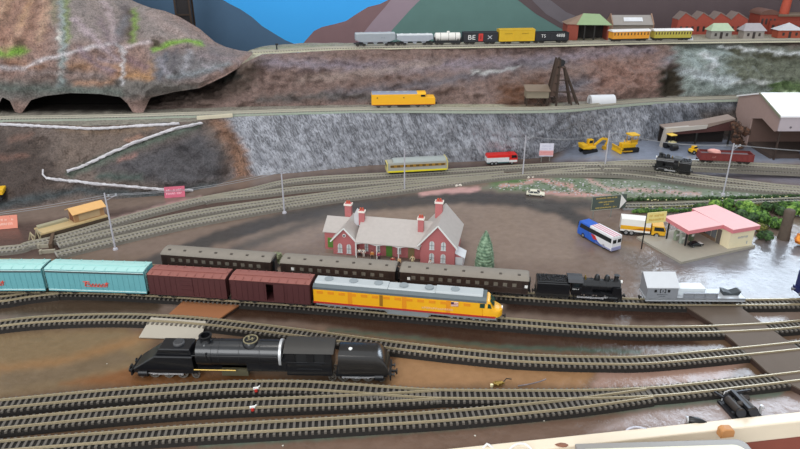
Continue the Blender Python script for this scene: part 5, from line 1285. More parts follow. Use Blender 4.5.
# ================================================================== ROAD VEHICLES
def wheel_set(root, xs, w, r, m=None, hub=None, t=.0022):
    for xx in xs:
        for s in (-1, 1):
            mb = MB(); mb.lathe([(r*.6, -t/2), (r*.95, -t/2), (r, -t/4), (r, t/4), (r*.95, t/2), (r*.6, t/2)], (xx, s*(w-t/2), r), 18, 'y'); wo = part('wheel', mb, m or mat('tyre', '#1c1c1d', .8), root)
            mb = MB(); mb.lathe([(r*.5, -t*.55), (r*.5, t*.55)], (xx, s*(w-t/2), r), 14, 'y'); part('hub', mb, hub or mat('hub_grey', '#a3a5a6', .4, .4), wo)
def bus():
    a, b = P(583, 234, 0), P(613.5, 250.5, 0); c = (a+b)/2; d = a-b; rz = math.atan2(d.y, d.x); L = d.length*1.12; x = L/2; w = .0128; z0, z1_ = .0030, .0320
    r = thing('bus', 'white coach bus with blue front and pink roof stripes on the dark road', 'bus', c, rz)
    white, blue = mat('bus_white', '#e9e8ea', .35, 0, .03), mat('bus_blue', '#2b62c4', .35, 0, .05)
    mb = MB(); mb.box(-x, x*.30, -w, w, z0, z1_); b_ = part('body', mb, white, r, None, .0015)
    mb = MB(); mb.prism([(x*.30, z0), (x*.98, z0), (x, z0+.008), (x*.93, z1_), (x*.30, z1_)], -w, w); f = part('front', mb, blue, r, None, .0015)
    mb = MB(); mb.box(-x*.98, x*.29, -w*.97, w*.97, z1_, z1_+.0008); rf = part('roof', mb, white, r, None)
    mb = MB()
    for y in (-.0065, .0, .0065): mb.box(-x*.98, x*.29, y-.0016, y+.0016, z1_+.0007, z1_+.0011)
    part('roof_stripe', mb, mat('roof_pink', '#cf8f9c', .5), rf, None)
    mb = MB()
    for s in (-1, 1): mb.prism([(-x*.96, z0+.0165), (x*.86, z0+.0165), (x*.82, z1_-.0035), (-x*.96, z1_-.0035)], s*w-.0003, s*w+.0004)
    part('side_window', mb, GLASS, r, None)
    mb = MB(); mb.box(x*.955, x*.992, -w*.9, w*.9, z0+.0155, z1_-.004); part('windscreen', mb, GLASS, r, None)
    mb = MB(); mb.box(-x-.0005, -x+.0003, -w*.82, -w*.15, z1_-.0135, z1_-.006); mb.box(-x-.0005, -x+.0003, w*.15, w*.82, z1_-.0135, z1_-.006); part('rear_window', mb, GLASS, r, None)
    mb = MB()
    for s in (-1, 1):
        mb.prism([(x*.30, z0), (-x*.55, z0), (-x*.25, z0+.006), (x*.02, z0+.016), (x*.30, z0+.016)], s*w-.0002, s*w+.0003)
    part('blue_swoosh', mb, blue, b_, None)
    mb = MB()
    for s in (-1, 1): mb.prism([(x*.0, z0+.006), (-x*.20, z0+.008), (-x*.06, z0+.015), (x*.18, z0+.015)], s*w-.0002, s*w+.0006)
    part('red_emblem', mb, RED, b_, None)
    mb = MB(); mb.box(-x-.0008, -x+.001, -w*.95, w*.95, z0, z0+.0075); part('bumper', mb, mat('bus_mauve', '#9a9cc0', .4), r, None, .0006)
    mb = MB()
    for s in (-1, 1): mb.box(-x*.97, -x*.1, s*w-.0002, s*w+.0003, z0+.001, z0+.004)
    part('lower_stripe', mb, mat('bus_mauve', '#9a9cc0'), b_, None)
    wheel_set(r, (-x*.58, x*.62), w, .0052)
bus()
def box_truck():
    a, b = P(619, 232, 0), P(664, 236.5, 0); c = (a+b)/2; d = b-a; rz = math.atan2(d.y, d.x); L = d.length; x = L/2; w = .0135
    r = thing('delivery_truck', 'white box truck with yellow stripe and yellow cab behind the pump sign', 'truck', c, rz)
    xb = -x+L*.66
    mb = MB(); mb.box(-x, xb, -w, w, .009, .036); b_ = part('cargo_box', mb, mat('truck_white', '#efede6', .4, 0, .03), r, None, .0006)
    mb = MB()
    for s in (-1, 1): mb.box(-x, xb, s*w-.0002, s*w+.0003, .0135, .0220)
    b2 = part('side_stripe', mb, mat('stripe_gold', '#edb024', .4), b_, None)
    mb = MB()
    for s in (-1, 1): mb.prism([(-x+L*.25, .0145), (xb, .0145), (xb, .0185), (-x+L*.45, .0185)], s*w-.0002, s*w+.0005)
    part('orange_flash', mb, mat('flash_orange', '#dd7a24', .4), b2, None)
    mb = MB(); mb.box(-x, x*.98, -w*.8, w*.8, .0055, .0090); part('chassis', mb, DARK, r, None)
    mb = MB(); mb.prism([(xb+.003, .0065), (x, .0065), (x, .0160), (x-.004, .0260), (xb+.003, .0265)], -w, w); cb = part('cab', mb, mat('truck_yellow', '#e6ae23', .4), r, None, .0010)
    mb = MB()
    for s in (-1, 1): mb.prism([(xb+.007, .0160), (x-.002, .0160), (x-.0055, .0240), (xb+.007, .0240)], s*w-.0002, s*w+.0004)
    part('cab_window', mb, GLASS, cb, None)
    wheel_set(r, (-x*.72, -x*.48, x*.62), w, .0062)
    mb = MB(); mb.box(x-.001, x+.001, -w, w, .005, .0085); part('bumper', mb, mat('hub_grey', '#a3a5a6'), r, None)
box_truck()
def tanker():
    a, b = P(486, 165.5, .0), P(516.5, 164.2, .0); c = (a+b)/2; d = b-a; rz = math.atan2(d.y, d.x); L = d.length; x = L/2; w = .0125
    r = thing('delivery_truck', 'red and white truck with a red cab parked at the foot of the grey cliff', 'truck', c+Vector((0, .01, 0)), rz)
    mb = MB(); mb.box(-x, x*.45, -w, w, .0085, .021); b_ = part('cargo_box', mb, mat('truck_pale', '#e3e5e6', .4), r, None, .0006)
    mb = MB(); mb.prism([(-x*.99, .021), (x*.47, .021), (x*.47, .029), (-x*.95, .0285)], -w*1.02, w*1.02); part('cargo_cover', mb, mat('truck_red', '#df2b26', .4), b_, None, .0008)
    mb = MB(); mb.prism([(x*.49, .006), (x, .006), (x, .018), (x*.93, .0295), (x*.49, .0295)], -w, w); cb = part('cab', mb, mat('truck_red', '#df2b26'), r, None, .001)
    mb = MB()
    for s in (-1, 1): mb.box(x*.45, x*.98, s*w-.0002, s*w+.0003, .0075, .0135)
    part('cab_panel', mb, WHITE, cb, None)
    mb = MB()
    for s in (-1, 1): mb.prism([(x*.60, .019), (x*.95, .019), (x*.90, .0265), (x*.60, .0265)], s*w-.0002, s*w+.0004)
    part('cab_window', mb, GLASS, cb, None)
    mb = MB(); mb.box(-x*.95, x*.95, -w*.8, w*.8, .005, .0085); part('chassis', mb, mat('teal_chassis', '#5c7f80', .5), r, None)
    wheel_set(r, (-x*.66, -x*.40, x*.64), w, .0055)
tanker()
def car(label, loc, rz, L, m, roof=None, cat='car'):
    r = thing('car', label, cat, loc, rz); x = L/2; w = L*.2; h = L*.30
    mb = MB(); mb.prism([(-x, h*.28), (x*.97, h*.28), (x, h*.42), (x*.93, h*.58), (x*.45, h*.66), (-x*.9, h*.64), (-x, h*.55)], -w, w); part('body', mb, m, r, None, L*.02)
    rings = []; mb = MB()
    for (xa, xb, yy, z) in ((-x*.86, x*.46, .96, h*.63), (-x*.62, x*.12, .80, h*.99)): rings.append([mb.av((xa, -w*yy, z)), mb.av((xb, -w*yy, z)), mb.av((xb, w*yy, z)), mb.av((xa, w*yy, z))])
    A, B = rings
    for k in range(4): mb.face((A[k], A[(k+1) % 4], B[(k+1) % 4], B[k]))
    mb.face(B); mb.face(A[::-1]); part('glasshouse', mb, GLASS, r, None)
    mb = MB(); mb.box(-x*.63, x*.13, -w*.81, w*.81, h*.97, h*1.03)
    for s in (-1, 1):
        for f in (-.86, -.25, .46): mb.bar((x*f, s*w*.96, h*.63), (x*(f*.62 if f < 0 else .12) if f != -.25 else -x*.22, s*w*.81, h), L*.018)
    part('roof', mb, roof or m, r, None)
    wheel_set(r, (-x*.62, x*.62), w, h*.24, t=.0016)
    return r
c_ = P(535.5, 195.5, 0); a, b = P(527, 195, 0), P(545, 196.5, 0); d = b-a
car('cream sedan car standing at the roadside below the garden bank', c_, math.atan2(d.y, d.x), d.length*1.02, mat('car_cream', '#e8e3cf', .35, 0, .04))
bc = car('small black car with a white bonnet at the petrol pumps', onps(.074, .044), psa-.1, .030, mat('car_black', '#1d1f22', .3), None)
mb = MB(); mb.prism([(.0055, .0060), (.0138, .0053), (.0138, .0056), (.0055, .0063)], -.0052, .0052); part('bonnet', mb, WHITE, bc, None, label='white bonnet')
# ================================================================== SIGNS
def board_sign(label, px1, px2, yb1, yb2, h, zc, post, face_fn, name='sign_board', cat='sign', th=.0018, m=None, posts=((.1,),), zbase=0.):
    a, b = P(px1, yb1, zc), P(px2, yb2, zc); d = b-a; c = (a+b)/2
    r = thing(name, label, cat, Vector((c.x, c.y, zbase)), math.atan2(d.y, d.x)); L = d.length; zz = zc-zbase
    mb = MB(); mb.box(-L/2, L/2, -th/2, th/2, zz-h/2, zz+h/2); p_ = part('panel', mb, m, r, None)
    for f in post:
        mb = MB(); mb.box(-L/2+L*f-.0009, -L/2+L*f+.0009, th/2, th/2+.0016, 0, zz+h*.3); part('post', mb, mat('post_grey', '#8f8f88', .6) if f > .02 else DARK, r, None)
    face_fn(r, p_, L, h, zz, -th/2); return r
slate = mat('slate_sign', '#4f5a55', .5, 0, .06); gold = mat('sign_gold', '#d8bd62', .5)
def f1(r, p_, L, h, z, y):
    for k, (wf, zf, c) in enumerate(((.62, .34, .0026), (.46, .06, .0024), (.14, -.13, .0022), (.62, -.34, .0026))):
        mb = MB(); scrawl(mb, L*wf, .0030, 60+k, (-L*.07, y-.0001, z+h*zf), c); part('lettering', mb, gold, r, None)
    mb = MB(); mb.prism([(L*.33, z-h*.5), (L*.50, z), (L*.33, z+h*.5)], y-.0008, y); part('arrow', mb, WHITE, r, None, label='white arrow pointing right')
    mb = MB()
    for zz in (z-h/2, z+h/2-.0006): mb.box(-L/2, L*.33, y-.0004, y, zz, zz+.0006)
    mb.box(-L/2, -L/2+.0006, y-.0004, y, z-h/2, z+h/2); part('frame', mb, mat('sign_frame', '#b9b7a6', .5), r, None)
board_sign('dark sign with yellow lettering and a white arrow, behind the bus', 591.5, 626, 203.8, 200.8, .032, .036, (.1, .62), f1, m=slate)
def f2(r, p_, L, h, z, y):
    for k, zf in enumerate((.2, -.2)):
        mb = MB(); scrawl(mb, L*.78, .0045, 70+k, (0, y-.0001, z+h*zf), .0040); part('lettering', mb, mat('sign_ochre', '#c99a2c', .5), r, None)
board_sign('pale yellow sign with ochre lettering on a tall dark post before the box truck', 647, 666, 218.2, 216.5, .0215, .066, (.0,), f2, m=mat('sign_pale_yellow', '#e6d488', .5))
def f3(r, p_, L, h, z, y):
    mb = MB(); mb.box(-L/2, L/2, y-.0003, y, z-h*.42, z-h*.05); part('pink_panel', mb, mat('sign_pink', '#eba9a8', .5), r, None)
    mb = MB(); scrawl(mb, L*.7, .0022, 81, (0, y-.0001, z+h*.30), .0025); scrawl(mb, L*.75, .0022, 82, (0, y-.0001, z+h*.08), .0025); part('lettering', mb, mat('sign_lilac', '#b3b3d0', .5), r, None)
    mb = MB(); scrawl(mb, L*.7, .003, 83, (0, y-.0004, z-h*.22), .0032); part('lettering', mb, mat('sign_red_pink', '#d87a78', .5), r, None)
board_sign('white and pink hoarding standing against the grey cliff', 539.5, 553.5, 149.8, 149.9, .036, .036, (.2, .8), f3, m=mat('sign_white_lilac', '#e3e1ee', .5))
def leaning(label, px, py, w, h, ang, m, lm, seed, z=.0):
    p = P(px, py, z); r = thing('name_board', label, 'sign', p, ang)
    mb = MB(); mb.T = Matrix.Rotation(-.5, 4, 'X'); mb.box(-w/2, w/2, -.0009, .0009, 0, h); b = part('panel', mb, m, r, None)
    mb = MB(); mb.T = Matrix.Rotation(-.5, 4, 'X')
    for k in range(2): scrawl(mb, w*.8, h*.16, seed+k, (0, -.0010, h*(.68-.32*k)), h*.16)
    part('lettering', mb, lm, b, None)
    for s in (-1, 1):
        mb = MB(); mb.bar((s*w*.3, h*.4, h*.8), (s*w*.3, h*.62, 0), .0012); part('strut', mb, DARK, r, None)
leaning('salmon pink name board at the picture edge beside the goods platform', -1, 229.5, .072, .028, .22, mat('salmon_board', '#d98670', .6), mat('salmon_letter', '#f2cdbd', .6), 90)
p_ = hill_point(175, 197); leaning('small crimson pink name board at the end of the lowest path', 175, 197.5, .046, .026, .20, mat('crimson_board', '#c0566e', .6), mat('crimson_letter', '#eebfcb', .6), 95, max(0, p_.z-.004))
# ================================================================== GOODS PLATFORM AND SHED
tanw = mat('tan_planks', '#bfa77a', .7, 0, .12, 60)
def goods():
    a, b = P(40, 233.5, .018), P(107, 215, .018); d = b-a; L = d.length; rz = math.atan2(d.y, d.x); c = (a+b)/2; c.z = 0
    r = thing('goods_platform', 'tan plank loading platform beside the stub tracks', 'platform', c, rz); x = L/2; w = .026
    mb = MB(); mb.box(-x, x, -.004, w*1.4, .0150, .018); dk = part('deck', mb, tanw, r, None)
    mb = MB(); mb.box(-x, x, -.004, -.002, .001, .015); mb.box(-x*.98, x*.98, w*1.4-.002, w*1.4, 0, .015); part('side_wall', mb, mat('platform_dark_side', '#4a3c2e', .8), r, None)
    mb = MB(); mb.box(-x*.92, -x*.05, w*.95, w*1.4, .018, .0225); part('kerb', mb, mat('kerb_grey', '#a09a80', .8), dk, None)
    for k in range(2):   # framework at the ramp end
        mb = MB(); xe = -x-.004-k*.012
        mb.bar((xe, 0, 0), (xe+.006, 0, .020-k*.004), .0022); mb.bar((xe, w, 0), (xe+.006, w, .020-k*.004), .0022); mb.bar((xe+.005, 0, .018-k*.004), (xe+.005, w, .018-k*.004), .0022); mb.bar((xe+.001, 0, .004), (xe+.005, w, .018-k*.004), .0018)
        part('ramp_frame', mb, mat('frame_tan', '#a3977a', .7), r, None)
    s = thing('goods_shed', 'small wooden goods shed with an orange tan roof on the loading platform', 'shed', c+Vector((math.cos(rz)*x*.50-math.sin(rz)*.020, math.sin(rz)*x*.50+math.cos(rz)*.020, .0181)), rz); sx = x*.46; sw = .0155
    mb = MB(); mb.prism([(-sw, 0), (sw, 0), (sw, .021), (0, .027), (-sw, .021)], -sx, sx, 'x'); wl = part('wall', mb, mat('shed_tan_wall', '#a8815a', .7, 0, .1), s, None)
    mb = MB(); mb.box(-sx-.0006, -sx, -.009, .009, 0, .017); part('door', mb, mat('shed_dark_door', '#7a4a30', .7), wl, None)
    mb = MB(); mb.box(-sx*.7, sx*.7, -sw-.0006, -sw, .002, .0165); part('side_door', mb, mat('shed_side_tan', '#b9a07c', .7), wl, None)
    mb = MB(); mb.prism([(-sw-.006, .0185), (0, .0272), (0, .0288), (-sw-.006, .0201)], -sx-.004, sx+.004, 'x'); mb.prism([(sw+.006, .0185), (0, .0272), (0, .0288), (sw+.006, .0201)], -sx-.004, sx+.004, 'x'); part('roof', mb, mat('shed_orange_roof', '#dfae70', .7, 0, .06), s, None)
goods()
# stub end block across the two upper tracks
a, b = P(52, 249, 0), P(51, 238, 0)
mb = MB(); mb.T = Matrix.Translation(P(53, 244.5, 0)) @ Matrix.Rotation(.36, 4, 'Z'); mb.box(-.003, .003, -.030, .030, 0, .014); bs = link('buffer_stop', mb.mesh('buffer_stop', mat('stop_brown', '#5a4636', .8))); tag(bs, 'dark brown end block across the stub ends of two tracks', 'buffer stop')
for k, (px, py) in enumerate(((46, 247.5), (48, 253))):
    mb = MB(); mb.box(-.014, .014, -.002, .002, 0, .007); mb.box(-.014, -.010, -.004, .004, 0, .008); o = link('track_stub', mb.mesh('track_stub', mat('stub_grey', '#a79f8d', .7))); o.location = P(px, py, 0); o.rotation_euler = (0, 0, .2)
    tag(o, ('loose grey rail stub beside the brown end block, upper one', 'loose grey rail stub beside the brown end block, lower one')[k], 'rail stub', 'loose rail stubs')
# ================================================================== POLES AND WIRES
poleM = mat('pole_grey', '#b9b7bf', .5, 0, .06)
poles = [(115.5, 249.5, .118, 0), (284.5, 213, .104, 0), (404.5, 192.5, .108, 0), (522.5, 177.5, .110, 0), (603.5, 176.5, .120, 0), (723, 194.5, .125, .0)]
heads = []
for (px, py, h, z), lab in zip(poles, ('grey wire pole beside the stub tracks and goods platform', 'grey wire pole with a side arm in front of the cliff, above the station', 'grey wire pole in front of the grey railcar', 'grey wire pole on a round base beside the red and white truck', 'thin grey wire pole in front of the yellow excavator', 'grey wire pole in front of the red brown open wagon')):
    p = P(px, py, gz(px, py)); r = thing('wire_pole', lab, 'pole', p, 0, 'wire poles along the upper tracks')
    mb = MB(); mb.cyl((0, 0, 0), (0, 0, h), .0019, .0014, 10); part('mast', mb, poleM, r)
    mb = MB(); mb.lathe([(.0050, 0), (.0042, .003), (.0026, .004)], n=14); part('base', mb, poleM, r)
    mb = MB(); mb.bar((-.002, 0, h*.93), (.020, .007, h*.93), .0011); mb.bar((0, 0, h*.87), (.014, .005, h*.925), .0007); part('arm', mb, poleM, r, None)
    for q in ((.006, .002), (.018, .0063)):
        mb = MB(); mb.lathe([(.0014, h*.93), (.0022, h*.945), (.0012, h*.955), (.0020, h*.965), (.0, h*.97)], (q[0], q[1], 0), 10); part('insulator', mb, GREY, r)
    heads.append((p, h))
wireM = mat('wire_grey', '#8f9094', .5, .3)
ends_ = [(P(-150, 285, 0), .118)]+heads+[(P(930, 200, 0), .125)]
nm = ['beyond the picture edge', 'the goods platform pole', 'the side arm pole', 'the railcar pole', 'the truck pole', 'the excavator pole', 'the open wagon pole', 'beyond the far edge']
for i in range(len(ends_)-1):
    for q, wn in (((.006, .002), 'inner'), ((.018, .0063), 'outer')):
        f = .968 if wn == 'inner' else .94; a = ends_[i][0]+Vector((q[0], q[1], ends_[i][1]*f)); b = ends_[i+1][0]+Vector((q[0], q[1], ends_[i+1][1]*f))
        pts = [a.lerp(b, k/12)-Vector((0, 0, .012*math.sin(PI*k/12))) for k in range(13)]
        o = link('overhead_wire', MB().tube(pts, .0005, 4).mesh('overhead_wire', wireM)); tag(o, f'{wn} overhead wire from {nm[i]} to {nm[i+1]}', 'wire', 'overhead wires')
# ================================================================== YARD
YZ = .03
def yardp(px, py): return P(px, py, gz(px, py))
yel = mat('plant_yellow', '#e8b61e', .45, 0, .08); yeld = mat('plant_dark_yellow', '#b98c1a', .5)
def tracks_(root, L, w, h, gap):
    for s in (-1, 1):
        mb = MB(); mb.prism([(-L/2+h*.4, 0), (L/2-h*.4, 0), (L/2, h*.5), (L/2-h*.4, h), (-L/2+h*.4, h), (-L/2, h*.5)], s*gap-w/2, s*gap+w/2)
        for k in range(9): mb.box(-L/2+L*(k+.5)/9-.0006, -L/2+L*(k+.5)/9+.0006, s*gap-w/2-.0004, s*gap+w/2+.0004, -.0002, h+.0006)
        part('crawler_track', mb, BLACK, root, None)
def excavator(label, p, rz, sc=1., arm=1):
    r = thing('excavator', label, 'excavator', p, rz, None, sc)
    tracks_(r, .036, .007, .008, .010)
    mb = MB(); mb.cyl((0, 0, .008), (0, 0, .011), .009, n=16); mb.box(-.020, .013, -.0125, .0125, .011, .0165); mb.box(-.022, -.008, -.012, .012, .0165, .022); b = part('body', mb, yel, r, None, .001)
    mb = MB(); mb.box(.000, .013, .002, .0125, .0165, .029); c = part('cab', mb, yel, r, None, .001)
    mb = MB(); mb.box(.002, .0134, .0024, .0120, .020, .027); mb.box(.002, .011, .0016, .0128, .020, .027); part('cab_window', mb, GLASS, c, None)
    mb = MB(); mb.bar((.012, -.004, .017), (.030, -.004, .031), .005, .004); mb.bar((.030, -.004, .031), (.046, -.004, .028), .004, .0034); bm = part('boom', mb, yel, r, None)
    mb = MB(); mb.bar((.046, -.004, .029), (.040, -.004, .012), .003); mb.bar((.030, -.004, .034), (.044, -.004, .031), .0014); part('dipper', mb, yel, bm, None)
    mb = MB(); mb.prism([(.036, .013), (.043, .013), (.044, .006), (.038, .003), (.034, .007)], -.0085, .0005); part('bucket', mb, yeld, bm, None)
    return r
excavator('yellow excavator with its arm reaching out at the foot of the cliff', yardp(588, 152), .25, 1.15)
excavator('yellow digger half out of the picture on the brown hillside', hill_point(2, 199)+Vector((-.012, -.008, 0)), .3+PI, 1.15)
def bulldozer(label, p, rz, sc=1.):
    r = thing('bulldozer', label, 'bulldozer', p, rz, None, sc); tracks_(r, .040, .008, .011, .012)
    mb = MB(); mb.box(-.014, .022, -.008, .008, .006, .0215); mb.cyl((.015, .003, .0215), (.015, .003, .030), .0012); b = part('body', mb, yel, r, None, .001)
    mb = MB(); mb.box(-.016, .002, -.010, .010, .018, .023); part('seat_platform', mb, yel, r, None)
    mb = MB()
    for xx in (-.0155, .0015):
        for y in (-.0095, .0095): mb.bar((xx, y, .022), (xx, y, .040), .0014)
    mb.box(-.0165, .0, .008, .0095, .022, .030); part('cab_frame', mb, yeld, r, None)
    mb = MB(); mb.box(-.0185, .005, -.012, .012, .0395, .0425); part('roof', mb, yel, r, None, .0006)
    mb = MB(); mb.prism([(.030, .001), (.033, .001), (.0315, .008), (.0335, .0155), (.031, .0155), (.029, .008)], -.020, .020); part('blade', mb, yel, r, None)
    mb = MB()
    for s in (-1, 1): mb.bar((.0, s*.0175, .005), (.030, s*.0175, .006), .0025)
    part('push_arm', mb, yeld, r, None); return r
bulldozer('big yellow bulldozer with roof on the bluish yard', yardp(628, 151), PI+.25, 1.12)
def roller(label, p, rz):
    r = thing('road_roller', label, 'road roller', p, rz)
    for xx, rr, ww in ((.013, .0075, .009), (-.012, .0085, .011)):
        mb = MB(); mb.cyl((xx, -ww, rr), (xx, ww, rr), rr, n=20); part('drum', mb, BLACK, r)
    mb = MB(); mb.box(-.015, .012, -.0075, .0075, .010, .020); part('body', mb, mat('roller_grey', '#4c4d4c', .5), r, None, .001)
    mb = MB(); mb.box(-.004, .010, -.0078, .0078, .0175, .0215); part('bonnet', mb, mat('roller_pale', '#d9cf9e', .5), r, None)
    mb = MB()
    for xx in (-.013, .004):
        for y in (-.007, .007): mb.bar((xx, y, .02), (xx, y, .038), .0011)
    part('canopy_frame', mb, BLACK, r, None)
    mb = MB(); mb.box(-.0155, .0065, -.0095, .0095, .038, .0405); part('canopy', mb, mat('roller_yellow', '#f2c84a', .45), r, None, .0006)
roller('black road roller with a small yellow canopy before the concrete portal', yardp(670.5, 149), -PI/2+.3)
def loader(label, p, rz):
    r = thing('wheel_loader', label, 'loader', p, rz); mb = MB(); mb.box(-.014, .008, -.0075, .0075, .006, .014); mb.box(-.008, .002, -.006, .006, .014, .022); part('body', mb, yel, r, None, .001)
    mb = MB(); mb.box(-.0075, .0024, -.0063, .0063, .016, .0205); part('cab_window', mb, GLASS, r, None)
    mb = MB(); mb.prism([(.012, .003), (.020, .002), (.019, .009), (.013, .010)], -.010, .010); part('bucket', mb, yeld, r, None)
    wheel_set(r, (-.008, .006), .0095, .0055, t=.004)
loader('small yellow loader just behind the red brown open wagon', yardp(694, 153.5), .3)
# concrete portal with a long brown roof
def portal():
    p = yardp(662, 146.5); r = thing('loading_portal', 'pale concrete portal with a long sloping red brown roof against the cliff', 'building', p, .0)
    pc = mat('portal_concrete', '#b3aca4', .8, 0, .06); s = 1.72/650
    mb = MB(); mb.prism([(-.006, 0), (.002, 0), (.008, .040), (.110, .052), (.112, .062), (.000, .052)], -.006, .006); part('portal_frame', mb, pc, r, None)
    mb = MB(); mb.prism([(.004, .044), (.110, .052), (.185, .075), (.185, .079), (.108, .063), (.000, .050)], -.001, .045); part('roof', mb, mat('portal_roof', '#8b7a70', .8), r, None)
    mb = MB(); mb.prism([(.012, .032), (.185, .046), (.185, .0735), (.110, .0495), (.010, .0400)], .000, .006); part('fascia', mb, mat('portal_red_fascia', '#4d2b28', .7), r, None)
    mb = MB(); mb.box(.004, .185, .044, .047, 0, .046); part('back_panel', mb, mat('portal_dark', '#231c1a', .9), r, None)
    for xx in (.09, .18):
        mb = MB(); mb.box(xx-.002, xx+.002, .001, .005, 0, .052); part('post', mb, DARK, r, None)
portal()
# warehouse
def warehouse():
    r = thing('warehouse', 'long warehouse with mauve brown end wall and bright white roof at the picture edge', 'building', (.955, 1.60, YZ), 0)
    wallm = mat('warehouse_mauve', '#a88f88', .75, 0, .08); gr = mat('warehouse_grey', '#b9aeb4', .7, 0, .05)
    L, EZ, RZ_, RY = .62, .115, .146, .110
    mb = MB(); mb.prism([(0, .078), (0, EZ), (RY, RZ_), (2*RY, EZ), (2*RY, .0), (RY+.02, 0), (RY+.02, .075), (RY-.03, .088), (.012, .072)], 0, .004, 'x'); part('end_wall', mb, wallm, r, None)
    mb = MB()
    for y0, y1 in ((-.006, RY), (2*RY+.006, RY)):
        mb.prism([(y0, EZ-.002), (y1, RZ_), (y1, RZ_+.004), (y0, EZ+.002)], -.004, L, 'x')
    part('roof', mb, mat('warehouse_white_roof', '#f4f3f5', .4, 0, .03), r, None)
    mb = MB(); mb.prism([(-.007, EZ-.003), (RY, RZ_+.001), (RY, RZ_+.0055), (-.007, EZ+.0035)], -.0062, -.004, 'x'); part('barge_board', mb, mat('barge_olive', '#8a8a74', .6), r, None)
    mb = MB(); mb.box(0, L, -.003, 0, .077, EZ); fa_ = part('fascia', mb, gr, r, None)
    for k in range(6):
        mb = MB(); mb.lathe([(.0028, -.0040), (.0028, -.0029)], (.030+k*.05, 0, .087), 14, 'y'); part('round_vent', mb, mat('vent_grey', '#6d666c', .6), fa_)
    mb = MB(); mb.box(.004, L, 2*RY-.004, 2*RY, 0, EZ); mb.box(L-.004, L, 0, 2*RY, 0, EZ); mb.box(.004, L, .13, .134, 0, .11); part('inner_wall', mb, mat('inner_brown', '#6b544c', .85, 0, .12), r, None)
    for k in range(8):
        mb = MB(); mb.box(.008+k*.07, .012+k*.07, .001, .005, 0, .079); part('post', mb, mat('post_brown', '#3f312b', .8), r, None)
    mb = MB(); mb.box(.004, L, .012, .13, 0, .010); part('loading_deck', mb, mat('deck_brown', '#4a3d38', .8), r, None)
    return r
wh = warehouse()
bpy.context.view_layer.update()
for k in range(4):
    o = link('oil_drum', MB().lathe([(.0042, 0), (.0045, .0006), (.0042, .004), (.0045, .0045), (.0042, .008), (.0045, .0125), (.0040, .013)], n=16).mesh('oil_drum', mat('drum_blue', '#4a5a80', .4, .2), 40))
    o.location = wh.matrix_world @ Vector((.090+k*.016, .022, .0101)); tag(o, 'blue drum in the row on the warehouse loading deck', 'drum', 'blue drums in the warehouse')
# ================================================================== MINE HEADFRAME, BIN, HUT
tim = mat('dark_timber', '#40332b', .85, 0, .2, 200)
def headframe():
    p = P(556, 106, z1(556)); r = thing('headframe', 'tall dark timber mine headframe with a raking leg against the upper cliff', 'mine headframe', p, .0)
    h = .125
    for a, b in (((-.026, 0, 0), (-.006, .006, h)), ((.000, 0, 0), (.001, .006, h)), ((-.026, .030, 0), (-.006, .024, h)), ((.000, .030, 0), (.001, .024, h))):
        mb = MB(); mb.bar(a, b, .0045); part('tower_leg', mb, tim, r, None)
    for s in (0, 1):
        mb = MB(); mb.bar((.062-s*.020, 0 if s else .0, 0), (.014, .010, h*.83), .0042); mb.bar((.062-s*.020, .028, 0), (.014, .020, h*.83), .0042); part('raking_leg', mb, tim, r, None)
    mb = MB()
    for f in (.12, .3, .48, .66, .84): mb.bar((-.010+.008*f, .0, h*f), (.004, .0+.006*f, h*f), .0025); mb.bar((-.010+.008*f, .03, h*f), (.004, .03, h*f), .0025); mb.bar((-.010+.008*f, 0, h*f), (-.010+.008*f, .03, h*f), .0025)
    for f in (.3, .55): mb.bar((.001, .002, h*f), (.060-.054*f, .003, h*f), .0028)
    part('brace', mb, tim, r, None)
    mb = MB(); mb.box(-.004, .018, .004, .026, h*.80, h*.825); mb.prism([(-.019, h*.2), (-.001, h*.2), (.0, h*.96), (-.007, h*.96)], .004, .026); part('shaft_boarding', mb, mat('shaft_boards', '#55433a', .85, 0, .2, 200), r, None)
    mb = MB(); mb.lathe([(.0075, -.0012), (.0085, -.0012), (.0085, .0012), (.0075, .0012)], (.008, .015, h*.90), 22, 'y'); mb.bar((.0, .015, h*.90), (.016, .015, h*.90), .0012); mb.bar((.008, .015, h*.90-.008), (.008, .015, h*.90+.008), .0012); part('winding_wheel', mb, BLACK, r)
headframe()
def ore_bin():
    p = P(536.5, 106, z1(536)); r = thing('ore_bin', 'grey brown shed on stilts beside the timber headframe', 'shed', p, 0)
    for xx in (-.027, .027):
        for y in (0, .026): mb = MB(); mb.bar((xx, y, 0), (xx, y, .024), .0035); part('leg', mb, tim, r, None)
    mb = MB(); mb.bar((-.006, -.001, 0), (.012, -.001, .024), .002); mb.bar((.014, -.001, 0), (-.004, -.001, .024), .002); part('brace', mb, tim, r, None)
    mb = MB(); mb.box(-.030, .030, -.004, .030, .022, .041); part('wall', mb, mat('bin_wall', '#8a7f6d', .8, 0, .12), r, None)
    mb = MB(); mb.prism([(-.009, .040), (-.009, .042), (.034, .051), (.034, .049)], -.033, .033, 'x'); part('roof', mb, mat('bin_roof', '#7d6c5c', .8), r, None)
ore_bin()
def hut():
    p = P(601, 104.2, z1(600)); r = thing('arched_hut', 'white arched hut beside the middle level track', 'hut', p, .1)
    w = .019; h = .026; n = 12; sec = [(-w, 0)]+[(-w*math.cos(PI*k/n), .009+(h-.009)*math.sin(PI*k/n)) for k in range(n+1)]+[(w, 0)]
    mb = MB(); mb.prism(sec, -.034, .034, 'x'); part('shell', mb, mat('hut_white', '#d5d6da', .6, 0, .05), r, 30)
    mb = MB(); mb.box(-.0346, -.034, -.006, .006, 0, .016); part('door', mb, mat('hut_grey', '#a2a4a8', .6), r, None)
hut()
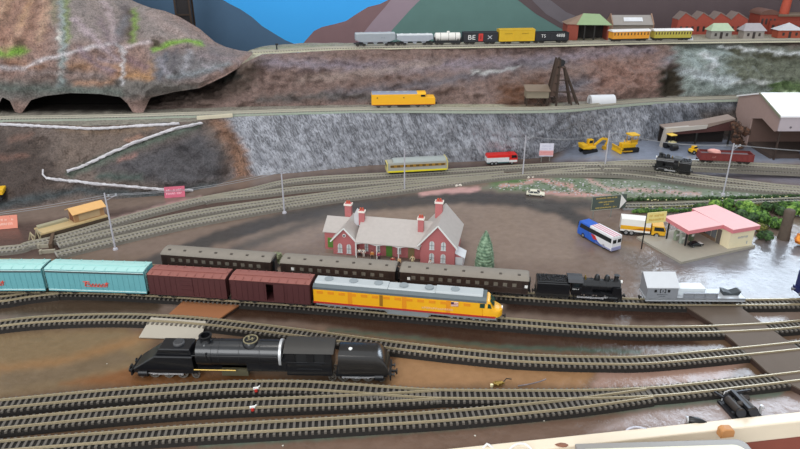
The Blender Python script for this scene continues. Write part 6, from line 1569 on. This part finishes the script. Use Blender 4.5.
# ================================================================== TOWN ON THE TOP LEVEL
brickr = mat('town_brick', '#8f4537', .8, 0, .15, 200)
def base2(px, py=None): return P(px, py if py else interp([(560,41),(800,37.5)], px), Z2)
PPX = 2.1/650
def bld(name, label, px, py, cat='building', rz=0., back=0.):
    p = P(px, py, Z2); y = p.y+back
    return thing(name, label, cat, (p.x*y/p.y, y, Z2), rz)
def wins(root, xs, y, z0, w, h, m=None, name='window'):
    for xx in xs: mb = MB(); mb.box(xx-w/2, xx+w/2, y-.0006, y+.0002, z0, z0+h); part(name, mb, m or mat('town_window', '#3a3230', .3), root, None)
def engine_shed():
    r = bld('engine_shed', 'red brick shed with a green roof, left end of the town', 587, 40.2); w = .064
    mb = MB(); mb.box(-w, -w+.034, 0, .06, 0, .048); wl = part('wall', mb, brickr, r, None); mb = MB(); mb.box(w-.004, w, 0, .06, 0, .040); part('end_wall', mb, brickr, r, None)
    mb = MB(); mb.box(-w+.034, w-.004, .050, .06, 0, .05); part('back_wall', mb, mat('shed_dark', '#2b2826', .9), r, None)
    mb = MB(); mb.prism([(-w-.004, .046), (-w+.03, .0465), (w+.004, .046), (w-.024, .070), (-w+.040, .078), (-w+.01, .06)], -.006, -.004, 'y')
    mb = MB(); v = [mb.av(p) for p in ((-w+.026, -.006, .046), (w+.006, -.006, .045), (w-.026, .03, .074), (-w+.052, .03, .076), (-w+.026, .064, .046), (w+.006, .064, .045))]
    for f in ((v[0], v[1], v[2], v[3]), (v[4], v[3], v[2], v[5]), (v[1], v[5], v[2]), (v[0], v[3], v[4]), (v[0], v[4], v[5], v[1])): mb.face(f)
    part('roof', mb, mat('shed_green_roof', '#8fa67c', .7, 0, .08), r, None)
    mb = MB(); v = [mb.av(p) for p in ((-w-.004, -.003, .0475), (-w+.030, -.003, .0465), (-w+.052, .03, .0755), (-w-.004, .064, .0475), (-w+.03, .064, .0465))]
    for f in ((v[0], v[1], v[2]), (v[3], v[2], v[4]), (v[0], v[2], v[3])): mb.face(f)
    part('roof_hip', mb, mat('shed_brown_roof', '#8a7362', .7), r, None)
    for xx in (-.01, .02): mb = MB(); mb.box(xx-.002, xx+.002, .001, .005, 0, .046); part('post', mb, DARK, r, None)
engine_shed()
def long_shed():
    r = bld('long_shed', 'grey shed with a white ridge sign behind the two wooden coaches', 631, 38.0, back=.075); w = .066
    mb = MB(); mb.box(-w, w, 0, .06, 0, .030); part('wall', mb, mat('shed_grey_wall', '#8b8078', .8), r, None)
    mb = MB(); mb.prism([(-.004, .029), (.03, .056), (.03, .058), (-.006, .031)], -w, w, 'x'); mb.prism([(.064, .029), (.03, .056), (.03, .058), (.066, .031)], -w, w, 'x'); rf = part('roof', mb, mat('shed_grey_roof', '#9a938e', .7, 0, .08), r, None)
    mb = MB(); mb.prism([(.006, .040), (.019, .0505), (.0175, .052), (.0045, .0415)], -w*.42, w*.50, 'x'); part('roof_sign', mb, mat('roof_sign_white', '#dfe0e4', .5), rf, None)
    for s in (-1, 1): mb = MB(); mb.prism([(-.005, .0), (.065, .0), (.065, .034), (.03, .063), (-.005, .034)], s*w-.0015, s*w+.0015, 'x'); part('end_wall', mb, mat('shed_end_buff', '#9a7a66', .7), r, None)
long_shed()
def sawtooth():
    r = bld('factory', 'long red brick factory with a sawtooth roof behind the cottages', 710, 37.5, back=.065); w = .112
    mb = MB(); mb.box(-w, w, 0, .05, 0, .044); wl = part('wall', mb, mat('factory_red', '#a04a3c', .8, 0, .12, 200), r, None)
    n = 4
    for k in range(n):
        a = -w+2*w*k/n; b = a+2*w/n
        mb = MB(); mb.prism([(a, .044), (b, .044), (b, .048), (a+(b-a)*.35, .068), (a, .046)], 0, .05); rf = part('roof_bay', mb, mat('factory_red', '#a04a3c'), r, None)
        mb = MB(); mb.prism([(a+(b-a)*.33, .0675), (a+(b-a)*.38, .0695), (b, .0495), (b, .0475)], -.002, .052); mb.prism([(a, .0455), (a+(b-a)*.36, .0675), (a+(b-a)*.36, .0695), (a, .0472)], -.002, .052); part('roof_slope', mb, mat('factory_grey_roof', '#80706a', .7), rf, None)
    wins(wl, [-w+.012+k*.0185 for k in range(12)], -.0002, .010, .007, .016)
sawtooth()
def cottage(label, px, py, w, col, roof, hip=False, rz=0.):
    r = bld('cottage', label, px, py, 'house', rz); d = .036; h = .025; w *= .88
    mb = MB(); mb.box(-w, w, 0, d, 0, h); wl = part('wall', mb, col, r, None)
    mb = MB(); i = w*.98 if hip else w*.30; a = [mb.av(p) for p in ((-w-.005, -.006, h-.001), (w+.005, -.006, h-.001), (w+.005, d+.006, h-.001), (-w-.005, d+.006, h-.001))]; t = [mb.av((-w+i, d/2, h+.020)), mb.av((w-i, d/2, h+.020))]
    for f in ((a[0], a[1], t[1], t[0]), (a[2], a[3], t[0], t[1]), (a[1], a[2], t[1]), (a[3], a[0], t[0]), (a[3], a[2], a[1], a[0])): mb.face(f)
    part('roof', mb, roof, r, None)
    wins(wl, (-w*.55, w*.55), -.0002, .008, .007, .009); mb = MB(); mb.box(-.004, .004, -.0006, .0002, 0, .020); part('door', mb, mat('town_window', '#3a3230'), wl, None)
cottage('small grey cottage with a pale green roof, nearest the white van', 720.5, 38.8, .036, mat('cottage_grey', '#9a958f', .8), mat('cottage_green_roof', '#aebfa2', .7))
cottage('small grey cottage with a mauve grey roof, middle of the three', 753, 38.8, .036, mat('cottage_stone', '#a39a93', .8), mat('cottage_mauve_roof', '#a59fa2', .7))
cottage('small red brick cottage with a pale hipped roof at the picture edge', 789, 38.2, .042, mat('cottage_red', '#a6523c', .8), mat('cottage_pale_roof', '#bfbfc2', .7), True)
def chimney_works():
    r = bld('factory', 'dark red brick works with a tall chimney at the picture edge', 779, 37, back=.07)
    mb = MB(); mb.box(-.075, -.02, 0, .07, 0, .060); mb.box(-.02, .10, 0, .07, 0, .056); mb.box(-.045, .10, -.012, 0, 0, .042); wl = part('wall', mb, mat('works_red', '#8f3f30', .8, 0, .12, 200), r, None)
    mb = MB(); n = 10; sec = [(-.078, .060)]+[(-.0475-.0305*math.cos(PI*k/n), .060+.016*math.sin(PI*k/n)) for k in range(n+1)]+[(-.017, .060)]; mb.prism(sec, -.003, .072, 'y'); part('arched_roof', mb, mat('works_roof', '#6b4a40', .8), r, 30)
    mb = MB(); mb.prism([(-.02, .055), (.10, .055), (.10, .060), (-.02, .060)], -.006, .074); part('flat_roof', mb, mat('works_brown_roof', '#73604f', .8), r, None)
    mb = MB(); mb.cyl((.014, .03, .05), (.022, .03, .170), .0155, .0110, 18); part('chimney', mb, mat('works_chimney', '#b4513c', .8, 0, .12, 200), r)
    wins(wl, [-.066+.013*k for k in range(4)], -.0002, .030, .006, .018); wins(wl, [-.034+.018*k for k in range(7)], -.0124, .014, .008, .016)
chimney_works()
def van():
    r = thing('van', 'tiny white van parked in front of the olive coach', 'van', P(684.5, 41.2, Z2), 0.); r.location.y -= .006
    mb = MB(); mb.prism([(-.020, .003), (.020, .003), (.020, .009), (.014, .017), (-.020, .017)], -.008, .008); part('body', mb, mat('van_white', '#e4e6ec', .4), r, None, .001)
    mb = MB()
    for s in (-1, 1): mb.prism([(.004, .010), (.0165, .010), (.0125, .0155), (.004, .0155)], s*.008-.0002, s*.008+.0003)
    part('window', mb, GLASS, r, None); wheel_set(r, (-.012, .012), .0078, .0034)
van()
mb = MB(); mb.box(-.018, .018, -.0015, .0015, .012, .022)
for s in (-1, 1): mb.box(s*.012-.001, s*.012+.001, -.001, .001, 0, .012)
o = link('station_nameboard', mb.mesh('station_nameboard', mat('nameboard_grey', '#b9b5a8', .6))); o.location = P(627, 42.6, Z2); tag(o, 'small pale board on legs in front of the orange coach', 'sign')
for px, lab in ((277, 'small dark figure sized post beside the top level track'),):
    mb = MB(); mb.box(-.006, .006, -.004, .004, 0, .005); mb.cyl((0, 0, .005), (0, 0, .020), .0022, .0016, 8); mb.box(-.003, .005, -.002, .002, .017, .022); o = link('point_lever', mb.mesh('point_lever', BLACK)); o.location = P(px, 51.5, Z2); tag(o, 'small black lever stand beside the empty end of the top level track', 'lever')
# dark timber tower behind the mountain
def tower():
    q = PY(184, 8, 2.16); r = thing('timber_tower', 'dark square timber tower rising behind the mountain ridge', 'tower', (q.x, 2.16, -.0118), .1); h = .515; w = .022
    mb = MB(); mb.box(-w*.85, w*.85, -w*.85, w*.85, 0, h); part('boarding', mb, mat('tower_boards', '#2c2829', .85, 0, .25, 120), r, None)
    for a in (-1, 1):
        for b in (-1, 1): mb = MB(); mb.box(a*w-.003, a*w+.003, b*w-.003, b*w+.003, 0, h); part('corner_post', mb, tim, r, None)
    mb = MB()
    for z in (.34, .41, .48): mb.box(-w, w, -w-.001, -w+.001, z, z+.005)
    part('brace', mb, tim, r, None)
tower()
# ================================================================== PLANTS
def leafm(name, a, b):
    m, nt, bs = new_mat(name); tc = nt.nodes.new('ShaderNodeTexCoord'); nz = nt.nodes.new('ShaderNodeTexNoise'); nz.inputs['Scale'].default_value = 160; nt.links.new(tc.outputs['Object'], nz.inputs['Vector'])
    cr = nt.nodes.new('ShaderNodeValToRGB'); cr.color_ramp.elements[0].position = .38; cr.color_ramp.elements[1].position = .62
    cr.color_ramp.elements[0].color = (*hexc(a), 1); cr.color_ramp.elements[1].color = (*hexc(b), 1)
    nt.links.new(nz.outputs['Fac'], cr.inputs[0]); nt.links.new(cr.outputs[0], bs.inputs['Base Color']); bs.inputs['Roughness'].default_value = .8
    return m
LEAF = [leafm('leaf_mid_green', '#2c4a22', '#6b9440'), leafm('leaf_dark_green', '#22351e', '#4a6a38'), leafm('leaf_bright_green', '#3f6a26', '#9abf58'), leafm('leaf_olive', '#3a4422', '#8a8a44')]
def leaves(mb, c, r, n, rnd, size=.004, squash=.8):
    for k in range(n):
        d = Vector((rnd.gauss(0, 1), rnd.gauss(0, 1), rnd.gauss(0, 1))).normalized(); p = Vector(c)+Vector((d.x*r, d.y*r, max(-.6, d.z)*r*squash))*(rnd.uniform(.75, 1.08))
        a = d.orthogonal().normalized(); b = d.cross(a); t = rnd.uniform(0, 2*PI); u = (a*math.cos(t)+b*math.sin(t)); v = d.cross(u)*.5+d*rnd.uniform(-.5, .5); s = size*rnd.uniform(.6, 1.2)
        mb.poly([p-u*s, p+v*s*.5, p+u*s, p-v*s*.5])
def bush_mesh(seed):
    rnd = random.Random(seed); mb = MB()
    for k in range(5):
        c = (rnd.uniform(-.012, .012), rnd.uniform(-.010, .010), rnd.uniform(.008, .016)); r = rnd.uniform(.008, .012)
        mb.blob(c, r*.85, (1, 1, .85), .35, 2.5, 2, seed*5+k); leaves(mb, c, r, 110, rnd)
    return mb
BM = [bush_mesh(k) for k in range(3)]
def bush(label, px, py, sc, k, m, zz=0., group='green bushes behind the petrol station'):
    r = thing('bush', label, 'bush', P(px, py, zz), k*1.3, group, sc)
    o = link('foliage', BMS[(k % 3, m)], r); mb = MB(); mb.cyl((0, 0, 0), (0, 0, .012), .0015, .001, 6); part('stem', mb, tim, r)
BMS = {(k, m): BM[k].mesh('foliage', LEAF[m]) for k in range(3) for m in range(4)}
for k, (px, py, sc, m, lab) in enumerate((
    (700, 211, .9, 1, 'dark green bush behind the pink station roof, nearest the yellow sign'), (715, 208, 1.0, 2, 'bright green bush peeping over the pink station roof'),
    (733, 210, 1.1, 0, 'green bush behind the shop end of the petrol station'), (750, 216, 1.25, 2, 'bright yellow green bush just above the corner of the pink roof'),
    (764, 224, 1.2, 0, 'green bush beside the cream shop wall'), (772, 214, 1.1, 1, 'dark green bush behind the grey brown stump'),
    (786, 212, 1.2, 0, 'green bush between the stump and the orange bush'), (757, 231, .9, 3, 'olive bush at the back corner of the slab'), (798, 215, 1.2, 2, 'bright green bush at the picture edge above the orange bush'),
    (746, 222, 1.2, 1, 'dark green bush close behind the cream shop wall and pink roof corner'), (779, 228, 1.1, 0, 'green bush directly behind the grey brown stump'), (766, 241, .9, 1, 'low dark green bush between the shop corner and the stump'))):
    bush(lab, px, py, sc, k, m)
bo = thing('bush', 'orange bush at the picture edge beside the water', 'bush', P(801, 246, 0), 0, None, 1.0)
mb = MB(); rnd = random.Random(3); mb.blob((0, 0, .014), .0135, (1.1, 1, .85), .25, 2, 2, 4); leaves(mb, (0, 0, .014), .014, 160, rnd, .0035); part('foliage', mb, leafm('leaf_orange', '#b4561a', '#ec9a3a'), bo, None)
# hedge tufts either side of the overgrown track
def tufts(label, pts, n, seed, m, r0):
    rnd = random.Random(seed); mb = MB()
    for k in range(n):
        t = k/(n-1); x = pts[0][0]+(pts[-1][0]-pts[0][0])*t; y = interp(pts, x); c = P(x, y, gz(x, y)); rr = r0*rnd.uniform(.75, 1.2)
        mb.blob((c.x, c.y, rr*.6), rr*.8, (1, .9, .9), .4, 2.5, 1, seed+k); leaves(mb, (c.x, c.y, rr*.6), rr, 34, rnd, .0028)
    o = part('shrubbery', mb, LEAF[m], None, None); tag(o, label, 'shrubs', None, 'stuff')
tufts('row of dark green tufts along the far side of the overgrown track', [(628,201),(720,199.2),(806,197)], 56, 5, 1, .0058)
tufts('row of dark green tufts along the near side of the overgrown track', [(632,208.8),(720,207.4),(806,205)], 60, 9, 3, .0058)
tufts('low green ground cover between the delivery truck and the overgrown track', [(634,213),(690,211.5),(760,210.5),(820,210)], 44, 14, 0, .0075)
mb = MB(); rnd = random.Random(8)
for k in range(46):
    x = 642+rnd.random()*170; y = interp([(640,200.8),(806,197)], x)+rnd.choice((.0, 7.6))+rnd.uniform(-1, 1); c = P(x, y, .005); mb.blob((c.x, c.y, .006), .0016, (1,1,1), .2, 2, 1, k)
o = part('flowers', mb, mat('cream_flower', '#e6dfa8', .7), None); tag(o, 'small cream dots of blossom scattered along the overgrown track', 'flowers', None, 'stuff')
# rough planting and rubble on the garden bank
def in_garden(x, y): return interp([(485,188),(520,180.5),(560,178.5),(640,181.5),(700,191),(800,197.5)], x) < y < interp([(485,189),(540,192),(600,197),(640,197.5),(800,198.5)], x)
for nm, seed, n, m, r0, lab in (('shrubbery', 41, 240, leafm('leaf_grey_green', '#4c5c42', '#7d8c6c'), .0019, 'low grey green planting on the garden bank'), ('rubble', 42, 260, mat('garden_stone', '#b9b6b8', .8, 0, .2, 300), .0019, 'pale stones scattered over the garden bank')):
    rnd = random.Random(seed); mb = MB(); k = 0
    while k < n:
        x, y = rnd.uniform(486, 800), rnd.uniform(175, 200)
        if not in_garden(x, y) or (nm == 'shrubbery' and x > 690 and rnd.random() < .5): continue
        c = P(x, y, gz(x, y)); rr = r0*rnd.uniform(.6, 1.4); mb.blob((c.x, c.y, c.z+rr*.3), rr, (1.3, 1, .6), .35, 2.3, 1, k); k += 1
        if nm == 'shrubbery': leaves(mb, (c.x, c.y, c.z+rr*.4), rr, 8, rnd, .0014)
    o = part(nm, mb, m, None, None); tag(o, lab, 'plants' if nm == 'shrubbery' else 'stones', None, 'stuff')
bsr = thing('bush', 'dark brown dead scrub against the cliff left of the warehouse', 'bush', P(735, 150, .03), .3, None, 1.5)
mb = MB(); rnd = random.Random(77)
for k in range(7): c = (rnd.uniform(-.012, .012), rnd.uniform(-.008, .008), .010+k*.006); mb.blob(c, .008, (1, 1, .9), .4, 2.4, 2, 80+k); leaves(mb, c, .010, 90, rnd, .003)
part('foliage', mb, leafm('dead_brown', '#2e221c', '#6b4a38'), bsr, None)
# conifer
def conifer():
    r = thing('conifer', 'grey green bottle brush conifer beside the station', 'tree', P(484, 270, 0)); rnd = random.Random(12); h = .078
    mb = MB(); mb.cyl((0, 0, 0), (0, 0, h*.95), .0022, .0006, 8); part('trunk', mb, tim, r)
    mb = MB(); n = 26; prof = []
    for k in range(n+1):
        t = k/n; prof.append((.0150*(1-t**2.6)*(1+.10*(k % 2))+.0006, .004+(h-.004)*t))
    mb.lathe(prof, n=18)
    for k in range(1500):
        t = rnd.random()**1.2; a = rnd.random()*2*PI; rr = .0158*(1-t**2.6)*rnd.uniform(.85, 1.12); p = Vector((rr*math.cos(a), rr*math.sin(a), .004+(h-.004)*t)); d = Vector((math.cos(a), math.sin(a), .45)); q = Vector((-math.sin(a), math.cos(a), 0))
        mb.poly([p-q*.0009-d*.002, p+q*.0009-d*.002, p+d*.0026])
    part('foliage', mb, leafm('conifer_green', '#5f7a62', '#94ad90'), r, None)
conifer()
bk = thing('bush', 'pale olive bush behind the gap between the first two coaches', 'bush', P(277, 265.5, 0), .4, None, 1.0)
mb = MB(); rnd = random.Random(31)
for k, c in enumerate(((-.006, 0, .012), (.006, .002, .011), (0, 0, .020))): mb.blob(c, .009, (1, 1, .9), .3, 2.4, 2, 60+k); leaves(mb, c, .010, 120, rnd, .003)
part('foliage', mb, leafm('leaf_pale_olive', '#6f7556', '#a3a684'), bk, None)
# grey brown stump
mb = MB(); c = P(783, 239, 0)
mb.lathe([(.0115, 0), (.0110, .010), (.0100, .025), (.0100, .045), (.0105, .060), (.0085, .064), (.0, .065)], n=16)
for i, v in enumerate(mb.v): mb.v[i] = v+Vector((noise.noise(v*90+Vector((3, 1, 2))), noise.noise(v*90), 0))*.0022
o = link('tree_stump', mb.mesh('tree_stump', mat('stump_bark', '#5b4f45', .85, 0, .25, 150, .6), 50)); o.location = c; tag(o, 'tall grey brown stump standing at the edge of the water', 'stump')
# ================================================================== THINGS ON THE BOARD
planks = mat('lift_out_planks', '#63564b', .75, 0, .14, 40); pdark = mat('lift_out_edge', '#3f2d25', .7)
def bridge(label, quad, m, h=.0105, name='lift_out_panel'):
    pts = [P(x, y, h) for x, y in quad]; c = sum(pts, Vector())/len(pts); c.z = 0
    r = thing(name, label, 'board panel', c); mb = MB(); mb.prism([(p.x-c.x, p.y-c.y) for p in pts], h-.0025, h-.0003, 'z'); part('top', mb, m, r, None)
    mb = MB(); q = [Vector((p.x-c.x, p.y-c.y))*.985 for p in pts]; mb.prism([(v.x, v.y) for v in q], 0.0002, h-.0026, 'z'); part('edge', mb, pdark, r, None)
bridge('grey brown lift-out panel that the right ends of all the tracks cross', [(684,304.5),(737,304.5),(832,372),(890,415),(866,422),(768,372),(734,341),(711,322)], planks)
bridge('orange brown panel under the tracks behind the grey card', [(187,297),(246,300),(214,322),(162,320)], mat('orange_board', '#9a6644', .5, 0, .1, 40), h=.0075)
mb = MB(); q = [P(x, y, z) for x, y, z in ((151,318.0,.0095),(206,322,.0095),(201,340,.001),(139,338,.001))]; cc = sum(q, Vector())/4; cc.z = .0004; up = Vector((0, 0, .0014)); i = [mb.av(p-cc) for p in q]; j = [mb.av(p-cc+up) for p in q]; mb.face(i[::-1]); mb.face(j); [mb.face((i[k], i[(k+1) % 4], j[(k+1) % 4], j[k])) for k in range(4)]
o = link('card_sheet', mb.mesh('card_sheet', mat('grey_card', '#aca496', .7, 0, .05, 40))); o.location = (cc.x, cc.y, .0004); tag(o, 'pale grey card leaning on the track behind the long black engine', 'card')
# point motor with its hole in the board
def motor():
    p = P(741, 410, 0); r = thing('point_motor', 'black point motor and lever lying in front of the frontmost track at the right', 'point motor', p, .15, None, .85)
    gun = mat('motor_black', '#26262a', .45, .2, .2)
    mb = MB(); mb.box(-.026, .020, -.022, .022, .0002, .004); b = part('base_plate', mb, gun, r, None, .0006)
    mb = MB(); mb.cyl((-.014, -.016, .011), (-.014, .016, .010), .0062, n=20); mb.cyl((.006, -.016, .011), (.006, .016, .010), .0062, n=20); c = part('coil', mb, mat('coil_dark', '#37302c', .5, 0, .3, 300), r)
    mb = MB()
    for xx in (-.014, .006):
        for y in (-.017, .0165): mb.cyl((xx, y-.0008, .011), (xx, y+.0008, .010), .0078, n=20)
    part('coil_end', mb, gun, c)
    mb = MB(); mb.box(-.006, .000, -.020, .024, .015, .020); mb.bar((.0, .020, .018), (.030, .026, .014), .003); mb.bar((-.022, .016, .014), (-.030, .028, .016), .003); part('lever', mb, gun, r, None, .0005)
    mb = MB(); mb.blob((-.004, -.004, .016), .006, (1.2, 1, .7), .5, 2, 2, 6); mb.blob((.012, .010, .014), .005, (1, 1.3, .8), .5, 2, 2, 9); part('spring_lump', mb, mat('coil_dark', '#37302c'), r)
    mb = MB(); mb.tube([(.018, -.010, .004), (.026, -.014, .012), (.030, -.010, .008), (.028, -.004, .003)], .0011); mb.cyl((.022, -.012, .0), (.022, -.012, .016), .0022); mb.tube([(-.02, .02, .004), (-.012, .027, .014), (-.004, .026, .018), (.008, .030, .012)], .0010); part('wire', mb, STEEL, r)
    mb = MB(); mb.lathe([(.0035, .004), (.0035, .010), (.002, .012)], (.016, .012, 0), 10); mb.lathe([(.003, .004), (.003, .009)], (-.022, -.012, 0), 10); part('terminal', mb, BLACK, r)
motor()
def tube_obj(name, label, cat, pts, r, m, z=.002, n=6, group=None):
    w = [P(x, y, zz) for x, y, zz in pts]; c = catmull(w, .003); o = link(name, MB().tube(c, r, n).mesh(name, m, 60)); tag(o, label, cat, group); return o
tube_obj('cable_loop', 'white cable loop sticking up by the front rim', 'cable', [(505,456,.008),(512,447,.010),(520,443.5,.013),(528,446,.011),(536,456,.008)], .0014, mat('cable_white', '#ebe8e4', .4))
tube_obj('cable_loop', 'short white cable end by the front rim, left of the white loop', 'cable', [(480,452,.002),(484,447,.006),(487,444,.009),(494,449,.004)], .0016, mat('cable_white', '#ebe8e4'))
tube_obj('wire_clip', 'clear plastic wire clip lying on the board near the front rim', 'clip', [(625,432,.002),(628,429,.006),(636,427,.007),(646,429,.005),(652,432,.002)], .0014, mat('clear_clip', '#c9c8d4', .15))
def dark_clip():
    r = thing('cable_connector', 'small dark cable connector on the board beside the front rim, near the point motor', 'connector', P(694, 424, 0), -.25)
    mb = MB(); mb.lathe([(.0035, -.008), (.0050, -.006), (.0050, .004), (.0030, .010), (.0012, .014)], (0, 0, .005), 14, 'x'); part('sleeve', mb, BLACK, r)
    mb = MB(); mb.lathe([(.0048, -.0095), (.0048, -.0078)], (0, 0, .005), 14, 'x'); mb.tube([(-.009, 0, .005), (-.010, .003, .008), (-.010, -.003, .009)], .0009); part('contact', mb, STEEL, r)
dark_clip()
def debris():
    r = thing('wire_terminal', 'little brass terminal with loose wire behind the points of the front tracks', 'terminal', P(497, 386, 0), .1)
    mb = MB(); mb.blob((0, 0, .004), .0045, (1.6, .8, .7), .4, 2, 2, 3); mb.blob((.007, .001, .004), .003, (1.3, .8, .8), .4, 2, 2, 5); part('clip', mb, BRASS, r)
    mb = MB(); mb.lathe([(.0022, -.001), (.0022, .003), (.0, .0035)], (-.008, -.002, .002), 10); part('bead', mb, mat('cream_bead', '#efe2b4', .5), r)
    mb = MB(); mb.tube([(.008, .001, .004), (.014, .006, .007), (.022, .009, .003)], .0007); part('wire', mb, DARK, r)
debris()
tube_obj('loose_wire', 'thin loose wire end lying to the right of the brass terminal', 'wire', [(518,386,.002),(530,384,.003),(540,381.5,.004),(546,379,.005)], .0009, mat('wire_brownish', '#8b8286', .4, .3))
def marker(label, px, py):
    r = thing('track_marker', label, 'marker', P(px, py, TZ), .2, 'red and white track markers'); r.location.z = .0095
    mb = MB(); mb.cyl((0, 0, 0), (0, 0, .0045), .0022, n=10); part('post', mb, RED, r)
    mb = MB(); mb.box(-.0035, .0035, -.0012, .0012, .0042, .0065); mb.bar((.002, 0, .0055), (.0055, .001, .0075), .0012); part('flag', mb, WHITE, r, None)
marker('tiny red and white marker on the near rail of the front siding track', 256, 389.5); marker('tiny red and white marker on the middle of the three front tracks', 252.5, 408.5)
flecks = [(283,446,.0016),(358,423.5,.0013),(495,418,.0018),(475,436,.0015),(544,421,.0014),(345,370,.0010),(97,321,.0016),(107,364,.0010)]
for k, (px, py, rr) in enumerate(flecks):
    o = link('paint_fleck', MB().blob((0, 0, rr*.4), rr, (1, .8, .5), .3, 2, 1, k).mesh('paint_fleck', mat('fleck_pale', '#c9c4b8', .6), 60)); o.location = P(px, py, 0); tag(o, 'tiny pale fleck lying loose on the bare brown board', 'fleck', 'pale flecks on the board')
# wooden block on the rim, cream tray in front
mb = MB(); mb.prism([(-.009, -.004), (.009, -.004), (.009, .004), (.006, .008), (-.005, .0095), (-.009, .007)], -.005, .005)
o = link('wooden_block', mb.mesh('wooden_block', mat('block_wood', '#c98e58', .55, 0, .12, 60))); p = P(725.5, 433, .010); o.location = (p.x, p.y, .0102); o.rotation_euler = (0, 0, .15)
bv = o.modifiers.new('bevel', 'BEVEL'); bv.width = .001; tag(o, 'orange tan wooden block standing on the cream front rim', 'block')
def tray():
    a, b = P(600, 442.8, .022), P(744, 438.5, .022); d = b-a; rz = math.atan2(d.y, d.x); L = .20
    c = b-Vector((math.cos(rz), math.sin(rz), 0))*L/2; c.z = 0
    r = thing('plastic_tray', 'cream plastic tray with a clear grey rim beyond the front rim of the table', 'tray', Vector((c.x, c.y, 0)), rz); x = L/2; w = .030
    n = 8; out = [(-x, 0), (x-.012, 0)]+[(x-.012+.012*math.sin(PI/2*k/n), -.012+.012*math.cos(PI/2*k/n)) for k in range(1, n+1)]+[(x, -2*w), (-x, -2*w)]
    mb = MB(); mb.prism(out, .016, .022, 'z'); part('rim', mb, mat('tray_grey_rim', '#94908c', .3, 0, .05), r, None, .001)
    inn = [(u-(.008 if u > 0 else -.008), v-.010 if v > -.02 else v) for u, v in out]
    mb = MB(); mb.prism(inn, -.012, .0235, 'z'); part('lid', mb, mat('tray_cream', '#ece8cf', .4, 0, .04), r, None, .001)
tray()
mb = MB(); mb.blob((0, 0, .0005), .0055, (1.4, .7, .12), .3, 2, 2, 2); o = link('rust_stain', mb.mesh('rust_stain', mat('stain_brown', '#8a5a44', .6), 60)); p = P(562, 445.5, .006); o.location = (p.x, p.y, .0062); tag(o, 'reddish brown stain of glue on the cream front rim', 'stain')
for k, (px, py, lab) in enumerate(((531, 178.5, 'small white plaster rubble at the end of a pink foot path'), (222, 199.5, 'small white plaster lumps beside the rear track above the station'), (457, 186.5, 'small cream rubble with a dark stick beside the points above the station'))):
    mb = MB()
    for q in range(5): mb.blob((random.uniform(-.008, .008), random.uniform(-.004, .004), .003), .004, (1.2, .8, .8), .4, 2, 1, k*7+q)
    o = part('plaster_rubble', mb, mat('rubble_white', '#ddd8cc', .8), None); o.location = P(px, py, 0); tag(o, lab, 'rubble', None, 'stuff')
mb = MB(); mb.box(-.052, .052, -.006, .006, 0, .007); o = link('timber_strip', mb.mesh('timber_strip', mat('cream_timber', '#cfc6ae', .7, 0, .08, 80))); a, b = P(196, 120, z1(200)), P(232, 117.5, z1(200)); c = (a+b)/2; o.location = (c.x, c.y+.008, z1(200)); o.rotation_euler = (0, 0, math.atan2(b.y-a.y, b.x-a.x)); o.scale = ((b-a).length/.104, 1, 1); tag(o, 'cream timber strip on the ledge edge where the diagonal white path meets the track', 'timber')
# ================================================================== LIGHT, CAMERA
wd = bpy.data.worlds.new('room_light'); SC.world = wd; wd.use_nodes = True
bg = wd.node_tree.nodes['Background']; bg.inputs[0].default_value = (.93, .97, 1.0, 1); bg.inputs[1].default_value = .88
def area(name, loc, target, sx, sy, power, col):
    l = bpy.data.lights.new(name, 'AREA'); l.shape = 'RECTANGLE'; l.size, l.size_y, l.energy, l.color = sx, sy, power, col
    o = link(name, l); o.location = loc; d = Vector(target)-Vector(loc); o.rotation_euler = d.to_track_quat('-Z', 'Y').to_euler(); return o
area('window_daylight', ((WX0+WX1)/2, WYB+.06, (WZ0+WZ1)/2), ((WX0+WX1)/2-.3, 0, (WZ0+WZ1)/2-.6), WX1-WX0-.1, WZ1-WZ0-.1, 44, (.72, .85, 1.))
area('ceiling_lamp', (-.3, .6, 2.6), (-.1, 1.2, 0), .9, .9, 14, (1., .95, .88))
area('front_fill_light', (-.9, -1.6, 1.5), (.1, 1.7, .2), 1.4, 1.4, 34, (.96, .98, 1.))  # unseen fill added behind the camera to brighten the backdrop and upright faces
cam = bpy.data.cameras.new('camera'); co = link('camera', cam); co.location = (0, 0, CH); co.rotation_euler = (PI/2-PITCH, 0, 0)
cam.sensor_width = 36; cam.lens = FL/800*36; cam.clip_start = .01; cam.clip_end = 50; SC.camera = co
cam.dof.use_dof = False
vs = SC.view_settings; SC.display_settings.display_device = 'sRGB'; vs.view_transform = 'Standard'; vs.look = 'None'; vs.exposure = .17; vs.gamma = 1; vs.use_curve_mapping = False
